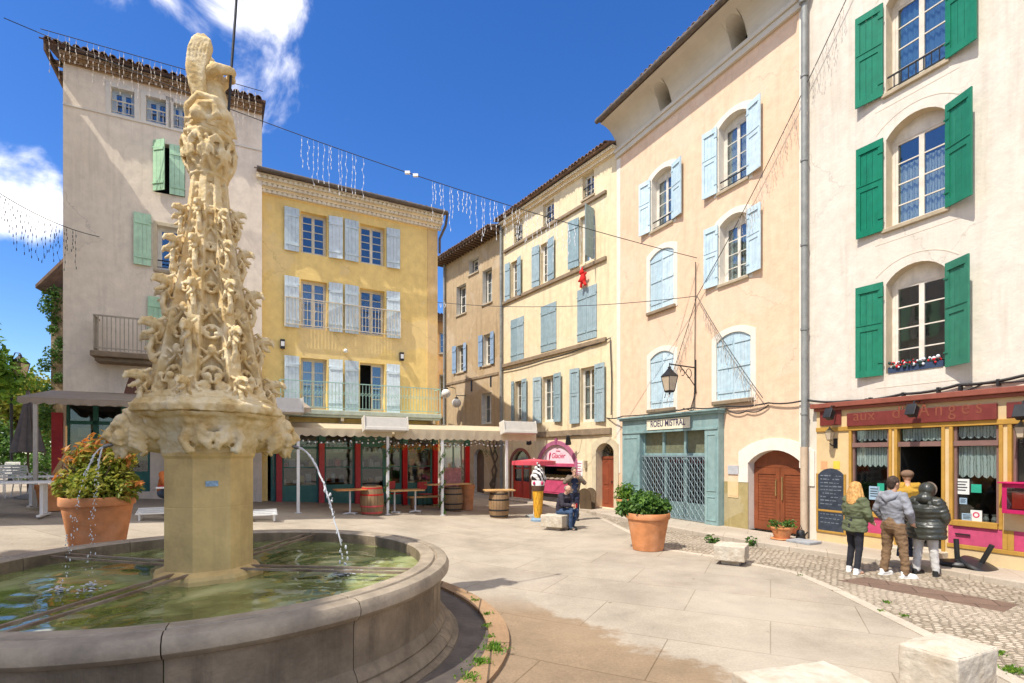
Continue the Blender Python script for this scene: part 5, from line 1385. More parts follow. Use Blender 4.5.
    for k, u in enumerate(posts):
        rd.box(u-0.09, u+0.09, -0.09, 0.06, 0.3, zsh-0.55); s.box(u-0.1, u+0.1, -0.11, 0.06, zsh-0.55, zsh-0.1)
    s.box(0.3, L-0.1, -0.05, 0.1, zsh-0.22, zsh+0.05)
    edges = [0.36] + posts + [L-0.15]
    for k in range(len(edges)-1):
        a, b = edges[k]+0.09, edges[k+1]-0.09
        if b-a < 0.1: continue
        zl = 1.15
        isdoor = (k == 3)
        if isdoor:
            um = F.u(386)
            s.box(a, um, y, y+0.05, 0.4, 0.85); s.box(a, a+0.1, y, y+0.05, 0.85, 2.55); s.box(um-0.1, um, y, y+0.05, 0.85, 2.55); s.box(a, um, y, y+0.05, 2.5, 2.65); s.box(a+0.1, um-0.1, y+0.01, y+0.04, 1.7, 1.76)
            s.box(a, um, y, y+0.04, 2.65, zsh-0.2); gl.box(a+0.1, um-0.1, y+0.02, y+0.026, 0.85, 2.5)
            a = um
        s.box(a, b, y, y+0.05, 0.3, zl); s.box(a, a+0.07, y, y+0.05, zl, zsh-0.2); s.box(b-0.07, b, y, y+0.05, zl, zsh-0.2)
        s.box(a, b, y, y+0.05, zsh-0.75, zsh-0.67)
        if b-a > 1.2: s.box((a+b)/2-0.03, (a+b)/2+0.03, y, y+0.05, zl, zsh-0.2)
        s.box(a+0.07, b-0.07, y+0.01, y+0.04, 1.75, 1.79)
        gl.box(a+0.07, b-0.07, y+0.02, y+0.026, zl, zsh-0.2)
    sf = s.build('shopfront', M_sgreen, h, bevel=0.006)
    gl.build('pane', M_sglass, sf); each(rd, 'red_post', M_red, sf)
    # shop goods and furniture inside
    rnd = random.Random(3)
    mats = [mat('shelf wood', (0.30,0.16,0.07)), mat('red lacquer', (0.5,0.03,0.02)), mat('yellow tins', (0.6,0.4,0.05)), mat('white china', (0.5,0.5,0.48))]
    m = MB()
    for k in range(len(edges)-1):
        a, b = edges[k]+0.15, edges[k+1]-0.15
        if b-a < 0.3: continue
        for zz in (1.2, 1.75, 2.3):
            m.m = 0; m.box(a, b, 0.5, 0.9, zz-0.03, zz)
            u = a
            while u < b-0.1:
                w = rnd.uniform(0.08, 0.22); m.m = rnd.choice((0, 1, 2, 3, 3, 0)); m.box(u, min(u+w, b), 0.55, 0.8, zz, zz+rnd.uniform(0.1, 0.38)); u += w+rnd.uniform(0.02, 0.25)
    m.build('shop_goods', mats, sf)
    return h

M_sgreen = paint('dark green shop paint', (0.055, 0.20, 0.155))
M_red = paint('red post paint', (0.55, 0.02, 0.02))
M_frame2 = paint('pale ochre window paint', (0.72, 0.64, 0.46))
M_railw = mat('whitewashed iron', (0.68, 0.60, 0.46), bump=0)
M_railg2 = mat('grey green balcony slab', (0.42, 0.47, 0.38), var=0.15, rough=0.7)

def beige():
    F = FB; L = F.u(262)
    h = thing('beige_house', 'tall plain beige house with pale green shutters and dark tiled eaves', 'house', (F.p[0], F.p[1], 0), F.a)
    zt = F.z(66, 63)
    A = [F.op(111, 134.5, 89.5, 115.5), F.op(146, 168.5, 98.5, 123.5), F.op(171, 189, 104, 128)]
    for o in A[1:]: o['z0'] = A[0]['z0']; o['z1'] = A[0]['z1']
    S = F.op(153.5, 185, 144.5, 194.5)
    W = F.op(157, 183, 227, 271)
    W2 = F.op(166, 190, 300, 349)
    DA = F.op(121.5, 147, 369, 402, 1.0, point=True, rev=0.12)
    SF = F.op(66, 150, 406, 452, 0, rev=0.2, room=2.5); SF['z0'] = 1.1
    ops = A+[S, W, W2, DA, SF]
    wall_mesh('wall', h, 0, L, -0.1, zt, ops, [M_beige, M_trimw, M_dark], depth=8)
    for o in A:
        o['railmat'] = M_railw; window(h, o, M_blueframe, rows=2, y=0.16, railing=0.42); surround(h, o, 0.13, M_trimw)
    S1 = dict(S)
    m_um = (S['u0']+S['u1'])/2
    shutter(h, S['u1']-0.005, -1, m_um and (S['u1']-m_um)-0.01, S['z0'], S['z1'], M_lgreen, 0, 'batten')
    shutter(h, S['u0']+0.005, 1, (m_um-S['u0'])-0.01, S['z0'], S['z1'], M_lgreen, 38, 'batten')
    window(h, W, M_frame, rows=2, y=0.2, sill=M_stone, railing=0.3); surround(h, W, 0.10, M_stonep)
    shutter(h, W['u0']-0.14, -1, F.u(151.5)-F.u(134), W['z0']+0.05, W['z1']+0.25, M_lgreen, 5, 'batten')
    window(h, W2, M_frame, rows=3, y=0.2)
    shutter(h, W2['u0']-0.05, -1, F.u(165)-F.u(149), W2['z0'], W2['z1'], M_lgreen, 5, 'batten')
    # string line and pale band
    m = MB(); zz = F.z(66, 103.5); m.box(0.003, L, -0.03, 0, zz-0.05, zz); m.build('string_course', M_trimw, h)
    # balcony
    ua, ub = F.u(99.5), F.u(165); zb = F.z(99.5, 351, -0.5)
    m = MB(); m.box(ua-0.08, ub, -0.75, 0, zb-0.18, zb-0.02); m.box(ua, ub, -0.6, 0, zb-0.30, zb-0.18); b = m.build('balcony', M_dstone, h, bevel=0.03)
    m = MB(); hh = 0.98; yo = -0.68
    m.box(ua, ub, yo-0.02, yo+0.02, zb+hh-0.02, zb+hh+0.02); m.box(ua, ub, yo-0.015, yo+0.015, zb+0.05, zb+0.08)
    m.box(ua-0.02, ua+0.02, yo, 0, zb+hh-0.02, zb+hh+0.02); m.box(ua-0.015, ua+0.015, yo, 0, zb+0.05, zb+0.08)
    n = int((ub-ua)/0.10)
    for k in range(n+1): x = ua+(ub-ua)*k/n; m.box(x-0.012, x+0.012, yo-0.008, yo+0.008, zb, zb+hh)
    for k in range(7): m.box(ua-0.008, ua+0.008, yo+0.09*k, yo+0.09*k+0.02, zb, zb+hh)
    m.build('railing', mat('old beige rail paint', (0.40,0.34,0.26), var=0.2), b)
    # pointed door of brown boards
    m = MB()
    a = arc_pts(DA, 14)
    m.prism([(DA['u0'], DA['z0']), (DA['u1'], DA['z0'])] + list(reversed(a)), 0.02, 0.08)
    m.build('door', wood('rust brown boards', (0.19, 0.075, 0.04)), h)
    # eaves: brown génoise rows and roof
    genoise(h, -0.02, L, zt-0.02, 2, M_geno2, step=0.12, rh=0.115, r=0.06)
    roof(h, -0.34, L+0.1, zt+0.21, 0.38, 7, 0.3, seed=6, m_=M_tiled)
    m = MB(); m.box(-0.34, -0.29, -0.36, 7, zt+0.0, zt+0.25)
    for k in range(14): m.box(-0.29, 0.0, 0.3+k*0.5, 0.4+k*0.5, zt+0.06, zt+0.2)
    m.build('barge_board', M_oldwood, h)
    # dark green restaurant front under the awning
    s = MB(); gl = MB(); y = 0.08
    u0, u1, z1 = SF['u0'], SF['u1'], SF['z1']
    s.box(u0, u1, y, y+0.06, 0.9, 1.7); s.box(u0, u1, y-0.02, y+0.06, z1-0.55, z1-0.45)
    for k in range(4): x = u0+(u1-u0)*k/3; s.box(x-0.06, x+0.06, y-0.02, y+0.07, 0.9, z1)
    sf = s.build('shopfront', M_sgreen, h)
    gl.box(u0, u1, y+0.03, y+0.035, 1.7, z1); gl.build('pane', M_sglass, sf)
    m = MB(); rnd = random.Random(2); mats = [mat('red lacquer', (0.5,0.03,0.02)), mat('tan board', (0.45,0.30,0.16)), mat('white china', (0.5,0.5,0.48))]
    for k in range(18):
        u = rnd.uniform(u0+0.1, u1-0.4); zz = rnd.uniform(1.7, z1-0.4); m.m = rnd.randrange(3); m.box(u, u+rnd.uniform(0.1, 0.4), 0.5+0.02*k, 0.51+0.02*k, zz, zz+rnd.uniform(0.1, 0.3))
    m.build('shop_goods', mats, sf)
    m = MB(); x = F.u(64); m.box(u0-0.3, u0-0.06, -0.1, 0.0, 0.9, 3.4); m.build('red_post', M_red, sf)
    return h
M_blueframe = paint('blue grey window paint', (0.42, 0.50, 0.58))
M_tiled = mat('dark roof tile', (0.13, 0.075, 0.05), var=0.4, scale=3, rough=0.9, bump=0.4, bscale=25)

def simple_house(name, label, p, d, L, z, wm, depth, ops=(), over=0.5, sh=None, rows=3, seed=1):
    F = Facade(p, d)
    h = thing(name, label, 'house', (p[0], p[1], 0), F.a)
    wall_mesh('wall', h, 0, L, -0.2, z, list(ops), [wm, M_trimw, M_dark], depth=depth)
    for o in ops:
        window(h, o, M_frame, rows=rows, y=0.2, sill=M_stone)
        if sh: shutters(h, F, o, sh)
    genoise(h, 0, L, z-0.02, 2, M_geno2, step=0.14, rh=0.2)
    roof(h, -0.2, L+0.2, z+0.38, over, depth, 0.22, seed=seed)
    return h

def others():
    # ochre house far down the lane between the yellow and the brown house
    Y = 40.0
    a = at(426, 455, Y)
    F = Facade((a.x, a.y), (1.0, 0.12))
    ops = [dict(u0=1.0, u1=1.9, z0=3.5+3.2*k, z1=5.1+3.2*k, rise=0) for k in range(3)] + [dict(u0=0.9, u1=2.0, z0=0.15, z1=2.5, rise=0)]
    simple_house('ochre_house', 'sunlit ochre house glimpsed down the narrow lane', (a.x, a.y), (1.0, 0.12), 3.6, 12.3, M_orange, 6, ops)
    # two houses along the left side of the square (they stand beside the camera and shade the terraces)
    d1 = Vector((-10.7+13.75, 8.9-14.15)); 
    A0 = Vector((-10.7-0.45, 8.9-0.25)); 
    def row(name, label, p0, p1, z, wm, seed, sh):
        d = Vector((p1[0]-p0[0], p1[1]-p0[1])); L = d.length
        n = int(L//3)
        ops = []
        for f in range(4):
            for k in range(n):
                u = (k+0.5)*L/n
                ops.append(dict(u0=u-0.5, u1=u+0.5, z0=1.0+3.4*f+0.6, z1=2.9+3.4*f+0.6, rise=0))
        return simple_house(name, label, p0, d, L, z, wm, 6, ops, 0.5, sh, seed=seed)
    # walls run from the camera side towards the back, seen from the square on their right
    row('pink_house', 'tall rose house beside the terrace whose wall edge closes the view', (-8.5, -4.0), (-9.9, 2.8), 14.1, plaster('rose render', (0.62,0.42,0.32), (0.5,0.33,0.24), (0.4,0.28,0.2)), 21, M_blue2)
    row('grey_house', 'grey plaster house with brown eaves beside the beige house', (-11.5, 9.1), (-14.35, 13.9), 14.2, plaster('grey render', (0.42,0.38,0.33), (0.33,0.29,0.24), (0.25,0.22,0.18)), 22, M_lgreen)
    # ivy clad stone house behind the beige one
    Y = 24.0
    a = at(41.5, 455, Y)
    h = thing('stone_house', 'old stone house overgrown with ivy behind the beige house', 'house', (a.x, a.y, 0), 0.3)
    zt = at(41, 288, Y).z
    wall_mesh('wall', h, 0.35, 3.0, 0, zt, [], [mat('rubble stone', (0.36,0.27,0.17), var=0.5, scale=5, rough=0.95, bump=0.8, bscale=9, bdist=0.05, stain=(0.15,0.11,0.07), sfac=0.6, sscale=3), M_stone, M_dark], depth=6)
    m = MB(); m.add([(0.35,-0.5,zt),(0.0,-0.5,zt-0.15),(0.0,6,zt-0.15),(1.9,6,zt+2.2),(1.9,-0.5,zt+2.2),(0.0,-0.5,zt-0.0),(0.0,6,zt-0.0),(1.9,6,zt+2.4),(1.9,-0.5,zt+2.4)], [(1,4,3,2),(5,6,7,8),(1,5,8,4),(2,3,7,6),(1,2,6,5)])
    m.build('roof', M_tile, h)
    leaf_blob('ivy', h, [((0.45+random.uniform(-0.25,0.4), -0.15+random.uniform(-0.1,0.1), 2+k*(zt-2.3)/14), random.uniform(0.25,0.5)) for k in range(15)], 2600, 0.16, M_leaf_mid, seed=4)
# ---------------------------------------------------------------- the fountain
def stone_mat():
    m = bpy.data.materials.new('carved limestone'); m.use_nodes = True; t = NT(m); bs = t.n['Principled BSDF']
    tc = t.new('ShaderNodeTexCoord')
    n1 = t.new('ShaderNodeTexNoise'); n1.inputs['Scale'].default_value = 4; n1.inputs['Detail'].default_value = 9; n1.inputs['Roughness'].default_value = 0.65
    t.link(tc.outputs['Object'], n1.inputs['Vector'])
    rp = t.new('ShaderNodeValToRGB'); el = rp.color_ramp.elements
    el[0].position = 0.30; el[0].color = (0.38,0.235,0.085,1); el[1].position = 0.62; el[1].color = (0.72,0.60,0.39,1)
    e = el.new(0.45); e.color = (0.60,0.445,0.22,1)
    t.link(n1.outputs['Fac'], rp.inputs[0]); out = rp.outputs[0]
    n2 = t.new('ShaderNodeTexNoise'); n2.inputs['Scale'].default_value = 1.1; n2.inputs['Detail'].default_value = 8
    t.link(tc.outputs['Object'], n2.inputs['Vector'])
    r2 = t.new('ShaderNodeMapRange'); r2.inputs[1].default_value = 0.5; r2.inputs[2].default_value = 0.75; r2.inputs[4].default_value = 0.55
    t.link(n2.outputs['Fac'], r2.inputs[0])
    mx = mixnode(t); t.link(r2.outputs[0], mx.inputs[0]); t.link(out, mx.inputs[6]); mx.inputs[7].default_value = (0.50,0.33,0.12,1); out = mx.outputs[2]
    t.link(out, bs.inputs['Base Color']); bs.inputs['Roughness'].default_value = 0.9; bs.inputs['Specular IOR Level'].default_value = 0.15
    nb = t.new('ShaderNodeTexNoise'); nb.inputs['Scale'].default_value = 30; nb.inputs['Detail'].default_value = 6
    t.link(tc.outputs['Object'], nb.inputs['Vector'])
    bp = t.new('ShaderNodeBump'); bp.inputs['Strength'].default_value = 0.5; bp.inputs['Distance'].default_value = 0.012
    t.link(nb.outputs['Fac'], bp.inputs['Height']); t.link(bp.outputs[0], bs.inputs['Normal'])
    return m

def carve(m, name, mt, par, voxel, amp=0.012, freq=14, dec=None, loc=None, rot=None):
    """weld the rough masses of a carving into one weathered stone skin"""
    o = m.build(name, mt, par)
    r = o.modifiers.new('remesh', 'REMESH'); r.mode = 'VOXEL'; r.voxel_size = voxel
    s = o.modifiers.new('smooth', 'SMOOTH'); s.factor = 0.5; s.iterations = 1
    apply_mods(o)
    me = o.data
    ns = [v.normal.copy() for v in me.vertices]
    for v, n in zip(me.vertices, ns):
        p = v.co
        v.co = p + n*(amp*noise.noise(p*freq) + amp*0.6*noise.noise(p*freq*2.7))
    me.polygons.foreach_set('use_smooth', [True]*len(me.polygons)); me.update()
    if loc is not None: o.location = loc
    if rot is not None: o.rotation_euler = rot
    return o

def sq(o, k=0.972):
    o.scale.z = k; o.location.z = 2.2*(1-k); return o

def fountain():
    S = stone_mat()
    M_basin = mat('grey brown basin stone', (0.25,0.19,0.125), var=0.3, scale=3.5, rough=0.72, bump=0.6, bscale=24, stain=(0.10,0.075,0.05), sfac=0.7, sscale=1.3, streak=(0.07,0.05,0.033), kfac=0.75, bdist=0.015, spec=0.35)
    M_rim = mat('worn rim stone', (0.35,0.285,0.205), var=0.2, scale=5, rough=0.55, bump=0.5, bscale=30, stain=(0.15,0.12,0.09), sfac=0.75, sscale=1.8, spec=0.45)
    h = thing('fountain', 'round stone fountain with a tall carved gothic spire topped by a winged angel', 'fountain', (FCX, FCY, 0), R(33))
    Z = lambda py: 2.2+(455-py)/86.7
    X = lambda px: (px-211)/100.0
    # basin stones: one curved block, copied round
    NB = 12
    prof = [(2.40,0.60),(2.40,0.955),(2.42,0.97),(2.56,0.972),(2.575,0.945),(2.59,0.945),(2.60,0.968),(2.66,0.972),(2.715,0.955),(2.745,0.90),(2.74,0.84),(2.70,0.795),(2.66,0.78),(2.645,0.74),(2.64,0.36),(2.68,0.31),(2.70,0.26),(2.69,0.235),(2.76,0.20),(2.80,0.14),(2.79,0.115),(2.86,0.09),(2.88,-0.1),(2.40,-0.1)]
    da = 2*math.pi/NB; gap = 0.0016
    for k in range(NB):
        a0 = k*da + 0.1
        if k == 0:
            m = MB(); n = 10; vs = []; fs = []
            P_ = len(prof)
            for j in range(n+1):
                w = -da/2+gap + (da-2*gap)*j/n
                for r, z in prof: vs.append((r*math.cos(w), r*math.sin(w), z))
            for j in range(n):
                for i in range(P_):
                    i2 = (i+1) % P_
                    fs.append((j*P_+i, (j+1)*P_+i, (j+1)*P_+i2, j*P_+i2))
            fs.append(tuple(range(P_))); fs.append(tuple(range((n+1)*P_-1, n*P_-1, -1)))
            m.add(vs, fs)
            o = first = m.build('basin_stone', [M_basin], h, smooth=35)
            o.data.materials.append(M_rim)
            for p in o.data.polygons:
                if p.center.z > 0.80: p.material_index = 1
        else:
            o = first.copy(); COL.objects.link(o)
        o.rotation_euler = (0, 0, a0)
    m = MB(); m.lathe([(2.41,0.3),(2.63,0.3),(2.63,0.9),(2.41,0.9),(2.41,0.3)], 96, cap=False); m.lathe([(0.01,0.35),(2.5,0.35)], 48, cap=False); m.build('basin_floor', mat('algae basin', (0.10,0.11,0.035), var=0.4, scale=3, rough=0.8), h)
    # pillar: octagonal shaft with foot
    rc = 0.47
    m = MB(); o8 = R(22.5)
    m.lathe([(rc*1.24,0.3),(rc*1.24,0.86),(rc*1.20,0.90),(rc*1.06,0.925),(rc,0.94),(rc,1.62),(rc*0.995,1.63),(rc,1.64),(rc,2.16),(rc*1.05,2.19),(rc*1.05,2.23),(rc*0.98,2.24)], 8, ang0=o8)
    M_pil = mat('pillar limestone', (0.60,0.425,0.175), var=0.2, scale=2.6, rough=0.85, bump=0.4, bscale=26, stain=(0.33,0.205,0.08), sfac=0.6, sscale=1.7, streak=(0.33,0.22,0.09), kfac=0.5)
    m.build('pillar', M_pil, h)
    m = MB(); yy = -rc*math.cos(o8); m.box(-0.06, 0.06, yy-0.012, yy, 1.86, 1.92); m.build('plaque', mat('blue grey plaque', (0.25,0.36,0.45), var=0.4, scale=20), h)
    # capital with reliefs and slab
    m = MB()
    m.lathe([(0.44,2.18),(0.50,2.22),(0.50,2.27),(0.53,2.31),(0.555,2.40),(0.60,2.48),(0.67,2.55),(0.67,2.58),(0.74,2.62),(0.76,2.66),(0.2,2.67)], 8, ang0=o8)
    rnd = random.Random(12)
    for k in range(8):
        a = math.pi/4*k - math.pi/2
        if k not in (0, 4): continue
        ca, sa = math.cos(a), math.sin(a)
        for s in (-1, 1):            # seated putti and curling leaves
            def Q(t, r, z): return (ca*r - sa*t, sa*r + ca*t, z)
            m.ball(Q(s*0.11, 0.55, 2.49), 0.065, 10, 8); m.ball(Q(s*0.12, 0.53, 2.39), 0.085, 10, 8, (1,1,1.2))
            m.tube([Q(s*0.12, 0.56, 2.36), Q(s*0.05, 0.62, 2.33), Q(s*0.03, 0.60, 2.26)], [0.05,0.045,0.035], 8)
            m.tube([Q(s*0.12, 0.56, 2.44), Q(s*0.02, 0.62, 2.42), Q(s*0.0, 0.60, 2.36)], [0.035,0.03,0.03], 8)
            m.tube([Q(s*0.21, 0.50, 2.50), Q(s*0.27, 0.55, 2.36), Q(s*0.22, 0.56, 2.24), Q(s*0.16, 0.56, 2.26)], [0.06,0.05,0.045,0.03], 8)
    carve(m, 'capital', S, h, 0.016, 0.012, 11)
    m = MB(); n = 48; rnd = random.Random(3)
    for zz0, zz1, rr in ((2.655, 2.75, 0.80), (2.75, 2.80, 0.74)):
        pts = []
        for k in range(n):
            a = 2*math.pi*k/n; oc = math.cos(o8)/math.cos(((a+o8) % (math.pi/4))-o8)
            q = rr*oc*(1+0.05*noise.noise(Vector((a*3, zz0*9, 1)))+0.02*noise.noise(Vector((a*11, zz0, 5)))); pts.append((q*math.cos(a), q*math.sin(a)))
        m.slab(pts, zz0, zz1)
    carve(m, 'slab', S, h, 0.02, 0.02, 9)
    # lion faced spouts
    def mask_mesh():
        m = MB()      # a maned lion face looking outward along +x
        m.tube([(0.30,0,2.42),(0.48,0,2.44),(0.64,0,2.45)], [0.24,0.22,0.20], 14)
        m.ball((0.70,0,2.44), 0.19, 16, 12, (0.9,0.9,1.2))
        m.ball((0.79,0,2.565), 0.115, 12, 10, (0.85,1.25,0.7))            # forehead
        m.tube([(0.80,-0.12,2.52),(0.885,-0.05,2.525),(0.885,0.05,2.525),(0.80,0.12,2.52)], 0.032, 8)   # brow ridge
        m.tube([(0.865,0,2.52),(0.925,0,2.44),(0.955,0,2.405),(0.90,0,2.385)], [0.035,0.042,0.052,0.04], 8)   # nose
        for s in (-1, 1):
            m.ball((0.905,s*0.04,2.40), 0.033, 8, 6)
            m.ball((0.83,s*0.10,2.40), 0.068, 10, 8, (0.9,0.8,1)); m.ball((0.845,s*0.066,2.475), 0.026, 8, 6)
            m.tube([(0.915,s*0.012,2.365),(0.87,s*0.08,2.345),(0.80,s*0.13,2.30)], [0.034,0.036,0.02], 8)      # moustache
            for k in range(9):       # mane swept back in locks
                t = k/8; a = t*2.0
                x0, y0, z0 = 0.80-0.10*t, s*(0.03+0.13*math.sin(a*0.8)), 2.655-0.14*t*t
                m.tube([(x0,y0,z0), (x0-0.09,y0*1.15+s*0.02,z0+0.035-0.06*t), (x0-0.19,y0*1.2+s*0.035,z0-0.02-0.10*t), (x0-0.29-0.03*math.sin(k*2),y0*1.2+s*0.03,z0+0.02-0.12*t)], [0.034,0.046,0.048,0.035], 8)
            for k in range(4):
                z = 2.47-0.05*k; m.tube([(0.74,s*0.165,z), (0.66,s*0.205,z-0.03), (0.60,s*0.195,z-0.09), (0.64,s*0.17,z-0.13)], [0.035,0.04,0.034,0.018], 8)
            for k in range(2): m.tube([(0.85-0.05*k,s*0.05*(k+0.3),2.28), (0.84-0.05*k,s*0.055*(k+0.4),2.21), (0.87-0.06*k,s*0.05*(k+0.3),2.16)], [0.04,0.034,0.012], 8)
        m.tube([(0.83,-0.07,2.295),(0.895,0,2.30),(0.83,0.07,2.295)], 0.034, 8)
        m.ball((0.82,0,2.25), 0.08, 10, 8, (0.9,1,0.9))
        m.tube([(0.66,0,2.66),(0.45,0,2.69),(0.25,0,2.64)], [0.09,0.11,0.10], 10)
        return m
    mk = carve(mask_mesh(), 'lion_mask', S, h, 0.0115, 0.005, 24)
    mk.rotation_euler = (0, 0, R(180)); masks = [mk]
    for a in (0, 90):
        c = mk.copy(); COL.objects.link(c); c.rotation_euler = (0, 0, R(a)); masks.append(c)
    for c in masks:
        p = MB(); p.tube([(0.80,0.035,2.335),(0.93,0.05,2.30),(0.97,0.052,2.285)], 0.018, 8); p.tube([(0.80,-0.035,2.335),(0.93,-0.05,2.30),(0.97,-0.052,2.285)], 0.018, 8)
        p.build('spout_pipe', mat('dull lead pipe', (0.18,0.17,0.165), rough=0.45, metal=0.6), c, smooth=50)
    # spire: recessed core, eight ribs, pierced tracery
    zb, ztop = 2.80, 5.46
    PR = [(2.7,0.63),(2.9,0.60),(3.55,0.475),(4.35,0.325),(5.3,0.185),(5.6,0.17)]
    def rr(z):
        for (za, ra), (zc, rc_) in zip(PR, PR[1:]):
            if z <= zc or zc > 5.5: return ra+(rc_-ra)*(max(z, za)-za)/(zc-za)
    m = MB()
    m.lathe([(rr(z)*0.76, z) for z in [zb-0.06+(ztop-zb+0.1)*k/8 for k in range(9)]], 8, ang0=0)
    m.lathe([(0.70,2.78),(0.70,2.84),(0.66,2.90),(0.5,2.93)], 8, ang0=o8)
    levels = [2.97, 3.46, 3.98, 4.47, 4.92]
    for e in range(8):
        a = o8 + math.pi/4*e; ca, sa = math.cos(a), math.sin(a)
        zs = [zb-0.02+(ztop-zb+0.06)*k/6 for k in range(7)]
        ta, tb = Vector((-sa, ca, 0)), Vector((ca, sa, 0))
        for z0_, z1_ in zip(zs, zs[1:]):      # flat sided buttress
            q = []
            for z in (z0_, z1_):
                w = 0.080-0.043*(z-zb)/(ztop-zb); r1 = rr(z)*1.02; r0_ = rr(z)*0.70
                for t_, r_ in ((-w, r0_), (w, r0_), (w, r1), (-w, r1)): v = tb*r_ + ta*t_; q.append((v.x, v.y, z))
            m.add(q, [(3,2,1,0),(4,5,6,7),(0,1,5,4),(1,2,6,5),(2,3,7,6),(3,0,4,7)])
    for f in range(8):
        a = math.pi/4*f
        ca, sa = math.cos(a), math.sin(a)
        def Q(t, z, k=0.90):
            r = rr(z)*math.cos(o8)*k
            return (ca*r - sa*t, sa*r + ca*t, z)
        for li, z0 in enumerate(levels):
            z1 = levels[li+1] if li < 4 else 5.46
            wf = rr(z0)*math.sin(o8); mid = (z0+z1)/2
            # cusped arch with a ring above
            t = 0.026-0.009*li/4
            m.tube([Q(-wf*0.9, z0-0.05), Q(-wf*0.75, z0+0.18), Q(0, z0+0.36), Q(wf*0.75, z0+0.18), Q(wf*0.9, z0-0.05)], t, 6)
            ring = [Q(wf*0.40*math.cos(w), z0+0.12+wf*0.40*math.sin(w), 0.94) for w in [j*math.pi/5 for j in range(11)]]
            m.tube(ring, t*0.85, 6, False)
            for q_ in range(3):
                w = math.pi/2+q_*2.094; m.ball(Q(wf*0.25*math.cos(w), z0+0.12+wf*0.25*math.sin(w), 0.95), t*1.1, 6, 5)
            m.ball(Q(0, z0+0.40, 0.96), t*1.7, 8, 6, (1,1,1.4))
            for s in ((-1, 1) if li < 3 else ()):
                m.tube([Q(s*wf*0.2, z0+0.36, 0.95), Q(s*wf*0.55, z0+0.42, 0.98), Q(s*wf*0.6, z0+0.32, 1.0), Q(s*wf*0.4, z0+0.30, 0.98)], t*0.8, 6)
        # small crouching figures at the foot of each face
        r0 = rr(2.95)*math.cos(o8)*0.92
        for s in (-1, 1):
            def Q2(t, r, z): return (ca*r - sa*t, sa*r + ca*t, z)
            m.ball(Q2(s*0.07, r0+0.06, 2.95), 0.06, 8, 6, (1,1,1.2)); m.ball(Q2(s*0.05, r0+0.09, 3.06), 0.042, 8, 6)
            m.tube([Q2(s*0.09, r0+0.05, 3.0), Q2(s*0.16, r0+0.09, 2.94), Q2(s*0.12, r0+0.12, 2.88)], 0.025, 6)
            m.tube([Q2(s*0.06, r0+0.08, 3.0), Q2(-s*0.02, r0+0.12, 2.99), Q2(-s*0.03, r0+0.1, 3.07)], 0.02, 6)
    sq(carve(m, 'spire', S, h, 0.0095, 0.005, 13))
    # crocket beasts: three carvings, repeated up the eight ribs
    def beast(seed):
        rnd = random.Random(seed); m = MB(); j = lambda s=0.02: rnd.uniform(-s, s)
        m.tube([(-0.08,0,-0.27),(0.04,j(0.01),-0.275),(0.14,0,-0.235),(0.195,j(0.01),-0.14),(0.17,0,-0.04),(0.09,0,0.02),(0.05,0,0.085),(0.10,0,0.15),(0.19,0,0.14)], [0.03,0.045,0.05,0.046,0.048,0.055,0.066,0.078,0.072], 8)
        m.tube([(-0.05,0,0.05),(0.05,0,0.06)], [0.06,0.05], 8)
        m.tube([(0.16,0,0.155),(0.27,0,0.165),(0.36,0,0.15),(0.395,0,0.11),(0.38,0,0.085)], [0.07,0.058,0.044,0.026,0.010], 8)    # hooked upper jaw
        m.tube([(0.16,0,0.09),(0.26,0,0.035+j(0.01)),(0.34,0,0.02+j(0.02))], [0.045,0.03,0.016], 8)         # dropped lower jaw
        for s in (-1, 1):
            m.ball((0.24,s*0.045,0.205), 0.022, 8, 6)
            m.tube([(0.15,s*0.06,0.19),(0.07,s*0.085,0.235),(0.00,s*0.07,0.215)], [0.026,0.024,0.008], 6)
            m.tube([(0.10,s*0.05,0.06),(0.17,s*0.085,0.0),(0.12,s*0.10,-0.07),(0.05,s*0.09,-0.06)], [0.026,0.028,0.022,0.01], 6)      # curling leaf
            m.tube([(0.12,s*0.03,-0.22),(0.06,s*0.075,-0.17),(-0.02,s*0.09,-0.21)], [0.028,0.026,0.012], 6)
        return m
    SQ = lambda z: 2.2+(z-2.2)*0.972
    base = [carve(beast(s), 'carved_beast', S, h, 0.0105, 0.005, 26) for s in (1, 2, 3)]
    used = 0
    for li, z0 in enumerate(levels):
        for e in range(8):
            a = o8 + math.pi/4*e
            src = base[(li+e) % 3]
            o = src if used < 3 and src.location.length < 1e-6 and (li+e) % 3 == used else None
            if o is None:
                o = src.copy(); COL.objects.link(o)
            else: used += 1
            s = [1.0, 0.95, 0.88, 0.80, 0.70][li]*random.uniform(0.92, 1.08)
            r = rr(z0+0.05)*0.97 + (0.02 if li == 0 else 0)
            dz = -0.06 if li == 0 else 0.0
            o.location = (r*math.cos(a), r*math.sin(a), SQ(z0+dz+random.uniform(-0.03, 0.03))); o.rotation_euler = (0, random.uniform(-0.12, 0.12), a+random.uniform(-0.12, 0.12)); o.scale = (s*0.63, s*0.74, s*(0.75 if li == 0 else 0.92))
    # openwork crown
    m = MB()
    m.lathe([(0.165,5.38),(0.19,5.44),(0.18,5.47),(0.235,5.66),(0.235,5.86),(0.275,5.90),(0.28,5.93),(0.24,5.96),(0.24,6.03),(0.265,6.05),(0.265,6.08),(0.0,6.08)], 8, ang0=o8)
    m.lathe([(0.18,5.43),(0.205,5.46),(0.18,5.49),(0.1,5.46)], 16)
    rnd = random.Random(21)
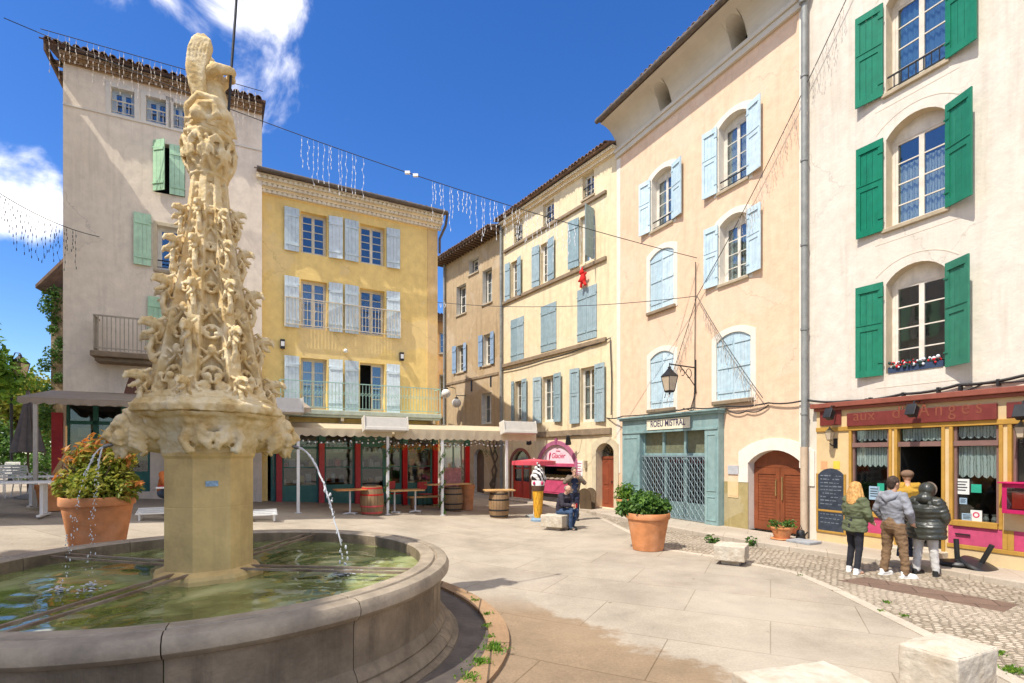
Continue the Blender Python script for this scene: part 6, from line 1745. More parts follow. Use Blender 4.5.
    for k in range(16):
        a = 2*math.pi*k/16
        q = lambda da, r, z: (r*math.cos(a+da), r*math.sin(a+da), z)
        sg = 1 if k % 2 else -1
        m.tube([q(-0.16*sg,0.18,5.49), q(0.0,0.215,5.56), q(0.15*sg,0.25,5.64), q(0.10*sg,0.27,5.74), q(-0.06*sg,0.265,5.72), q(-0.08*sg,0.262,5.64)], [0.026,0.026,0.025,0.024,0.02,0.016], 6)
        m.tube([q(0.12*sg,0.262,5.72), q(0.0,0.272,5.82), q(-0.14*sg,0.265,5.88), q(-0.2*sg,0.258,5.80)], [0.024,0.026,0.022,0.014], 6)
        for _ in range(5): m.ball(q(rnd.uniform(-.2,.2), 0.245, rnd.uniform(5.62,5.9)), rnd.uniform(0.018,0.03), 6, 5)
    sq(carve(m, 'crown', S, h, 0.0115, 0.006, 20))
    # the angel
    m = MB(); P = lambda px, py, y=0.0: (X(px), y, Z(py))
    m.tube([P(211,126),P(211,112),P(213,100),P(214,90)], [0.24,0.235,0.19,0.16], 14)
    m.tube([P(192,123,0.0),P(190,108,-0.10),P(200,99,-0.20),P(216,99,-0.21),P(230,108,-0.12),P(237,124,-0.02)], [0.05,0.05,0.05,0.05,0.05,0.03], 8)     # coiling tail
    m.tube([P(196,119,-0.20),P(202,110,-0.23),P(212,106,-0.22),P(217,115,-0.24),P(208,121,-0.22),P(200,116,-0.25)], [0.06,0.07,0.065,0.06,0.05,0.03], 8)
    m.ball(P(199,118,-0.22), 0.085, 10, 8)
    m.tube([P(222,104,-0.15),P(224,114,-0.18),P(220,123,-0.18)], [0.05,0.05,0.04], 8)
    m.tube([P(214,98),P(214,86),P(213,74)], [0.17,0.16,0.13], 12)       # trunk
    m.ball(P(217,60,-0.02), 0.085, 12, 10, (1,0.95,1.2)); m.ball(P(215,57,0.02), 0.09, 10, 8)
    m.tube([P(206,73,-0.13),P(217,68,-0.24),P(231,62,-0.16)], [0.07,0.062,0.05], 10)
    m.tube([P(219,73,0.10),P(226,68,0.02),P(233,64,-0.06)], [0.06,0.055,0.045], 10)
    m.ball(P(232,62,-0.14), 0.058, 8, 8); m.ball(P(233,66,-0.08), 0.05, 8, 8)
    for k in range(5):      # folds of the tunic
        a = -1.2+k*0.6; m.tube([(X(213)+0.15*math.sin(a), -0.14*math.cos(a), Z(88)), (X(212)+0.2*math.sin(a+0.2), -0.20*math.cos(a+0.2), Z(104))], [0.025,0.035], 6)
    an = sq(carve(m, 'angel', S, h, 0.0105, 0.005, 24))
    def wing(yo, flip):
        m = MB()
        out = [(207,104),(196,100),(190,88),(187,72),(189,54),(193,42),(199,36),(206,35),(212,39),(214,46),(211,56),(208,68),(207,82),(209,96)]
        pts = [(X(x), Z(y)) for x, y in out]
        m.prism(pts[::-1], -0.038, 0.038)
        for k in range(6):
            t = k/5
            m.tube([(X(196+8*t), -0.05, Z(98)), (X(190+14*t), -0.06, Z(76)), (X(191+18*t), -0.055, Z(54-2*t)), (X(197+14*t), -0.045, Z(40))], 0.017, 6)
        return m
    w = carve(wing(0, 1), 'wing', S, an, 0.011, 0.004, 26, loc=(0, -0.16, 0), rot=(0, 0, R(-8)))
    w2 = w.copy(); COL.objects.link(w2); w2.location = (0.03, 0.16, 0); w2.rotation_euler = (0, 0, R(25))
    m = MB(); m.tube([P(229,108,-0.16),P(232,62,-0.16),P(236.5,0,-0.16),P(240,-62,-0.16)], 0.014, 8); m.tube([P(240,-62,-0.16), P(241,-78,-0.16)], [0.05,0.004], 6); m.build('spear', M_iron, an, smooth=50)
    # flat iron bars from pillar to rim
    dirs = [Vector((2.47,-0.26,0)), Vector((0.26,2.7,0)), Vector((-2.49,0.72,0)), Vector((-0.3,-2.7,0))]
    rot = Matrix.Rotation(-R(33), 3, 'Z')
    M_bar = mat('rusty flat bar', (0.22,0.15,0.10), var=0.4, scale=6, rough=0.6, bump=0.3, stain=(0.42,0.36,0.28), sfac=0.8, sscale=2.5, metal=0.2)
    for d in dirs:
        d = (rot @ d).normalized(); n = Vector((-d.y, d.x, 0))
        for s in (-0.09, 0.09):
            a = d*0.42+n*s; b = d*2.45+n*s
            m = MB(); m.M = Matrix.Translation((0,0,0)); w = n*0.018
            vs = [a-w, a+w, b+w, b-w]
            m.add([(v.x,v.y,z) for z in (0.905, 0.93) for v in vs], [(3,2,1,0),(4,5,6,7),(0,1,5,4),(1,2,6,5),(2,3,7,6),(3,0,4,7)])
            m.build('support_bar', M_bar, h)
    return h

def water():
    m = bpy.data.materials.new('fountain water'); m.use_nodes = True; t = NT(m); bs = t.n['Principled BSDF']
    tc = t.new('ShaderNodeTexCoord')
    n1 = t.new('ShaderNodeTexNoise'); n1.inputs['Scale'].default_value = 1.1; n1.inputs['Detail'].default_value = 5; n1.inputs['Distortion'].default_value = 1.0
    t.link(tc.outputs['Object'], n1.inputs['Vector'])
    rp = t.new('ShaderNodeValToRGB'); el = rp.color_ramp.elements
    el[0].position = 0.35; el[0].color = (0.075,0.095,0.022,1); el[1].position = 0.66; el[1].color = (0.38,0.42,0.19,1)
    e = el.new(0.5); e.color = (0.18,0.21,0.065,1)
    t.link(n1.outputs['Fac'], rp.inputs[0]); t.link(rp.outputs[0], bs.inputs['Base Color'])
    bs.inputs['Roughness'].default_value = 0.04; bs.inputs['IOR'].default_value = 1.45; bs.inputs['Specular IOR Level'].default_value = 0.9
    # ripples: rings spreading from where the jets fall, plus wind chop
    hsum = None
    for cx, cy, sc in ((1.35-0.0, -0.1, 26), (-1.45, 0.2, 26), (0.1, 1.4, 26)):
        mp = t.new('ShaderNodeMapping'); mp.inputs['Location'].default_value = (-cx, -cy, 0)
        t.link(tc.outputs['Object'], mp.inputs[0])
        wv = t.new('ShaderNodeTexWave'); wv.wave_type = 'RINGS'; wv.rings_direction = 'Z'; wv.inputs['Scale'].default_value = 0.85; wv.inputs['Distortion'].default_value = 3.5; wv.inputs['Detail'].default_value = 2; wv.inputs['Detail Scale'].default_value = 1.2
        t.link(mp.outputs[0], wv.inputs['Vector'])
        if hsum is None: hsum = wv.outputs['Fac']
        else:
            a = t.new('ShaderNodeMath'); a.operation = 'ADD'; t.link(hsum, a.inputs[0]); t.link(wv.outputs['Fac'], a.inputs[1]); hsum = a.outputs[0]
    n2 = t.new('ShaderNodeTexNoise'); n2.inputs['Scale'].default_value = 3.2; n2.inputs['Detail'].default_value = 3
    t.link(tc.outputs['Object'], n2.inputs['Vector'])
    a = t.new('ShaderNodeMath'); a.operation = 'MULTIPLY_ADD'; a.inputs[1].default_value = 1.6; t.link(n2.outputs['Fac'], a.inputs[0]); t.link(hsum, a.inputs[2])
    bp = t.new('ShaderNodeBump'); bp.inputs['Strength'].default_value = 0.55; bp.inputs['Distance'].default_value = 0.0042
    t.link(a.outputs[0], bp.inputs['Height']); t.link(bp.outputs[0], bs.inputs['Normal'])
    g = MB(); g.lathe([(0.50,0),(2.405,0)], 96, cap=False)
    o = g.build('water', m, loc=(FCX, FCY, 0.815), rot=(0, 0, R(33)))
    tag(o, kind='structure')
    # jets
    M_jet = bpy.data.materials.new('falling water'); M_jet.use_nodes = True
    b = M_jet.node_tree.nodes['Principled BSDF']; b.inputs['Base Color'].default_value = (0.95,0.97,1,1); b.inputs['Roughness'].default_value = 0.08; b.inputs['Transmission Weight'].default_value = 0.45; b.inputs['IOR'].default_value = 1.33
    rot = Matrix.Rotation(R(33), 3, 'Z'); base = Vector((FCX, FCY, 0))
    def jet(p0, v, brk, rad, seed, lab, splash):
        rnd = random.Random(seed); m = MB(); pts = []; rs = []
        T = (v[2]+math.sqrt(v[2]**2+2*9.81*(p0[2]-0.82)))/9.81
        n = 34
        pos = lambda t: Vector((p0[0]+v[0]*t, p0[1]+v[1]*t, p0[2]+v[2]*t-4.905*t*t))
        for k in range(n+1):
            t = T*k/n
            if k/n <= brk:
                q = pos(t) + Vector((rnd.gauss(0,1), rnd.gauss(0,1), rnd.gauss(0,1)))*0.010*(k/n)**1.5
                pts.append(q); rs.append(rad*(1-0.5*k/n)*rnd.uniform(0.6, 1.2))
        if len(pts) > 2: m.tube(pts, rs, 8)
        for k in range(int(90*(1.15-brk))+22):
            t = T*rnd.uniform(max(0.25, brk*0.55), 1.0); q = pos(t)+Vector((rnd.gauss(0,1), rnd.gauss(0,1), rnd.gauss(0,1)))*0.022*(t/T)
            m.ball(q, rnd.uniform(0.35, 0.9)*rad, 6, 5, (1,1,rnd.uniform(1,2.2)))
        e = pos(T)
        for k in range(splash):
            a = rnd.uniform(0, 6.28); r = abs(rnd.gauss(0, 0.09)); q = Vector((e.x+r*math.cos(a), e.y+r*math.sin(a), 0.82+abs(rnd.gauss(0, 0.03))))
            m.ball(q, rnd.uniform(0.006, 0.018), 6, 4, (1.6,1.6,0.6))
        o = m.build('water_jet', M_jet, smooth=80)
        tag(o, lab, 'water jet', 'water jets of the fountain')
    def W(x, y, z): q = rot @ Vector((x, y, z)) + base; return q
    def V(x, y, z): return rot @ Vector((x, y, z))
    jet(W(0.965,-0.05,2.285), V(0.70,-1.45,-0.10), 0.9, 0.016, 1, 'strong unbroken water jet arching from the lion mask towards the lit rim', 60)
    jet(W(-0.965,0.05,2.285), V(-0.62,-0.2,0.0), 0.42, 0.009, 2, 'thin water jet breaking into drops, the farther of two from the pillar', 25)
    jet(W(-0.965,-0.05,2.285), V(-0.22,-0.1,-0.15), 0.38, 0.008, 3, 'thin water jet breaking into drops, the nearer of two left of the pillar', 25)
    jet(W(0.05,0.965,2.285), V(0.1,0.75,-0.1), 0.6, 0.011, 4, 'thin water jet behind the fountain pillar in front of a red shop post', 15)
# ---------------------------------------------------------------- people
M_skin = mat('skin', (0.52, 0.30, 0.20), var=0.08, rough=0.6, bump=0)
def cloth(name, col, var=0.15): return mat(name, col, var=var, scale=7, rough=0.9, bump=0.4, bscale=70, stain=mul(col, 0.6), sfac=0.35, sscale=5, bdist=0.006)

def melt(m, name, mt, par, voxel, sm=3, amp=0.0, freq=9, stretch=(1,1,0.5)):
    o = m.build(name, mt, par)
    r = o.modifiers.new('remesh', 'REMESH'); r.mode = 'VOXEL'; r.voxel_size = voxel
    s = o.modifiers.new('smooth', 'SMOOTH'); s.factor = 0.5; s.iterations = sm
    apply_mods(o); me = o.data
    if amp:
        ns = [v.normal.copy() for v in me.vertices]
        for v, n in zip(me.vertices, ns):
            p = v.co; q = Vector((p.x*stretch[0], p.y*stretch[1], p.z*stretch[2]))*freq
            v.co = p + n*(amp*noise.noise(q) + amp*0.5*noise.noise(q*2.3))
    me.polygons.foreach_set('use_smooth', [True]*len(me.polygons)); me.update()
    return o

def limb(m, pts, rs, n=10):
    """tapered limb through joints, with round joints"""
    m.tube(pts, rs, n)
    for p, r in zip(pts, rs): m.ball(p, r*1.0, n, 6)

def hand(m, w, d, side, up=Vector((0,0,1)), curl=0.5):
    """palm, four curled fingers and a thumb from wrist w along d"""
    d = d.normalized(); s = d.cross(up)
    if s.length < 0.1: s = Vector((1,0,0))
    s.normalize(); nrm = s.cross(d).normalized()
    pc = w + d*0.05
    m.ball(pc, 0.045, 10, 8, (0.9,0.9,0.9)); m.tube([w, pc+d*0.03], [0.028, 0.036], 8)
    for k in range(4):
        b = w + d*0.085 + s*(-0.033+0.022*k)
        L = [0.062, 0.074, 0.07, 0.055][k]
        q = b + d*L*0.45 - nrm*L*0.15*curl; e = q + d*L*0.35 - nrm*L*0.5*curl; f = e - nrm*L*0.3*curl + d*L*0.1
        m.tube([b-d*0.03, b, q, e, f], [0.011,0.0105,0.010,0.009,0.008], 6)
    t0 = w + d*0.025 + s*0.035*side
    m.tube([t0, t0+s*0.03*side+d*0.025-nrm*0.01, t0+s*0.035*side+d*0.055-nrm*0.02], [0.014,0.012,0.0095], 6)

def head(m, c, yaw, pitch=0.0, k=1.0):
    """skull with jaw, nose, brow, lips, ears; faces -y turned by yaw"""
    Rm = Matrix.Rotation(yaw, 3, 'Z') @ Matrix.Rotation(pitch, 3, 'X')
    T = lambda x, y, z: Vector(c) + Rm @ (Vector((x, y, z))*k)
    m.ball(c, 0.098*k, 16, 12, (0.80,1.0,1.12), Rm)
    m.ball(T(0,-0.03,-0.05), 0.068*k, 12, 10, (0.9,1,1.15), Rm)
    m.tube([T(0,-0.092,0.012), T(0,-0.118,-0.022), T(0,-0.096,-0.032)], [0.012*k,0.016*k,0.013*k], 8)
    m.tube([T(-0.045,-0.085,0.022), T(0,-0.095,0.026), T(0.045,-0.085,0.022)], 0.013*k, 6)
    m.tube([T(-0.022,-0.091,-0.063), T(0,-0.098,-0.060), T(0.022,-0.091,-0.063)], 0.009*k, 6)
    m.ball(T(0,-0.08,-0.098), 0.024*k, 8, 6)
    for s in (-1, 1):
        m.ball(T(s*0.083,0.008,-0.01), 0.026*k, 8, 6, (0.45,0.8,1.2), Rm); m.ball(T(s*0.032,-0.081,0.004), 0.013*k, 8, 6)
    return T

def person(label, loc, rz, J, H=1.0, group=None):
    """J: joints in metres for a 1.75 m figure facing -y. returns root and scaled joints"""
    t = thing('person', label, 'person', loc, rz, group)
    return t, {k: Vector(v)*H for k, v in J.items()}

STAND = dict(pel=(0,0,0.95), waist=(0,0,1.08), chest=(0,0.01,1.30), neck=(0,0.0,1.46), head=(0,-0.02,1.635),
    shL=(-0.185,0,1.41), elL=(-0.25,0.02,1.13), wrL=(-0.24,-0.10,0.90), shR=(0.185,0,1.41), elR=(0.25,0.02,1.13), wrR=(0.24,-0.10,0.90),
    hiL=(-0.09,0,0.90), knL=(-0.10,-0.02,0.50), anL=(-0.11,0.03,0.09), hiR=(0.09,0,0.90), knR=(0.10,-0.02,0.50), anR=(0.11,0.03,0.09))

def build_body(t, J, yaw=0.0, pitch=0.0, hands=True, curl=0.5):
    m = MB()
    limb(m, [J['pel'], J['waist'], J['chest'], J['neck']], [0.12,0.105,0.125,0.06], 12)
    m.tube([J['neck'], J['head']], [0.058,0.055], 10)
    for s, sd in (('L', -1), ('R', 1)):
        limb(m, [J['chest']+Vector((sd*0.05,0,0.05)), J['sh'+s], J['el'+s], J['wr'+s]], [0.07,0.052,0.038,0.027])
        if hands: hand(m, J['wr'+s], J['wr'+s]-J['el'+s], -sd, Vector((0,1,0.2)), curl)
        limb(m, [J['hi'+s], J['kn'+s], J['an'+s]], [0.075,0.052,0.036])
        f = Vector((0,-1,0)); a = J['an'+s]
        m.tube([a+Vector((0,0.03,-0.05)), a+f*0.14+Vector((0,0,-0.065))], [0.036,0.028], 8)
    T = head(m, J['head'], yaw, pitch)
    o = melt(m, 'body', M_skin, t, 0.0105, 2)
    for s in (-1, 1):
        e = MB(); e.ball(T(s*0.031,-0.0905,0.004), 0.0085, 8, 6); e.build('eye', mat('dark eye', (0.03,0.02,0.015), bump=0, rough=0.2), o, smooth=80)
    return T

def shoes(t, J, mt, dirs=(0,0), sole=None):
    for i, s in enumerate('LR'):
        a = J['an'+s]; f = Matrix.Rotation(dirs[i], 3, 'Z') @ Vector((0,-1,0))
        m = MB(); m.tube([a+Vector((0,0,0.02))-f*0.03, a-f*0.045+Vector((0,0,-0.045)), a+f*0.06+Vector((0,0,-0.042)), a+f*0.15+Vector((0,0,-0.055)), a+f*0.185+Vector((0,0,-0.062))], [0.045,0.05,0.05,0.043,0.025], 10)
        o = melt(m, 'shoe', mt, t, 0.01, 2)
        q = MB(); n = Vector((-f.y, f.x, 0))
        pts = [a-f*0.09+n*0.035, a-f*0.09-n*0.035, a+f*0.13-n*0.048, a+f*0.20-n*0.02, a+f*0.20+n*0.02, a+f*0.13+n*0.048]
        q.slab([(p.x, p.y) for p in pts], a.z-0.09, a.z-0.066)
        q.build('sole', sole or M_white, o)

def trousers(t, J, mt, k=1.0, hem=0.02, amp=0.012, top=0.0):
    m = MB()
    limb(m, [J['waist']+Vector((0,0,-0.02+top)), J['pel'], J['pel']+Vector((0,0.02,-0.06))], [0.135,0.155,0.14], 14)
    for s in 'LR':
        a = J['an'+s]; kn = J['kn'+s]; hi = J['hi'+s]
        d = (a-kn).normalized()
        limb(m, [hi+Vector((0,0.01,-0.02)), hi.lerp(kn, 0.5), kn, kn.lerp(a, 0.5), a-d*hem], [0.112*k,0.097*k,0.078*k,0.070*k,0.064*k], 12)
    return melt(m, 'trousers', mt, t, 0.013, 3, amp, 11, (1,1,1.4))

def jacket(t, J, mt, bulk=1.0, hemdrop=0.0, hemr=0.17, cuff=0.0, amp=0.012, name='jacket', quilt=0.0, sleeve=1.0, flat=0.78, shoulders=1.0):
    m = MB()
    dn = (J['pel']-J['waist'])
    hem = J['pel'] + Vector((0,0,-hemdrop)); top = J['neck'] + Vector((0,0,-0.03))
    n = 26; vs = []
    path = [hem, J['pel'], J['waist'], J['chest'], top]; rad = [hemr, hemr*0.97, 0.165*bulk, 0.195*bulk, 0.085*bulk]
    # elliptical torso rings
    zs = [(p, r) for p, r in zip(path, rad)]
    rings = []
    K = 30
    for i in range(K+1):
        f = i/K*(len(path)-1); j = min(int(f), len(path)-2); q = f-j
        p = path[j].lerp(path[j+1], q); r = rad[j]+(rad[j+1]-rad[j])*(q*q*(3-2*q))
        if quilt: r += quilt*abs(math.sin(i*math.pi/3.2))
        rings.append((p, r))
    fs = []
    for p, r in rings:
        for k in range(n):
            w = 2*math.pi*k/n; x = r*1.12*math.cos(w); y = r*flat*math.sin(w)
            vs.append((p.x+x, p.y+y, p.z - (quilt*1.2*(1-abs(math.cos(w)))if quilt else 0)))
    for i in range(K):
        for k in range(n):
            k2 = (k+1) % n; fs.append((i*n+k, i*n+k2, (i+1)*n+k2, (i+1)*n+k))
    fs.append(tuple(range(n-1,-1,-1))); fs.append(tuple(range(K*n, K*n+n)))
    m.add(vs, fs)
    for s, sd in (('L',-1),('R',1)):
        sh = J['sh'+s]; el = J['el'+s]; wr = J['wr'+s]; d = (wr-el).normalized()
        pts = [J['chest']+Vector((sd*0.06,0,0.07)), sh, sh.lerp(el, 0.5), el, el.lerp(wr, 0.55), wr-d*cuff]
        rs = [0.10*bulk, 0.088*bulk*shoulders, 0.075*bulk*sleeve, 0.066*bulk*sleeve, 0.058*bulk*sleeve, 0.048*bulk*sleeve]
        if quilt:
            P2, R2 = [], []
            for (a, ra), (b, rb) in zip(zip(pts, rs), zip(pts[1:], rs[1:])):
                for q in range(4): P2.append(a.lerp(b, q/4)); R2.append(ra+(rb-ra)*q/4 + (quilt*0.8 if q % 2 else 0))
            P2.append(pts[-1]); R2.append(rs[-1]); pts, rs = P2, R2
        m.tube(pts, rs, 12); m.ball(el, rs[len(rs)//2]*0.98, 10, 8)
    return melt(m, name, mt, t, 0.013, 2, amp, 8, (1,1,1.6))

def people():
    # --- woman with long blonde hair, green parka
    p = G(855, 573); face = math.atan2(0.9, 0.45)      # towards the shop wall
    rz0 = math.atan2(FW.i[1], FW.i[0]) + math.pi/2     # facing into the restaurant
    J = dict(STAND); J.update(elL=(-0.27,-0.02,1.14), wrL=(-0.18,-0.20,1.02), elR=(0.27,-0.05,1.15), wrR=(0.12,-0.24,1.10), anL=(-0.10,0.06,0.09), anR=(0.16,-0.02,0.09), knR=(0.13,-0.05,0.5), knL=(-0.09,-0.01,0.5))
    t, J = person('woman with long blonde hair in an olive green parka, black leggings and white trainers', p, rz0-0.25, J, 0.96)
    T = build_body(t, J, 0.35)
    trousers(t, J, cloth('black leggings', (0.022,0.022,0.028)), 0.82, 0.03, 0.005)
    shoes(t, J, M_white, (0.5, 0.7))
    jk = jacket(t, J, cloth('olive green cotton', (0.105,0.12,0.062)), 1.05, 0.13, 0.215, 0.0, 0.022)
    m = MB(); w = J['waist']; m.lathe([(0.172,0),(0.178,0.02),(0.172,0.04)], 24, (w.x, w.y, w.z+0.0), sx=1.12, sy=0.80); m.build('drawstring', cloth('olive cord', (0.06,0.07,0.04)), jk)
    m = MB(); c = J['neck']; m.tube([(c.x-0.10,c.y-0.02,c.z-0.02),(c.x-0.05,c.y+0.075,c.z-0.01),(c.x+0.05,c.y+0.075,c.z-0.01),(c.x+0.10,c.y-0.02,c.z-0.02)], 0.035, 8); m.build('collar', cloth('olive green cotton', (0.10,0.11,0.06)), jk, smooth=60)
    m = MB(); rnd = random.Random(2)
    m.ball(T(0,0.015,0.03), 0.108, 16, 12, (0.9,1.0,1.02))
    for k in range(110):
        a = rnd.uniform(-1.9, 1.9); x = 0.095*math.sin(a); y = 0.02+0.085*math.cos(a)
        m.tube([T(x*0.8,y*0.8,0.08), T(x*1.12,y*1.12,-0.04), T(x*1.3+rnd.uniform(-.02,.02),y*1.35,-0.14), T(x*1.15+rnd.uniform(-.03,.03),y*1.45+0.015,-0.22-rnd.random()*0.07)], [0.015,0.018,0.015,0.005], 6)
    melt(m, 'hair', mat('blonde hair', (0.50,0.27,0.085), var=0.35, scale=22, rough=0.6, bump=0.6, bscale=60), t, 0.008, 1, 0.010, 30, (1,1,0.22))
    # --- man in grey hoodie
    p = G(893, 576)
    J = dict(STAND); J.update(elL=(-0.29,0.02,1.14), wrL=(-0.24,-0.13,0.97), elR=(0.29,0.02,1.14), wrR=(0.24,-0.12,0.96), hiL=(-0.10,0,0.9), knL=(-0.16,-0.03,0.5), anL=(-0.20,-0.02,0.09), knR=(0.11,-0.01,0.5), anR=(0.12,0.06,0.09))
    t, J = person('dark haired man in a grey hooded sweatshirt and brown trousers seen from behind', p, rz0-0.12, J, 1.03)
    T = build_body(t, J, -0.15)
    trousers(t, J, cloth('brown cargo cotton', (0.19,0.115,0.06)), 1.0, 0.0, 0.016)
    shoes(t, J, M_white, (-0.5, -0.15))
    jk = jacket(t, J, cloth('grey jersey', (0.24,0.245,0.27)), 1.06, 0.02, 0.165, 0.0, 0.016, 'sweatshirt')
    m = MB(); c = J['neck']
    m.tube([(c.x-0.11,c.y-0.05,c.z+0.01),(c.x-0.12,c.y+0.05,c.z-0.01),(c.x-0.06,c.y+0.13,c.z-0.07),(c.x,c.y+0.15,c.z-0.11),(c.x+0.06,c.y+0.13,c.z-0.07),(c.x+0.12,c.y+0.05,c.z-0.01),(c.x+0.11,c.y-0.05,c.z+0.01)], [0.04,0.05,0.06,0.065,0.06,0.05,0.04], 10)
    m.ball((c.x,c.y+0.10,c.z-0.02), 0.085, 10, 8, (1.2,0.7,1)); melt(m, 'hood', cloth('grey jersey', (0.3,0.3,0.33)), jk, 0.012, 2, 0.006)
    m = MB(); m.ball(T(0,0.018,0.035), 0.104, 16, 12, (0.86,1.0,1.0)); m.ball(T(0,0.06,-0.03), 0.07, 12, 8, (1.0,0.7,1.1)); melt(m, 'hair', mat('dark brown hair', (0.045,0.027,0.018), var=0.4, scale=25, rough=0.7, bump=0.6, bscale=80), t, 0.009, 1, 0.008, 40)
    # --- person in puffer coat with hood up
    p = G(926, 575)
    J = dict(STAND); J.update(elL=(-0.28,-0.02,1.13), wrL=(-0.2,-0.2,1.0), elR=(0.31,0.02,1.14), wrR=(0.25,-0.16,1.0), knL=(-0.12,-0.01,0.5), anL=(-0.16,0.0,0.09), anR=(0.14,0.05,0.09), knR=(0.13,0.0,0.5), head=(0.0,-0.06,1.62))
    t, J = person('person in a dark quilted hooded coat and pale trousers before the open door', p, rz0+0.08, J, 0.95)
    T = build_body(t, J, 0.0, 0.15)
    trousers(t, J, cloth('greyish white denim', (0.52,0.50,0.47)), 0.95, 0.0, 0.008)
    shoes(t, J, mat('black shoe leather', (0.02,0.02,0.02), rough=0.4), (0.2, -0.2), mat('black sole', (0.03,0.03,0.03)))
    PU = mat('glossy dark olive nylon', (0.032,0.034,0.026), var=0.2, scale=6, rough=0.38, bump=0.25, bscale=30, spec=0.6)
    jk = jacket(t, J, PU, 1.22, 0.22, 0.27, 0.0, 0.008, 'quilted_coat', 0.020, 1.15)
    m = MB(); m.ball(T(0,0.02,0.02), 0.135, 16, 12, (0.95,1.0,1.05)); c = J['neck']; m.ball((c.x,c.y+0.06,c.z+0.02), 0.13, 12, 8, (1.1,0.9,0.8)); hd = melt(m, 'hood', PU, jk, 0.013, 2, 0.008)
    m = MB()
    for k in range(70):
        a = math.pi*2*k/70; m.ball(T(0.11*math.cos(a), -0.055, 0.03+0.125*math.sin(a)), 0.022, 6, 5)
    m.build('fur_trim', mat('grey brown fur', (0.16,0.12,0.09), var=0.5, scale=30, bump=0.8, bscale=90), hd, smooth=80)
    q = thing('bag', 'dark blue cloth bag hanging beside the quilted coat', 'bag', p, rz0+0.08)
    m = MB(); m.frust(0.24, 0.46, -0.13, 0.05, 0.28, 0.70, 0.03); melt(m, 'pouch', cloth('navy cloth', (0.02,0.045,0.09)), q, 0.012, 4, 0.012)
    m = MB(); m.tube([(0.40,-0.04,0.68),(0.38,-0.06,0.86),(0.28,-0.12,0.93),(0.30,-0.06,0.84),(0.30,-0.04,0.68)], 0.012, 6); m.build('strap', cloth('navy cloth', (0.02,0.045,0.09)), q, smooth=60)
    # --- person in mustard jacket and cap entering the door
    pw = FW.world(FW.u(906), 0.05, 0); J = dict(STAND); J.update(elL=(-0.26,-0.02,1.14), elR=(0.26,-0.03,1.14))
    t, J = person('person in a mustard jacket and brown flat cap standing inside the restaurant doorway', (pw.x, pw.y, BZ+0.15), rz0+0.5, J, 0.90)
    T = build_body(t, J, 0.3)
    trousers(t, J, cloth('dark trousers', (0.03,0.03,0.035)), 1.0); shoes(t, J, mat('black shoe leather', (0.02,0.02,0.02)), (0,0), mat('black sole', (0.03,0.03,0.03)))
    jacket(t, J, cloth('mustard cloth', (0.42,0.24,0.03)), 1.1, 0.06, 0.18)
    m = MB(); m.ball(T(0,0.0,0.05), 0.128, 16, 10, (0.95,1.05,0.72)); m.tube([T(-0.05,-0.09,0.05), T(0,-0.16,0.035), T(0.05,-0.09,0.05)], 0.02, 6); melt(m, 'cap', cloth('brown tweed', (0.20,0.12,0.075)), t, 0.01, 2)
    # --- man sitting on the stone block, looking down at what he holds
    p = G(565, 530)
    sz = 0.44
    J = dict(pel=(0,0.12,sz+0.10), waist=(0,0.10,sz+0.24), chest=(0,0.02,sz+0.46), neck=(0,-0.06,sz+0.61), head=(0.0,-0.13,sz+0.75),
        shL=(-0.19,0.0,sz+0.56), elL=(-0.24,-0.10,sz+0.30), wrL=(-0.08,-0.30,sz+0.27), shR=(0.19,0.0,sz+0.56), elR=(0.24,-0.10,sz+0.30), wrR=(0.06,-0.30,sz+0.25),
        hiL=(-0.09,0.10,sz+0.09), knL=(-0.13,-0.32,sz+0.08), anL=(-0.12,-0.30,0.09), hiR=(0.09,0.10,sz+0.09), knR=(0.12,-0.36,sz+0.10), anR=(0.10,-0.22,0.09))
    t, J = person('balding man in dark jacket and blue jeans sitting on a stone block', (p.x, p.y+0.25, gz(p.x, p.y)), R(52), J, 1.0)
    T = build_body(t, J, 0.0, 0.55)
    trousers(t, J, cloth('blue denim', (0.035,0.065,0.13)), 0.95, 0.0, 0.012)
    shoes(t, J, mat('black shoe leather', (0.02,0.02,0.02)), (0.2,-0.2), mat('black sole', (0.03,0.03,0.03)))
    jacket(t, J, cloth('plum charcoal jacket', (0.035,0.03,0.042)), 1.1, 0.0, 0.17, 0.0, 0.014)
    m = MB(); m.ball(T(0,0.045,-0.01), 0.092, 12, 10, (0.95,0.8,0.9)); melt(m, 'hair', mat('short grey hair', (0.22,0.19,0.16), var=0.3, scale=30), t, 0.01, 1, 0.005, 30)
    ph = thing('phone', 'phone with a red cover held by the seated man', 'phone', (p.x, p.y+0.25, gz(p.x, p.y)), R(52))
    m = MB(); m.box(-0.045, 0.025, -0.44, -0.425, sz+0.22, sz+0.34); m.build('cover', M_red, ph); m = MB(); m.box(-0.04, 0.02, -0.4245, -0.423, sz+0.228, sz+0.332); m.build('screen', M_dark, ph)
    # --- man standing behind with his hands at his face
    p = G(574, 520.5)
    J = dict(STAND); J.update(elL=(-0.33,-0.10,1.26), wrL=(-0.09,-0.20,1.47), elR=(0.33,-0.10,1.24), wrR=(0.10,-0.20,1.40))
    t, J = person('man in grey brown jacket and navy vest standing with raised hands', p, R(8), J, 1.02)
    T = build_body(t, J, 0.1, 0.1)
    trousers(t, J, cloth('navy trousers', (0.02,0.025,0.05)), 1.0); shoes(t, J, mat('black shoe leather', (0.02,0.02,0.02)), (0.1,-0.1), mat('black sole', (0.03,0.03,0.03)))
    jk = jacket(t, J, cloth('grey brown cloth', (0.17,0.125,0.09)), 1.12, 0.04, 0.18)
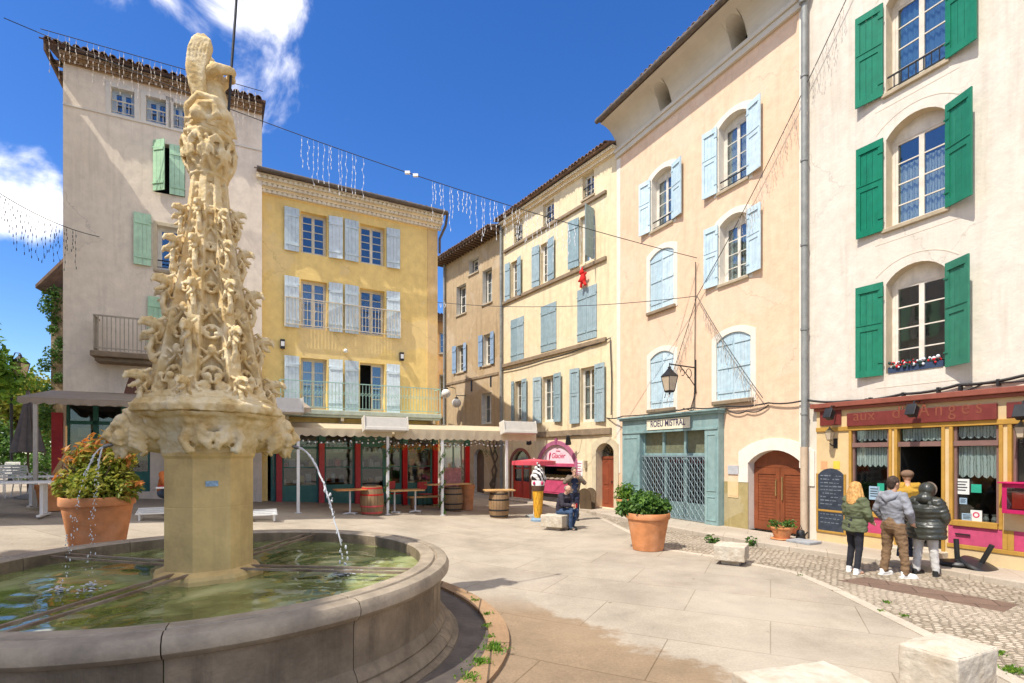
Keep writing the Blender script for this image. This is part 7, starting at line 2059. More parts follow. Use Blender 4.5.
    m = MB(); c = J['chest']; m.lathe([(0.17,-0.32),(0.19,-0.1),(0.205,0.0),(0.17,0.10)], 20, (c.x, c.y-0.02, c.z), sx=1.0, sy=0.78); m.build('vest', cloth('navy quilting', (0.018,0.026,0.06)), jk, smooth=60)
    m = MB(); m.ball(T(0,0.02,0.035), 0.104, 14, 10, (0.88,1,1)); melt(m, 'hair', mat('grey brown hair', (0.14,0.10,0.07), var=0.3, scale=30), t, 0.01, 1, 0.006, 30)
    # --- person sitting at a terrace table on the left, in the shade
    p = G(168, 513); sz = 0.46
    J = dict(pel=(0,0.12,sz+0.10), waist=(0,0.08,sz+0.24), chest=(0,-0.04,sz+0.45), neck=(0,-0.12,sz+0.59), head=(0.0,-0.18,sz+0.74),
        shL=(-0.19,-0.06,sz+0.54), elL=(-0.25,-0.22,sz+0.30), wrL=(-0.10,-0.42,sz+0.30), shR=(0.19,-0.06,sz+0.54), elR=(0.25,-0.22,sz+0.30), wrR=(0.10,-0.42,sz+0.30),
        hiL=(-0.09,0.10,sz+0.09), knL=(-0.12,-0.32,sz+0.06), anL=(-0.12,-0.28,0.09), hiR=(0.09,0.10,sz+0.09), knR=(0.12,-0.32,sz+0.06), anR=(0.12,-0.25,0.09))
    t, J = person('person in an orange top leaning on the red terrace table behind the clay planter', (p.x, p.y, p.z), R(70), J, 1.0)
    T = build_body(t, J, 0.0, 0.4)
    trousers(t, J, cloth('grey blue denim', (0.10,0.14,0.20)), 0.95); shoes(t, J, mat('black shoe leather', (0.02,0.02,0.02)), (0,0), mat('black sole', (0.03,0.03,0.03)))
    jacket(t, J, cloth('orange knit', (0.55,0.16,0.04)), 1.08, 0.0, 0.17)
    m = MB(); m.ball(T(0,0.02,0.03), 0.108, 14, 10, (0.9,1,1.05)); melt(m, 'hair', mat('dark brown hair', (0.045,0.027,0.018)), t, 0.01, 1, 0.006, 30)
    return p
# ---------------------------------------------------------------- terrace furniture and loose things
M_canvas = mat('cream awning canvas', (0.76,0.65,0.46), var=0.08, scale=2, rough=0.85, bump=0.1, stain=(0.5,0.42,0.3), sfac=0.3)
M_canvasg = mat('taupe awning canvas', (0.30,0.24,0.18), var=0.1, scale=2, rough=0.85, bump=0.1)
M_tabletop = wood('honey table wood', (0.56,0.33,0.13), 0.45)
M_barrel = wood('oak barrel wood', (0.27,0.165,0.08), 0.6)

def canvas_light(m):
    """let some daylight glow through the canvas"""
    t = NT(m); bs = t.n['Principled BSDF']; out = t.n['Material Output']
    tr = t.new('ShaderNodeBsdfTranslucent'); tr.inputs[0].default_value = (0.75, 0.62, 0.42, 1); mx = t.new('ShaderNodeMixShader'); mx.inputs[0].default_value = 0.4
    t.link(bs.outputs[0], mx.inputs[1]); t.link(tr.outputs[0], mx.inputs[2]); t.link(mx.outputs[0], out.inputs[0])
M_case = mat('ivory awning case', (0.60,0.56,0.49), var=0.06, rough=0.5, bump=0.05, streak=(0.42,0.38,0.32), kfac=0.4)
canvas_light(M_canvas)
def awning(name, label, F, u0, u1, wf, zb, zf, posts, canvas, valance=0.30, cass=None, frame=M_steelw, foot=None):
    """open terrace awning: sloping canvas, scalloped valance, frame on posts"""
    h = thing(name, label, 'awning', (F.p[0], F.p[1], 0), F.a, 'terrace awnings')
    m = MB(); n = 16
    for k in range(n):
        a, b = u0+(u1-u0)*k/n, u0+(u1-u0)*(k+1)/n
        s0, s1 = 0.02*math.sin(k*1.3), 0.02*math.sin((k+1)*1.3)
        m.add([(a,-0.08,zb),(b,-0.08,zb),(b,wf,zf),(a,wf,zf),(a,-0.08,zb+0.02),(b,-0.08,zb+0.02),(b,wf,zf+0.02),(a,wf,zf+0.02)], [(0,3,2,1),(4,5,6,7),(0,1,5,4),(2,3,7,6)])
    m.build('canvas', canvas, h)
    m = MB()
    vs = []; N = int((u1-u0)/0.05)
    for k in range(N+1):
        u = u0+(u1-u0)*k/N
        vs += [(u, wf-0.015+0.008*math.sin(k*0.9), zf-valance-0.05*abs(math.sin(k*math.pi/5))), (u, wf-0.015, zf+0.01)]
    m.add(vs, [(2*k,2*k+2,2*k+3,2*k+1) for k in range(N)])
    for ue in (u0, u1):
        m.add([(ue,wf,zf-valance*0.9),(ue,-0.08,zb-valance*0.9),(ue,-0.08,zb),(ue,wf,zf)], [(0,1,2,3)])
    m.build('valance', canvas, h)
    m = MB()
    m.box(u0, u1, wf+0.01, wf+0.07, zf-0.08, zf-0.01)
    k = 0
    for i in range(int((u1-u0)/1.5)+2):
        u = u0+0.05+(u1-u0-0.1)*i/(int((u1-u0)/1.5)+1); m.tube([(u,-0.1,zb-0.05),(u,wf+0.04,zf-0.05)], 0.025, 6)
    m.build('frame', frame, h)
    for u in posts:
        P = F.world(u, wf+0.04, 0); zg = gz(P.x, P.y)
        m = MB(); m.box(u-0.04, u+0.04, wf, wf+0.08, zg, zf-0.06); m.box(u-0.09, u+0.09, wf-0.05, wf+0.13, zg, zg+0.015); m.build('post', frame, h)
    for c in (cass or []):
        ua, ub, w_, z_ = c
        m = MB(); m.M = Matrix.Translation((0, w_, z_)) @ Matrix.Rotation(R(-12), 4, 'X')
        m.prism([(ua,-0.2),(ub,-0.2),(ub,0.2),(ua,0.2)], -0.16, 0.16); m.box(ua-0.03, ua, -0.19, 0.19, -0.23, 0.23); m.box(ub, ub+0.03, -0.19, 0.19, -0.23, 0.23); m.box(ua, ub, -0.19, -0.16, -0.23, -0.12)
        m.build('cassette', M_case, h, bevel=0.03)
    return h

def floc(F, P):
    dx, dy = P.x-F.p[0], P.y-F.p[1]
    return dx*F.d[0]+dy*F.d[1], dx*F.i[0]+dy*F.i[1]

def lightbulbs(par, pts, n, sag, seed, r=0.022):
    rnd = random.Random(seed); w = MB(); b = MB()
    path = []
    for a, c in zip(pts, pts[1:]):
        for k in range(10):
            t = k/10; p = a.lerp(c, t); p.z -= sag*4*t*(1-t); path.append(p)
    path.append(pts[-1]); w.tube(path, 0.006, 4)
    for k in range(n):
        t = (k+0.5)/n*(len(path)-1); j = int(t); p = path[j].lerp(path[j+1], t-j); b.ball((p.x, p.y, p.z-0.04), r, 8, 6)
    return w, b

def table(name, label, loc, rz, L, W, H, top, leg='T', legm=None, thick=0.035, group=None):
    t = thing(name, label, 'table', loc, rz, group)
    legm = legm or M_steelw
    m = MB()
    if leg == 'round':
        m.lathe([(L/2,H-thick),(L/2+0.005,H-thick/2),(L/2,H)], 28)
    else: m.box(-L/2, L/2, -W/2, W/2, H-thick, H)
    m.build('table_top', top, t, bevel=0.006)
    for s in ((-1, 1) if leg != 'round' and L > 0.9 else (0,)):
        x = s*(L/2-0.22)
        if leg == 'pair':
            for y in (-0.13, 0.13):
                m = MB(); m.box(x-0.03, x+0.03, y-0.03, y+0.03, 0.05, H-thick); m.build('leg', legm, t)
            m = MB(); m.box(x-0.035, x+0.035, -W/2+0.02, W/2-0.02, 0.0, 0.05); m.build('foot', legm, t, bevel=0.01)
        else:
            m = MB(); m.cyl((x,0,0.04),(x,0,H-thick), 0.03, n=10); m.build('leg', legm, t, smooth=40)
            m = MB()
            for a in range(4):
                w = a*math.pi/2+0.4; m.box(-0.01,0.01,-0.01,0.01,0,0.01) if False else m.tube([(x,0,0.035),(x+0.26*math.cos(w),0.26*math.sin(w),0.018)], [0.028,0.016], 6)
            m.build('foot', legm, t, smooth=40)
    return t

def barrel(label, loc, rz=0, top=None, hoop=M_iron, H=0.88, r=0.30, R_=0.36):
    t = thing('barrel', label, 'barrel', loc, rz, 'oak barrels on the terrace')
    m = MB(); n = 22
    prof = [(r*0.92,0.0),(r,0.0)]+[(r+(R_-r)*math.sin(math.pi*k/10), H*k/10) for k in range(1,10)]+[(r,H),(r*0.94,H),(r*0.94,H-0.03)]
    for k in range(n):      # staves
        a0, a1 = 2*math.pi*k/n+0.012, 2*math.pi*(k+1)/n-0.012
        vs = []; 
        for q, z in prof[1:-2]:
            for w, d in ((a0,0),(a1,0),(a1,0.03),(a0,0.03)): vs.append(((q-d)*math.cos(w),(q-d)*math.sin(w),z))
        L = len(prof[1:-2]); fs = [(3,2,1,0), tuple(4*(L-1)+i for i in range(4))]
        for j in range(L-1):
            for i in range(4): fs.append((4*j+i,4*j+(i+1)%4,4*(j+1)+(i+1)%4,4*(j+1)+i))
        m.add(vs, fs)
    m.lathe([(r*0.97,0.01),(r*0.95,H-0.03)], n)
    m.build('staves', M_barrel, t)
    for z in (0.05, 0.25, 0.60, 0.80):
        q = r+(R_-r)*math.sin(math.pi*(z+0.025)/H)
        m = MB(); m.lathe([(q+0.004,z),(q+0.008,z+0.025),(q+0.004,z+0.05),(q-0.01,z+0.05),(q-0.01,z)], 28); m.build('hoop', hoop, t, smooth=40)
    if top:
        m = MB(); top(m, H); m.build('table_top', M_tabletop, t, bevel=0.006)
    return t

def pot(label, loc, rr, H, rb, name='planter', cat='planter', group=None):
    t = thing(name, label, cat, loc, 0, group)
    m = MB(); lip = 0.16*H
    prof = [(rb*0.9,0.0),(rb,0.01),(rb+(rr*0.93-rb)*0.5,H*0.45),(rr*0.93,H-lip),(rr*0.985,H-lip+0.005),(rr,H-lip+0.03),(rr,H-0.02),(rr*0.99,H),(rr*0.93,H),(rr*0.91,H-0.05)]
    m.lathe(prof, 48, cap=False); m.lathe([(0.001,0.005),(rb*0.9,0.004)], 24, cap=False)
    m.build('clay_pot', M_terra, t, smooth=35)
    m = MB(); m.lathe([(0.001,H-0.06),(rr*0.915,H-0.06)], 32, cap=False); m.build('soil', M_soil, t)
    return t

def terrace():
    F = FY
    g1, g2, g3, g4 = G(298,513), G(388,515), G(441,515), G(510,517)
    u1, w1 = floc(F, g1); u2, w2 = floc(F, g2); u3, w3 = floc(F, g3); u4, w4 = floc(F, g4)
    wf = (w1+w3+w4)/3
    uA0 = F.u(283, wf); uA1 = F.u(392, wf); uB1 = F.u(536, wf); uB0 = F.u(395, wf)
    zb = F.z(350, 424); 
    zc = F.z(287, 405, wf-0.1)
    awning('awning', 'cream terrace awning with a white roller case and scalloped valance under the green balcony', F, uA0, uA1, wf, zb, 2.98, [u1, F.u(388, wf)], M_canvas, 0.18, [(F.u(364, wf-0.2), F.u(406, wf-0.2), wf-0.2, F.z(385, 424.5, wf-0.2)), (F.u(272, wf-0.3), F.u(302, wf-0.3), wf-0.3, F.z(287, 406, wf-0.3))])
    awning('awning', 'large cream canopy on white posts hung with fairy lights and garlands, the rightmost awning', F, uB0, uB1, wf, 3.35, 3.02, [u3, u4], M_canvas, 0.28, [(F.u(503, wf-0.25), F.u(534, wf-0.25), wf-0.22, F.z(518, 428, wf-0.22))])
    # awning in front of the beige house
    Fb = FB
    gp = G(35, 508); up, wp = floc(Fb, gp)
    za = 2.2+52/530*gp.y
    awning('awning', 'taupe awning with a grey frame in front of the beige house', Fb, Fb.u(17, wp), Fb.u(17, wp)+6.6, wp, za+0.55, za+0.12, [up], M_canvasg, 0.10, None, mat('grey frame paint', (0.45,0.41,0.35), rough=0.5))
    # fairy lights and garland
    P = lambda u, w, z: F.world(u, w, z)
    pts = [P(uA0, wf+0.1, 2.75), P(u1, wf+0.1, 2.7), P((u1+u2)/2, wf+0.1, 2.72), P(F.u(388,wf), wf+0.1, 2.7), P(u3, wf+0.1, 2.62), P((u3+u4)/2, wf+0.1, 2.7), P(u4, wf+0.1, 2.62)]
    t = thing('fairy_lights', 'fairy light bulbs strung along the edge of the cream awnings', 'fairy lights')
    w, b = lightbulbs(t, pts, 46, 0.10, 3, 0.028); w.build('wire', M_cable, t); each(b, 'bulb', M_lite, t, 56, smooth=80)
    t = thing('fairy_lights', 'fairy light bulbs strung deeper under the cream awnings before the green shop', 'fairy lights')
    pts = [P(uA0, -0.9, 3.0), P(u2, -1.4, 2.8), P(u3, -1.3, 2.8), P(u4, -1.6, 2.8)]
    w, b = lightbulbs(t, pts, 34, 0.25, 5, 0.028); w.build('wire', M_cable, t); each(b, 'bulb', M_lite, t, 56, smooth=80)
    for uu, lab in ((F.u(388, wf), 'green garland winding round the awning post beside the barrel'), (u3, 'green garland winding round the awning post by the plank table')):
        Q = P(uu, wf+0.04, 0); zg = gz(Q.x, Q.y); t = thing('garland', lab, 'garland', (Q.x, Q.y, zg), 0, 'garlands on awning posts')
        blobs = [((0.075*math.cos(k*1.1), 0.075*math.sin(k*1.1), 0.1+k*0.085), 0.06) for k in range(26)]
        leaf_blob('leaves', t, blobs, 330, 0.075, M_leaf_mid, seed=int(uu*10))
        m = MB(); m.tube([(0.07*math.cos(k*0.9), 0.07*math.sin(k*0.9), 0.05+k*0.075) for k in range(32)], 0.008, 5); m.build('vine', M_bark, t)
        blobs = [((-0.2+0.4*math.sin(k*2.1), 0.0, 2.5-0.02*k), 0.10) for k in range(6)]
    Q = P((F.u(400, wf)+u3)/2, wf+0.5, 2.62); t = thing('garland', 'dried flower garland hanging under the canopy between two posts', 'garland', Q, F.a)
    leaf_blob('leaves', t, [((x*0.22, 0.05*math.sin(x*3), -0.1-0.08*abs(math.sin(x*1.3))), 0.12) for x in range(-5, 6)], 420, 0.07, M_leaf_red, seed=77)
    m = MB(); m.tube([(-1.2,0,0.0),(0,0,-0.12),(1.2,0,0)], 0.01, 5); m.build('vine', M_bark, t)
    # barrels, tables, benches
    a = G(372, 514.5); barrel('oak barrel with red hoops beside the garlanded post', a, 0.3, hoop=M_red)
    b = G(453, 511); barrel('oak barrel with dark hoops under the plank beside a clay pot', b, 0.7)
    c = G(499, 517.5); barrel('oak barrel with a plank table top under the canopy corner', c, 0.2, top=lambda m, H: m.box(-0.52, 0.52, -0.3, 0.3, H, H+0.045), H=0.92)
    q = G(467, 510); pot('tall plain clay pot standing beside the dark hooped barrel', q, 0.30, 0.95, 0.21, 'clay_pot', 'pot')
    t = thing('plank', 'long pale plank laid across the dark hooped barrel and the clay pot', 'plank', (b.x+0.05, b.y-0.05, b.z+0.96), F.a)
    m = MB(); m.box(-1.05, 0.6, -0.24, 0.24, 0.0, 0.04); m.build('board', M_tabletop, t, bevel=0.006)
    a = G(350, 514); table('bistro_table', 'small terrace table with an orange wooden top left of the red hooped barrel', a, F.a, 0.9, 0.7, 0.76, wood('orange table wood', (0.50,0.22,0.07)), 'T')
    a = G(405, 512.5); table('bistro_table', 'yellow wooden terrace table on two white legs right of the red hooped barrel', a, F.a, 1.15, 0.7, 0.76, M_tabletop, 'T')
    a = G(427, 509); t = thing('bench', 'low wooden bench behind the yellow wooden table', 'bench', a, F.a)
    m = MB(); m.box(-0.7,0.7,-0.16,0.16,0.42,0.47); m.build('seat', M_tabletop, t, bevel=0.006)
    for x in (-0.55, 0.55): m = MB(); m.box(x-0.03,x+0.03,-0.13,0.13,0,0.42); m.build('leg', M_barrel, t)
    # red chairs in front of the shop
    def chair(label, loc, rz, mt, group):
        t = thing('terrace_chair', label, 'chair', loc, rz, group)
        m = MB(); m.box(-0.21,0.21,-0.2,0.2,0.44,0.47); m.build('seat', mt, t, bevel=0.01)
        m = MB(); m.box(-0.21,0.21,0.19,0.215,0.62,0.90); m.build('backrest', mt, t, bevel=0.01)
        for sx in (-1,1):
            for sy in (-1,1):
                m = MB(); m.tube([(sx*0.19,sy*0.18,0.44),(sx*0.21,sy*0.21,0)], 0.013, 6); m.build('leg', M_iron, t)
            m = MB(); m.tube([(sx*0.19,0.18,0.44),(sx*0.19,0.215,0.9)], 0.013, 6); m.build('back_post', M_iron, t)
        return t
    ch = chair('red terrace chair behind the yellow table beside the red post', G(425, 506), F.a+0.2, M_red, 'red chairs before the green shop')
    dup(ch, G(446, 505), F.a-0.1, 'red terrace chair behind the plank table under the canopy')
    dup(ch, G(395, 506), F.a+0.5, 'red terrace chair by the green door behind the garlanded post')
    # screen of red posts and glass at the corner of the yellow house
    A = F.world(F.u(437.5)+0.05, -0.1, 0); 
    d = (0.92, 0.39); F2 = Facade((A.x, A.y), d); L = F2.u(467)
    t = thing('terrace_screen', 'glazed teal screen with red posts at the corner of the yellow house', 'screen', (A.x, A.y, 0), F2.a)
    m = MB(); m.box(0,L,0,0.05,0.1,1.1); m.box(0,L,0,0.06,2.7,3.3); m.box(L*0.5-0.03,L*0.5+0.03,0,0.05,1.1,2.7); m.build('panel', paint('pale teal panel', (0.23,0.38,0.36)), t)
    m = MB(); m.box(0,L,0.02,0.026,1.1,2.7); m.build('pane', M_glass, t)
    m = MB(); m.box(L-0.09,L+0.09,-0.09,0.09,0.1,2.55); m.build('post', M_red, t)
    m = MB(); m.box(L-0.1,L+0.1,-0.1,0.1,2.55,3.2); m.build('post_head', M_sgreen, t)
    m = MB(); m.box(0.15,L-0.25,-0.02,-0.005,0.9,1.7); m.build('poster', mat('pink poster', (0.55,0.25,0.25), var=0.3, scale=6), t)
    # grapevine trunk on the brown house, door mat shapes in shade
    v = FB_.world(FB_.u(497), -0.25, 0)
    t = thing('climbing_plant', 'bare old climbing plant on the corner of the brown house', 'climber', (v.x, v.y, 0))
    m = MB(); rnd = random.Random(9)
    for k in range(4): m.tube([(rnd.uniform(-.15,.15), 0, 0.05)]+[(rnd.uniform(-.25,.25)+0.12*(z-1)*math.sin(k), rnd.uniform(-.05,.05), z) for z in (0.7,1.4,2.1,2.8,3.5)], [0.06,0.05,0.045,0.04,0.03,0.015], 7)
    m.build('trunk', M_bark, t, smooth=60); leaf_blob('leaves', t, [((rnd.uniform(-.5,.5), -0.1, 2.6+rnd.uniform(-0.3,0.7)), 0.25) for k in range(5)], 140, 0.09, M_leaf_mid, seed=9)
    # ice cream cone figure with its parasol
    p = G(538, 521)
    t = thing('ice_cream_figure', 'giant yellow ice cream cone with black and white swirl on a blue grey foot', 'ice cream sign', p); t.scale = (0.68, 0.68, 0.93)
    m = MB(); m.lathe([(0.36,0.0),(0.36,0.06),(0.30,0.11),(0.17,0.12)], 24); m.build('foot', mat('blue grey foot', (0.20,0.29,0.38)), t, smooth=40)
    m = MB(); m.lathe([(0.16,0.10),(0.19,0.2),(0.26,1.06),(0.265,1.10)], 28)
    cone = m.build('cone', mat('yellow wafer', (0.72,0.38,0.03), var=0.15, scale=6, rough=0.5), t, smooth=40)
    m = MB()
    for k in range(9):
        for s in (-1, 1):
            m.tube([((0.195+0.07*q/8)*math.cos(k*0.698+s*q*0.14), (0.195+0.07*q/8)*math.sin(k*0.698+s*q*0.14), 0.2+0.86*q/8) for q in range(9)], 0.008, 5, False)
    m.build('wafer_ribs', mat('ochre wafer rib', (0.55,0.26,0.02)), cone)
    m = MB(); m.lathe([(0.265,1.08),(0.30,1.10),(0.33,1.26),(0.30,1.28)], 28); m.build('rim', mat('dark cup rim', (0.10,0.05,0.03)), t, smooth=40)
    sw = bpy.data.materials.new('black and white swirl'); sw.use_nodes = True; nt = NT(sw)
    tc = nt.new('ShaderNodeTexCoord'); wv = nt.new('ShaderNodeTexWave'); wv.inputs['Scale'].default_value = 2.4; wv.inputs['Distortion'].default_value = 2.5; wv.bands_direction = 'DIAGONAL'; rp = nt.new('ShaderNodeValToRGB'); rp.color_ramp.interpolation = 'CONSTANT'; rp.color_ramp.elements[0].color = (0.02,0.015,0.015,1); rp.color_ramp.elements[1].color = (0.75,0.72,0.68,1); rp.color_ramp.elements[1].position = 0.45
    nt.link(tc.outputs['Object'], wv.inputs['Vector']); nt.link(wv.outputs['Fac'], rp.inputs[0]); nt.link(rp.outputs[0], nt.n['Principled BSDF'].inputs['Base Color'])
    m = MB(); pts = []; rs = []
    for k in range(40):
        f = k/39; a = k*0.62; r = 0.25*(1-f)**0.8; pts.append((r*math.cos(a), r*math.sin(a), 1.5+0.62*f)); rs.append(0.15*(1-f)+0.02)
    m.tube(pts, rs, 10); m.lathe([(0.30,1.45),(0.34,1.52),(0.3,1.6)], 20); m.build('swirl', sw, t, smooth=60)
    m = MB(); m.lathe([(0.31,1.26),(0.32,1.36),(0.30,1.46)], 24); m.build('cup', M_white, t, smooth=40)
    m = MB(); 
    for a, mt_ in ((0.3, 0), (1.9, 0)): m.ball((0.30*math.cos(a)-0.1, -0.26, 1.36), 0.07, 8, 6)
    m.build('fruit', M_pink, t, smooth=80)
    p2 = G(536, 518.5)
    t = thing('parasol', 'flat raspberry red parasol open in front of the ice cream shop', 'parasol', (p2.x-0.05, p2.y+0.5, gz(p2.x, p2.y)))
    m = MB(); m.cyl((0,0,0.08),(0,0,2.10), 0.022, n=8); m.build('pole', M_white, t)
    m = MB(); n = 8; 
    m.lathe([(0.30,0.0),(0.30,0.05),(0.05,0.10)], 20); m.build('base', mat('grey concrete', (0.3,0.3,0.29)), t)
    m = MB(); vs = [(0,0,2.06)]; rr_ = 0.80
    for k in range(n): a = 2*math.pi*k/n+0.2; vs.append((rr_*math.cos(a), rr_*math.sin(a)*0.9, 1.98))
    for k in range(n): a = 2*math.pi*k/n+0.2; vs.append((rr_*math.cos(a), rr_*math.sin(a)*0.9, 1.84))
    m.add(vs, [(0,1+k,1+(k+1)%n) for k in range(n)]+[(1+k,n+1+k,n+1+(k+1)%n,1+(k+1)%n) for k in range(n)]); m.build('canopy', paint('raspberry canvas', (0.62,0.03,0.06)), t)
    m = MB()
    for k in range(n): a = 2*math.pi*k/n+0.2; m.tube([(0,0,2.04),(rr_*0.98*math.cos(a), rr_*0.88*math.sin(a), 1.96)], 0.008, 4)
    m.build('ribs', M_white, t)
    # A board near the shop
    p = G(586, 511.5)
    t = thing('pavement_board', 'rounded dark wooden pavement board beside the red front door', 'sign board', p, R(-40))
    m = MB(); o = dict(u0=-0.26, u1=0.26, z1=0.92, rise=0.22); m.M = Matrix.Rotation(R(8), 4, 'X'); m.prism([(-0.26,0.0),(0.26,0.0)]+list(reversed(arc_pts(o, 8))), -0.02, 0.02); m.build('panel', wood('dark board wood', (0.12,0.08,0.045)), t)
    m = MB(); m.M = Matrix.Translation((0,0.22,0)) @ Matrix.Rotation(R(-8), 4, 'X'); m.prism([(-0.26,0.0),(0.26,0.0)]+list(reversed(arc_pts(o, 8))), -0.02, 0.02); m.build('panel', wood('dark board wood', (0.12,0.08,0.045)), t)
    # planters
    p = G(648, 549.5); t = pot('large clay planter with a leafy green bush standing at the edge of the cobbles', p, 0.50, 0.86, 0.345)
    leaf_blob('foliage', t, [((0,0,1.02),0.34),((-0.34,0.05,1.0),0.27),((0.30,0.0,0.98),0.25),((-0.55,0.1,0.95),0.2),((0.0,-0.2,1.0),0.28),((-0.2,-0.25,0.98),0.24),((0.2,0.2,1.1),0.22),((-0.15,0.1,1.2),0.2)], 1900, 0.115, M_leaf_mid, seed=11, aspect=0.7)
    m = MB(); rnd = random.Random(5)
    for k in range(14): m.tube([(rnd.uniform(-.15,.15),rnd.uniform(-.15,.15),0.8),(rnd.uniform(-.4,.35),rnd.uniform(-.25,.25),1.05)], 0.012, 5)
    m.build('stem', M_bark, t)
    p = G(626, 516); t = pot('smaller clay planter with a shrub by the brick red door', (p.x, p.y, 0.0), 0.34, 0.62, 0.24)
    leaf_blob('foliage', t, [((0,0,0.9),0.36),((-0.15,0,0.75),0.3),((0.2,0,0.8),0.28)], 700, 0.12, M_leaf_bright, seed=12)
    p = FP.world(FP.u(802), -0.75, BZ); t = pot('wide low clay bowl with sparse plants beside the drainpipe', p, 0.27, 0.32, 0.16)
    leaf_blob('foliage', t, [((0.22*math.cos(k),0.2*math.sin(k),0.38),0.13) for k in range(7)], 330, 0.075, M_leaf_mid, seed=13)
    m = MB(); m.lathe([(0.22,0.0),(0.26,0.02),(0.25,0.035)], 24); m.build('saucer', M_terra, t)
    p = G(98, 566); p = at(98, 455, 9.0); p.z = gz(p.x, p.y)
    t = pot('big clay planter with a red tipped bush behind the basin', p, 0.53, 0.94, 0.37)
    leaf_blob('foliage', t, [((0,0,1.15),0.42),((-0.4,0,1.1),0.30),((0.40,0,1.1),0.30),((0.1,-0.25,1.05),0.32),((-0.15,0.1,1.5),0.34),((0.25,0.1,1.5),0.30)], 3000, 0.12, M_leaf_yel, seed=14)
    leaf_blob('red_tips', t, [((-0.35,0,1.6),0.24),((0.05,0,1.80),0.26),((0.4,0,1.6),0.24),((0.55,0,1.15),0.18),((-0.6,0,1.25),0.16)], 330, 0.13, M_leaf_red, seed=15)
    m = MB()
    for k in range(12): m.tube([(rnd.uniform(-.15,.15),rnd.uniform(-.15,.15),0.88),(rnd.uniform(-.4,.4),rnd.uniform(-.25,.25),1.45)], 0.01, 5)
    m.build('stem', M_bark, t)
    # a second, farther pot on the left terrace and low table with red cloth
    p = at(124, 455, 13.0); p.z = gz(p.x, p.y); 
    t = pot('round clay pot in the shade behind the white benches', (at(52,455,12.6).x, 12.6, gz(at(52,455,12.6).x, 12.6)), 0.32, 0.62, 0.22, 'clay_pot', 'pot')
    a = G(180, 516); t = table('bistro_table', 'terrace table with a red cloth runner where the person in orange leans', (a.x+0.15, a.y+0.1, a.z), FB.a, 1.3, 0.75, 0.75, M_white, 'pair')
    m = MB(); m.box(-0.62,0.62,-0.18,0.18,0.752,0.765); m.build('runner', M_red, t)
    # white slatted bench seat edges under it
    a = G(262, 521); ch2 = thing('slatted_stool', 'low white slatted stool showing at the right of the pillar', 'stool', (a.x, a.y, a.z), FB.a, 'white slatted stools')
    for k in range(4): m = MB(); m.box(-0.35,0.35,-0.24+k*0.13,-0.15+k*0.13,0.16+0.03*k,0.19+0.03*k); m.build('slat', M_white, ch2)
    m = MB(); m.box(-0.3,-0.26,-0.2,0.22,0,0.2); m.build('leg', M_white, ch2); m = MB(); m.box(0.26,0.3,-0.2,0.22,0,0.2); m.build('leg', M_white, ch2)
    a = G(155, 520); dup(ch2, (a.x, a.y, a.z), FB.a, 'low white slatted stool under the red clothed table at the left of the pillar')
    # white tables at far left
    a = G(12, 517); table('terrace_table', 'white metal terrace table on paired legs closest to the picture edge', (a.x, a.y, a.z), FB.a, 1.5, 0.8, 0.76, M_white, 'pair', M_white)
    a = G(50, 506); table('terrace_table', 'white metal terrace table behind the awning post and the planter', (a.x, a.y, a.z), FB.a, 1.1, 0.7, 0.76, M_white, 'pair', M_white)
    # stacked aluminium armchairs
    def armchair(label, loc, rz):
        t = thing('armchair', label, 'chair', loc, rz, 'aluminium armchairs on the left terrace')
        for s in (-1, 1):
            m = MB(); m.tube([(s*0.26,-0.25,0),(s*0.26,-0.24,0.62),(s*0.26,-0.1,0.68),(s*0.25,0.2,0.66),(s*0.22,0.27,0.5)], 0.014, 8); m.build('arm', M_steelw, t, smooth=60)
            m = MB(); m.tube([(s*0.23,0.30,0),(s*0.23,0.22,0.45),(s*0.22,0.30,0.86)], 0.014, 8); m.build('leg', M_steelw, t, smooth=60)
        for k in range(6):
            m = MB(); m.box(-0.23,0.23,-0.22+k*0.075,-0.165+k*0.075,0.43,0.45); m.build('seat_slat', M_steelw, t)
        for k in range(5):
            m = MB(); z = 0.52+k*0.075; y = 0.235+0.016*k; m.box(-0.22,0.22,y,y+0.012,z,z+0.055); m.build('back_slat', M_steelw, t)
        return t
    a = G(30, 497); c0 = armchair('aluminium armchair turned away, right of the others by the closed parasol', (a.x, a.y, a.z), FB.a+2.6)
    a = G(14, 498); dup(c0, (a.x, a.y, a.z), FB.a+0.6, 'aluminium armchair between the two other armchairs')
    a = G(3, 492); dup(c0, (a.x, a.y, a.z), FB.a-0.5, 'aluminium armchair half cut by the picture edge')
    # closed grey parasol
    a = at(28, 455, 14.2); zg = gz(a.x, a.y)
    t = thing('parasol', 'closed grey parasol with hanging folds on the left terrace', 'parasol', (a.x, a.y, zg))
    m = MB(); m.cyl((0,0,0),(0,0,2.9), 0.025, n=8); m.build('pole', M_oldwood, t)
    m = MB(); n = 32; vs = []; prof = [(0.03,2.85),(0.07,2.6),(0.15,2.1),(0.24,1.6),(0.30,1.25)]
    for r, z in prof:
        for k in range(n): q = r*(1+0.28*math.sin(k*math.pi/2)); vs.append((q*math.cos(2*math.pi*k/n), q*math.sin(2*math.pi*k/n), z+0.03*math.sin(k*1.1)))
    m.add(vs, [(i*n+k,i*n+(k+1)%n,(i+1)*n+(k+1)%n,(i+1)*n+k) for i in range(len(prof)-1) for k in range(n)]); m.build('canopy', cloth('grey parasol canvas', (0.20,0.17,0.16)), t, smooth=70)
    m = MB(); m.lathe([(0.28,0),(0.28,0.06),(0.06,0.12)], 20); m.build('base', mat('grey concrete', (0.3,0.3,0.29)), t)
    # straw broom standing upside down
    a = at(66, 455, 12.0); zg = gz(a.x, a.y)
    t = thing('broom', 'straw besom with a pale wooden handle behind the big clay planter', 'broom', (a.x, a.y, zg))
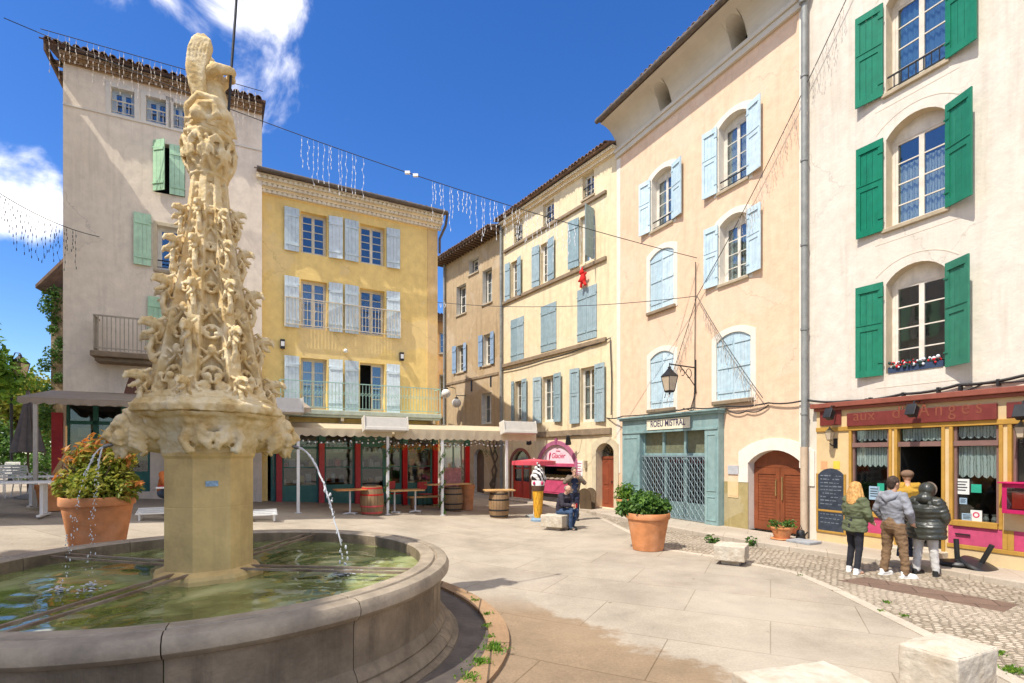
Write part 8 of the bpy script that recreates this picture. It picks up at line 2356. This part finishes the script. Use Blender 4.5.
    m = MB(); m.cyl((0,0,1.35),(0,0,2.05), 0.022, n=8); m.build('handle', M_tabletop, t)
    m = MB(); rnd = random.Random(3)
    for k in range(70): w = rnd.uniform(0,6.28); q = rnd.random()**0.5; m.tube([(0.03*math.cos(w),0.03*math.sin(w),1.42),(0.26*q*math.cos(w),0.26*q*math.sin(w),0.95+rnd.uniform(-.04,.04))], [0.007,0.004], 4)
    m.cyl((0,0,0.0),(0,0,1.36), 0.02, n=6)
    m.build('bristles', mat('straw', (0.45,0.31,0.14), var=0.3, scale=20), t)
    # stone blocks
    def block(label, c, rz, L, W, H, foot=None, pyr=0.0):
        m = MB(); z0 = 0.09 if foot else 0.0
        m.box(-L/2, L/2, -W/2, W/2, z0, H)
        if pyr: m.frust(-L/2+0.003, L/2-0.003, -W/2+0.003, W/2-0.003, H-0.001, H+pyr, min(L, W)*0.42)
        if foot: m.box(-L/2+0.12, L/2-0.12, -W/2+0.12, W/2-0.12, 0, z0)
        o = m.build('stone_block', M_limestone)
        b = o.modifiers.new('bevel', 'BEVEL'); b.width = 0.018; b.segments = 2; b.limit_method = 'ANGLE'
        s = o.modifiers.new('subd', 'SUBSURF'); s.subdivision_type = 'SIMPLE'; s.levels = 4; s.render_levels = 4
        apply_mods(o)
        ns = [v.normal.copy() for v in o.data.vertices]
        for v, n_ in zip(o.data.vertices, ns): v.co += Vector((noise.noise(v.co*4), noise.noise(v.co*4+Vector((5,0,0))), noise.noise(v.co*4+Vector((0,9,0)))))*0.010 + n_*noise.noise(v.co*16)*0.006
        o.location = c; o.rotation_euler = (0, 0, rz)
        tag(o, label, 'stone block', 'pale stone seats round the square')
    p = G(562, 531); block('low pale stone block on which the man in the dark jacket sits', (p.x-0.17, p.y+0.30, p.z), R(-32), 0.70, 0.52, 0.44, True)
    p = G(736, 566); block('low pale stone block standing alone on the kerb before the arched brown door', (p.x, p.y+0.22, p.z), R(-32), 0.58, 0.55, 0.40, True)
    block('cube shaped pale stone block with a slightly pointed top by the cobbled street', (4.01, 4.88, 0), R(26), 0.69, 0.47, 0.45, None, 0.05)
    block('wide flat topped pale stone block at the bottom edge beside the cube shaped one', (2.29, 4.11, 0), R(14.5), 0.92, 0.60, 0.45, None, 0)
    # slab and fallen parasol feet by the restaurant
    p = FW.world(FW.u(824), -0.75, BZ); t = thing('paving_slab', 'loose grey slab lying on the pavement under the chalkboard', 'slab', p, FW.a)
    m = MB(); m.box(-0.30,0.30,-0.22,0.22,0,0.06); m.build('slab', mat('blue grey slab', (0.30,0.31,0.32), var=0.2, scale=8, bump=0.4), t, bevel=0.012)
    def foot(label, px, py, tilt, rz, w):
        p = FW.world(FW.u(px), w, BZ); t = thing('cast_iron_stand', label, 'parasol stand', p, rz, 'black parasol feet by the restaurant')
        M = Matrix.Rotation(tilt, 4, 'Y') 
        m = MB(); m.M = M; m.lathe([(0.30,0.02),(0.31,0.05),(0.29,0.09),(0.10,0.12),(0.05,0.13)], 28); m.lathe([(0.26,0.0),(0.30,0.02)], 28, cap=False); o = m.build('plate', mat('black cast iron', (0.02,0.02,0.022), rough=0.4, bump=0.2), t, smooth=40)
        m = MB(); m.M = M; m.cyl((0,0,0.12),(0,0,0.50), 0.042, n=12); m.build('tube', M_iron, t, smooth=40)
        m = MB(); m.M = M
        for k in range(4): m.ball((0.24*math.cos(k*1.57+0.5), 0.24*math.sin(k*1.57+0.5), 0.02), 0.03, 8, 6)
        m.build('castor', mat('grey castor', (0.35,0.34,0.33)), t, smooth=60)
        return t
    foot('black parasol foot with an upright tube lying flat before the magenta panel', 973, 568, R(-3), FW.a, -0.55)
    foot('black parasol foot tipped over with its tube leaning to the right', 992, 572, R(24), FW.a, -0.50)
    # dark object and small cone leaning on wall
    p = FP.world(FP.u(808), -0.28, BZ); t = thing('watering_can', 'small dark watering can behind the clay bowl at the drainpipe', 'watering can', (p.x, p.y, p.z), FP.a)
    m = MB(); m.lathe([(0.10,0),(0.11,0.02),(0.09,0.2),(0.07,0.22)], 16); m.build('body', M_iron, t, smooth=40); m = MB(); m.tube([(0.08,0,0.06),(0.2,-0.02,0.2)], [0.02,0.014], 6); m.build('spout', M_iron, t); m = MB(); m.tube([(0.05,0,0.22),(0.0,0,0.33),(-0.08,0,0.18)], 0.008, 5); m.build('handle', M_iron, t)

# ---------------------------------------------------------------- lamps, light strings, trees
def lantern_geo(m, g, c, s=1.0):
    """four sided street lantern hanging at c (top)"""
    x, y, z = c
    def ring(r, zz): return [(x+r*s*math.cos(a), y+r*s*math.sin(a), z+zz*s) for a in [math.pi/4+k*math.pi/2 for k in range(4)]]
    T, B = ring(0.23, -0.16), ring(0.14, -0.58)
    for k in range(4):
        m.tube([T[k], B[k]], 0.012*s, 4); m.tube([T[k], T[(k+1)%4]], 0.014*s, 4); m.tube([B[k], B[(k+1)%4]], 0.014*s, 4)
    m.add(ring(0.25,-0.16)+ring(0.12,-0.03)+ring(0.05,0.06), [(0,1,5,4),(1,2,6,5),(2,3,7,6),(3,0,4,7),(4,5,9,8),(5,6,10,9),(6,7,11,10),(7,4,8,11),(8,9,10,11)])
    m.lathe([(0.03*s,0.05*s),(0.05*s,0.09*s),(0.015*s,0.14*s)], 8, c)
    m.lathe([(0.13*s,-0.62*s),(0.13*s,-0.58*s)], 4, c, ang0=math.pi/4); m.ball((x,y,z-0.66*s), 0.03*s, 8, 6)
    g.add(ring(0.222,-0.165)+ring(0.135,-0.575), [(0,1,5,4),(1,2,6,5),(2,3,7,6),(3,0,4,7)])

M_lglass = mat('smoky lantern glass', (0.52,0.42,0.30), var=0.1, rough=0.25, bump=0)
def lamps():
    # big lantern on a scroll bracket, peach house
    F = FP
    u0, z0 = F.uz(696, 371); w = -1.25
    t = thing('street_lantern', 'black street lantern on a scrolled bracket on the peach wall', 'lantern', F.world(u0, 0, 0), F.a)
    ul, zl = F.uz(669.5, 368, w); 
    m = MB(); g = MB(); dx = ul-u0
    lantern_geo(m, g, (dx, w, zl-0.08), 1.05); hd = m.build('lantern_head', M_iron, t); g.build('lantern_glass', M_lglass, hd)
    m = MB(); zb = zl+0.12
    m.tube([(0,0,zb),(dx*0.98,w,zb)], 0.022, 6); m.tube([(0,-0.02,zb-0.75),(0,-0.02,zb+0.25)], 0.025, 6); m.tube([(dx,w,zb+0.03),(dx,w,zl)], 0.015, 6)
    m.tube([(0,-0.02,zb-0.6),(dx*0.25,w*0.25,zb-0.35),(dx*0.6,w*0.6,zb-0.03)], 0.015, 6)
    for k, rr_ in ((0.28,0.13),(0.52,0.09)): m.tube([(dx*k+dx*rr_*math.cos(a)*0.8, w*k+w*rr_*math.cos(a)*0.8, zb-0.20+rr_*1.1*math.sin(a)) for a in [j*math.pi/6 for j in range(11)]], 0.012, 5)
    m.build('bracket', M_iron, t)
    zp0 = F.z(694, 409); zp1 = F.z(697, 262)
    m = MB(); m.tube([(-0.02,-0.05,zp0),(0.03,-0.05,zp1)], 0.012, 6); m.tube([(-0.2,-0.03,zp0),(0.05,-0.04,zb-0.7)], 0.014, 6); m.build('conduit', M_iron, t)
    # small lanterns of the restaurant
    for k, (px, py, lab) in enumerate(((829.5, 429, 'small aged brass wall lantern above the chalkboard'), (1021, 423, 'small aged brass wall lantern above the magenta display case'))):
        F = FW; u, z = F.uz(px, py, -0.28); t = thing('wall_lantern', lab, 'lantern', F.world(u, -0.05, 0), F.a, 'wall lanterns of the restaurant')
        m = MB(); g = MB(); lantern_geo(m, g, (0,-0.22,z), 0.44); hd = m.build('lantern_head', mat('aged brass', (0.20,0.15,0.08), metal=0.5, rough=0.5), t); g.build('lantern_glass', M_lglass, hd)
        m = MB(); m.tube([(0,0,z-0.32),(0,-0.12,z-0.40),(0,-0.22,z-0.34)], 0.014, 6); m.box(-0.05,0.05,-0.015,0,z-0.45,z-0.22); m.build('bracket', M_iron, t)
    for px, py, lab in ((829, 411, 'black spotlight hanging over the left end of the red fascia'), (912, 407, 'square black spotlight on the middle of the red fascia'), (1021, 408, 'black spotlight over the right end of the red fascia')):
        F = FW; u, z = F.uz(px, py, -0.4); t = thing('spotlight', lab, 'spotlight', F.world(u, -0.12, 0), F.a, 'spotlights on the restaurant fascia')
        m = MB(); m.M = Matrix.Translation((0,-0.26,z-0.08)) @ Matrix.Rotation(R(-25), 4, 'X'); m.box(-0.075,0.075,-0.07,0.07,-0.11,0.11); m.box(-0.09,0.09,-0.09,-0.07,-0.12,0.12)
        for k in range(5): m.box(-0.066+0.03*k,-0.056+0.03*k,0.07,0.10,-0.1,0.1)
        m.build('lamp_body', M_iron, t, bevel=0.008); m = MB(); m.tube([(0,0,z+0.12),(0,-0.2,z+0.12),(0,-0.26,z-0.02)], 0.016, 6); m.build('bracket', M_iron, t)
    # white globe lamps in the lane
    for px, py, Y, lab in ((446, 393.5, 30.0, 'white globe lamp on an arm at the lane, the left of two'), (456.5, 403, 30.0, 'white globe lamp on the brown house wall, the right of two')):
        p = at(px, py, Y); t = thing('globe_lamp', lab, 'lamp', p, 0, 'lamps at the lane corner')
        m = MB(); m.ball((0,0,0), 0.26, 16, 12); m.build('globe', M_white, t, smooth=80)
        m = MB(); m.lathe([(0.10,0.22),(0.12,0.30),(0.03,0.34)], 12); q = at(470, py-2, 0.1); b = FB_.world(FB_.u(px+9), 0, 0)
        m.tube([(0,0,0.32),(0,0,0.42),(b.x-p.x, b.y-p.y, 0.42)], 0.025, 6); m.build('arm', M_iron, t)
    # lamp post beyond the left terrace
    p = at(20, 455, 22); zg = gz(p.x, p.y); zt = at(20, 358, 22).z
    t = thing('street_lamp', 'black street lamp in front of the tree on the left', 'street lamp', (p.x, p.y, zg))
    m = MB(); m.tube([(-0.35,0,0),(-0.35,0,zt-zg+0.05)], 0.05, 8); m.lathe([(0.12,0),(0.12,0.6),(0.06,0.75)], 12, (-0.35,0,0)); m.tube([(-0.35,0,zt-zg-0.1),(-0.2,0,zt-zg+0.22),(0,0,zt-zg+0.2),(0,0,zt-zg+0.1)], 0.022, 6); m.build('pole', M_iron, t, smooth=50)
    m = MB(); g = MB(); lantern_geo(m, g, (0,0,zt-zg), 1.35); hd = m.build('lantern_head', M_iron, t); g.build('lantern_glass', M_lglass, hd)

def icicles(lab, A, B, sag, t0, t1, n, lmin, lmax, seed, grp='icicle light strings over the square', boxes=(), mt=None, r=0.005, skip=(9,9)):
    rnd = random.Random(seed)
    t = thing('light_string', lab, 'light string', A, 0, grp)
    pos = lambda s: Vector(A).lerp(Vector(B), s) - Vector((0,0,sag*4*s*(1-s))) - Vector(A)
    m = MB(); m.tube([pos(k/40) for k in range(41)], 0.011, 5); m.build('cable', M_cable, t, smooth=60)
    m = MB(); bl = MB()
    for k in range(n):
        s = t0+(t1-t0)*(k+rnd.uniform(0.1,0.9))/n; p = pos(s)
        if skip[0] < s < skip[1]: continue
        L = rnd.choice((0.35, 0.6, 0.85, 1.0))*(lmax-lmin)+lmin; 
        pts = [p]
        for q in range(1, 7): pts.append(p+Vector((rnd.uniform(-0.03,0.03), rnd.uniform(-0.03,0.03), -L*q/6)))
        m.tube(pts, r*0.6, 4)
        for q in range(1, 7):
            bl.tube([pts[q]+Vector((0,0,0.05)), pts[q]+Vector((0,0,-0.02))], r*1.9, 5)
    tag(m.build('icicle_wires', mt or M_lite, t), kind='stuff'); tag(bl.build('bulbs', mt or M_lite, t), kind='stuff')
    for s in boxes:
        p = pos(s); m = MB(); m.box(p.x-0.07,p.x+0.07,p.y-0.04,p.y+0.04,p.z-0.035,p.z+0.035); m.build('junction_box', M_white, t)
    return t

def strings():
    A = at(4, 18, 13.2); uB, zB = FP.uz(697, 258, -0.1); B = FP.world(uB, -0.1, zB)
    icicles('icicle light string crossing the sky from the far left eaves to the peach wall', A, B, 0.42, 0.375, 0.80, 62, 0.25, 1.25, 3, boxes=(0.528, 0.54), skip=(0.465, 0.56))
    A = at(-4, 191, 13.2); B = FB.world(FB.u(100), -0.1, FB.z(100, 238)); icicles('short icicle light string in the sky left of the beige house', A, B, 0.15, 0.02, 0.75, 20, 0.3, 1.2, 4, mt=M_cable, r=0.005)
    n = FP.world(FP.u(697, -0.12), -0.12, FP.z(697, 296, -0.12)); A = FY.world(FY.u(437)-0.02, -0.1, FY.z(437, 303)); icicles('bare cable crossing from the yellow house to the anchor on the peach wall', A, n, 0.25, 0.0, 0.05, 2, 0.1, 0.2, 5, r=0.004)
    B = FW.world(FW.u(866), -0.13, FW.z(866, -34)); icicles('icicle light string climbing the wall from the peach house anchor to the white house', n, B, 0.25, 0.30, 0.92, 38, 0.2, 0.95, 6, mt=mat('dull clear wire', (0.46,0.39,0.32), bump=0), r=0.003)
    B = FP.world(FP.u(762, -0.15), -0.12, FP.z(762, 398, -0.1)); icicles('light string falling from the peach house anchor to the cable above the arched door', n, B, 0.1, 0.1, 0.9, 22, 0.15, 0.6, 7, mt=mat('dull clear wire', (0.34,0.30,0.26), bump=0), r=0.004)
    B = FP.world(FP.u(664, -0.12), -0.1, FP.z(664, 398, -0.1)); icicles('light string falling from the peach house anchor past the street lantern', n, B, 0.05, 0.2, 0.9, 14, 0.1, 0.5, 8, mt=mat('dull clear wire', (0.34,0.30,0.26), bump=0), r=0.004)
    # lights hung along the eaves of the beige house
    F = FB; L = F.u(262); z = F.z(66, 61)-0.05
    A = F.world(-0.3, -0.75, z+0.3); B = F.world(L, -0.75, z+0.3)
    icicles('icicle light string hung along the eaves of the beige house', A, B, 0.0, 0.02, 0.98, 34, 0.4, 1.2, 9, mt=mat('warm white light wire', (0.72,0.62,0.5), bump=0))
    # small red figure hung on the cream house
    u, zz = FC.uz(586, 281); t = thing('red_toy', 'small red cloth figure hanging on the cream wall', 'toy', FC.world(u, -0.18, zz), FC.a)
    m = MB(); m.ball((0,0,0.05), 0.16, 10, 8, (0.9,0.8,1.2)); m.ball((-0.06,0,0.33), 0.11, 10, 8); m.tube([(-0.05,0,0.12),(0.22,0,0.26)], 0.05, 8); m.tube([(-0.08,0,0.12),(-0.25,0,0.0)], 0.05, 8); m.tube([(0.05,0,-0.06),(0.18,0,-0.24)], 0.06, 8); m.tube([(-0.06,0,-0.06),(-0.12,0,-0.28)], 0.06, 8); m.tube([(-0.06,0,0.40),(-0.02,0.02,0.56)], [0.07,0.02], 8)
    melt(m, 'figure', mat('red felt', (0.62,0.02,0.015), rough=0.9), t, 0.02, 3)
    m = MB(); m.tube([(0,0.02,0.5),(0,0.17,0.75)], 0.008, 4); m.build('hook', M_iron, t)

def trees():
    def tree(label, base, H, crown, nleaf, size, mt, seed, trunk=0.22, lean=(0,0)):
        rnd = random.Random(seed); t = thing('tree', label, 'tree', base, 0, 'trees beyond the left terrace')
        m = MB(); top = Vector((lean[0], lean[1], H*0.55))
        m.tube([(0,0,-0.1),(0.05,0,H*0.2),top*0.8,top], [trunk*1.3,trunk,trunk*0.8,trunk*0.55], 10)
        for c, r in crown: m.tube([top*0.9, (top+Vector(c))*0.5+Vector((0,0,-0.2)), c], [trunk*0.4,trunk*0.22,0.02], 6)
        m.build('trunk', M_bark, t, smooth=60)
        leaf_blob('crown', t, crown, nleaf, size, mt, seed, 0.6, 0.5); return t
    def cr(H, R_, n, seed):
        rnd = random.Random(seed); out = []
        for k in range(n):
            a = rnd.uniform(0, 6.28); q = R_*math.sqrt(rnd.random()); z = H*0.45+H*0.55*rnd.random()
            out.append(((q*math.cos(a)*(1.15-z/H*0.6), q*math.sin(a)*(1.15-z/H*0.6), z), R_*rnd.uniform(0.26, 0.42)))
        return out
    p = at(-50, 455, 21); zg = gz(p.x, p.y)
    tree('tallest bright green tree, rising above the taupe awning', (p.x, p.y, zg), 6.6, cr(6.6, 2.6, 34, 3), 9000, 0.26, M_leaf_bright, 3)
    p = at(14, 455, 30); zg = gz(p.x, p.y); tree('yellow green tree lit from behind beyond the closed parasol', (p.x, p.y, zg), 5.0, cr(5.0, 2.8, 22, 4), 5200, 0.30, M_leaf_yel, 4)
    p = at(46, 455, 33); zg = gz(p.x, p.y); tree('small yellow green tree between the parasol and the ivy clad house', (p.x, p.y, zg), 4.2, cr(4.2, 1.8, 12, 5), 2000, 0.24, M_leaf_yel, 5, 0.15)
    p = at(-6, 455, 26); zg = gz(p.x, p.y); tree('dark leafy tree low behind the aluminium armchairs', (p.x, p.y, zg), 3.6, [((0.5*k-1.2, 0.3*math.sin(k), 1.0+0.35*(k%4)), 0.8) for k in range(7)], 2200, 0.22, M_leaf_mid, 6, 0.15)
    p = at(44, 455, 18); zg = gz(p.x, p.y)
    t = thing('shrub', 'low green shrub behind the white terrace table', 'shrub', (p.x, p.y, zg)); leaf_blob('foliage', t, [((0,0,0.8),0.6),((0.7,0,0.7),0.5),((-0.5,0,0.6),0.5)], 900, 0.16, M_leaf_mid, seed=8)
    m = MB(); m.tube([(0,0,0),(0.05,0,0.8)], 0.03, 6); m.build('stem', M_bark, t)

# ---------------------------------------------------------------- sky, light, camera
SUN = Vector((-0.5, -0.45, 1.0)).normalized()
def light():
    el = math.asin(SUN.z); rot = math.atan2(SUN.x, SUN.y)
    s = bpy.data.lights.new('sun', 'SUN'); s.energy = SUN_E; s.angle = R(0.5); s.color = (1.0, 0.95, 0.86)
    o = bpy.data.objects.new('sun', s); COL.objects.link(o); o.rotation_euler = (-SUN).to_track_quat('-Z', 'Y').to_euler()
    w = bpy.data.worlds.new('World'); SC.world = w; w.use_nodes = True; t = NT(w); bg = t.n['Background']
    sk = t.new('ShaderNodeTexSky'); sk.sky_type = 'NISHITA'; sk.sun_disc = False; sk.sun_elevation = el; sk.sun_rotation = rot; sk.altitude = 400; sk.air_density = 1.0; sk.dust_density = 0.4; sk.ozone_density = 3.5
    hs = t.new('ShaderNodeHueSaturation'); hs.inputs['Saturation'].default_value = 1.30; hs.inputs['Value'].default_value = 0.95; hs.inputs['Hue'].default_value = 0.512
    t.link(sk.outputs[0], hs.inputs['Color'])
    # scattered fair weather clouds, plus unseen banks added as fill light
    tc = t.new('ShaderNodeTexCoord'); sep = t.new('ShaderNodeSeparateXYZ'); t.link(tc.outputs['Generated'], sep.inputs[0])
    n = t.new('ShaderNodeTexNoise'); n.inputs['Scale'].default_value = 5.2; n.inputs['Detail'].default_value = 10; n.inputs['Roughness'].default_value = 0.56; n.inputs['Distortion'].default_value = 0.4
    mp = t.new('ShaderNodeMapping'); mp.inputs['Scale'].default_value = (1.4, 1.4, 1.7); mp.inputs['Location'].default_value = CLOUD
    t.link(tc.outputs['Generated'], mp.inputs[0]); t.link(mp.outputs[0], n.inputs['Vector'])
    # visible clouds and unseen added fill banks are centred on these directions
    total = None
    for (d, rad, k) in CLOUDS_AND_FILL:
        dv = Vector(d).normalized()
        dp = t.new('ShaderNodeVectorMath'); dp.operation = 'DOT_PRODUCT'; dp.inputs[1].default_value = dv
        nm = t.new('ShaderNodeVectorMath'); nm.operation = 'NORMALIZE'; t.link(tc.outputs['Generated'], nm.inputs[0]); t.link(nm.outputs[0], dp.inputs[0])
        mr = t.new('ShaderNodeMapRange'); mr.interpolation_type = 'SMOOTHSTEP'; mr.inputs[1].default_value = math.cos(R(rad)); mr.inputs[2].default_value = 1.0; mr.inputs[3].default_value = 0.0; mr.inputs[4].default_value = k
        t.link(dp.outputs['Value'], mr.inputs[0])
        if total is None: total = mr.outputs[0]
        else:
            a = t.new('ShaderNodeMath'); a.operation = 'MAXIMUM'; t.link(total, a.inputs[0]); t.link(mr.outputs[0], a.inputs[1]); total = a.outputs[0]
    a = t.new('ShaderNodeMath'); a.operation = 'ADD'; t.link(n.outputs['Fac'], a.inputs[0]); t.link(total, a.inputs[1])
    mr = t.new('ShaderNodeMapRange'); mr.interpolation_type = 'SMOOTHSTEP'; mr.inputs[1].default_value = 0.68; mr.inputs[2].default_value = 0.98; mr.inputs[3].default_value = 0; mr.inputs[4].default_value = 0.95
    t.link(a.outputs[0], mr.inputs[0])
    mx = mixnode(t); t.link(mr.outputs[0], mx.inputs[0]); t.link(hs.outputs[0], mx.inputs[6]); mx.inputs[7].default_value = (10.2, 9.7, 9.1, 1)
    t.link(mx.outputs[2], bg.inputs['Color']); bg.inputs['Strength'].default_value = SKY_E

def camera():
    c = bpy.data.cameras.new('camera'); c.sensor_width = 36; c.lens = 36*FPX/1024; c.shift_y = (HY-341.5)/1024; c.clip_start = 0.05; c.clip_end = 500
    o = bpy.data.objects.new('camera', c); COL.objects.link(o); o.location = (0,0,EYE); o.rotation_euler = (R(90),0,0); SC.camera = o
    SC.view_settings.view_transform = 'Standard'; SC.view_settings.look = 'None'; SC.view_settings.exposure = EXPO; SC.view_settings.gamma = 1.0
    SC.cycles.max_bounces = 8; SC.cycles.transparent_max_bounces = 12; SC.cycles.caustics_reflective = False; SC.cycles.caustics_refractive = False
    SC.cycles.use_denoising = True

SUN_E, SKY_E, EXPO = 3.8, 0.15, 0.60
CLOUD = (3.1, 0.7, 1.3)
CLOUDS_AND_FILL = [(rdir(12, 188), 5.0, 0.40), (rdir(285, -2), 5.5, 0.27), (rdir(140, 8), 5, 0.25), (rdir(240, 60), 7, 0.26), ((0.0,-0.35,1.0), 46, 0.55), ((-0.75,-0.6,0.35), 36, 0.5), ((0.9,-0.35,0.35), 30, 0.45)]  # overhead, left and right banks lie out of view, added to brighten the shade
fountain(); people(); terrace(); water()
ground(); peach(); cream(); brown(); white(); yellow(); beige(); others()
lamps(); strings(); trees()
light(); camera()
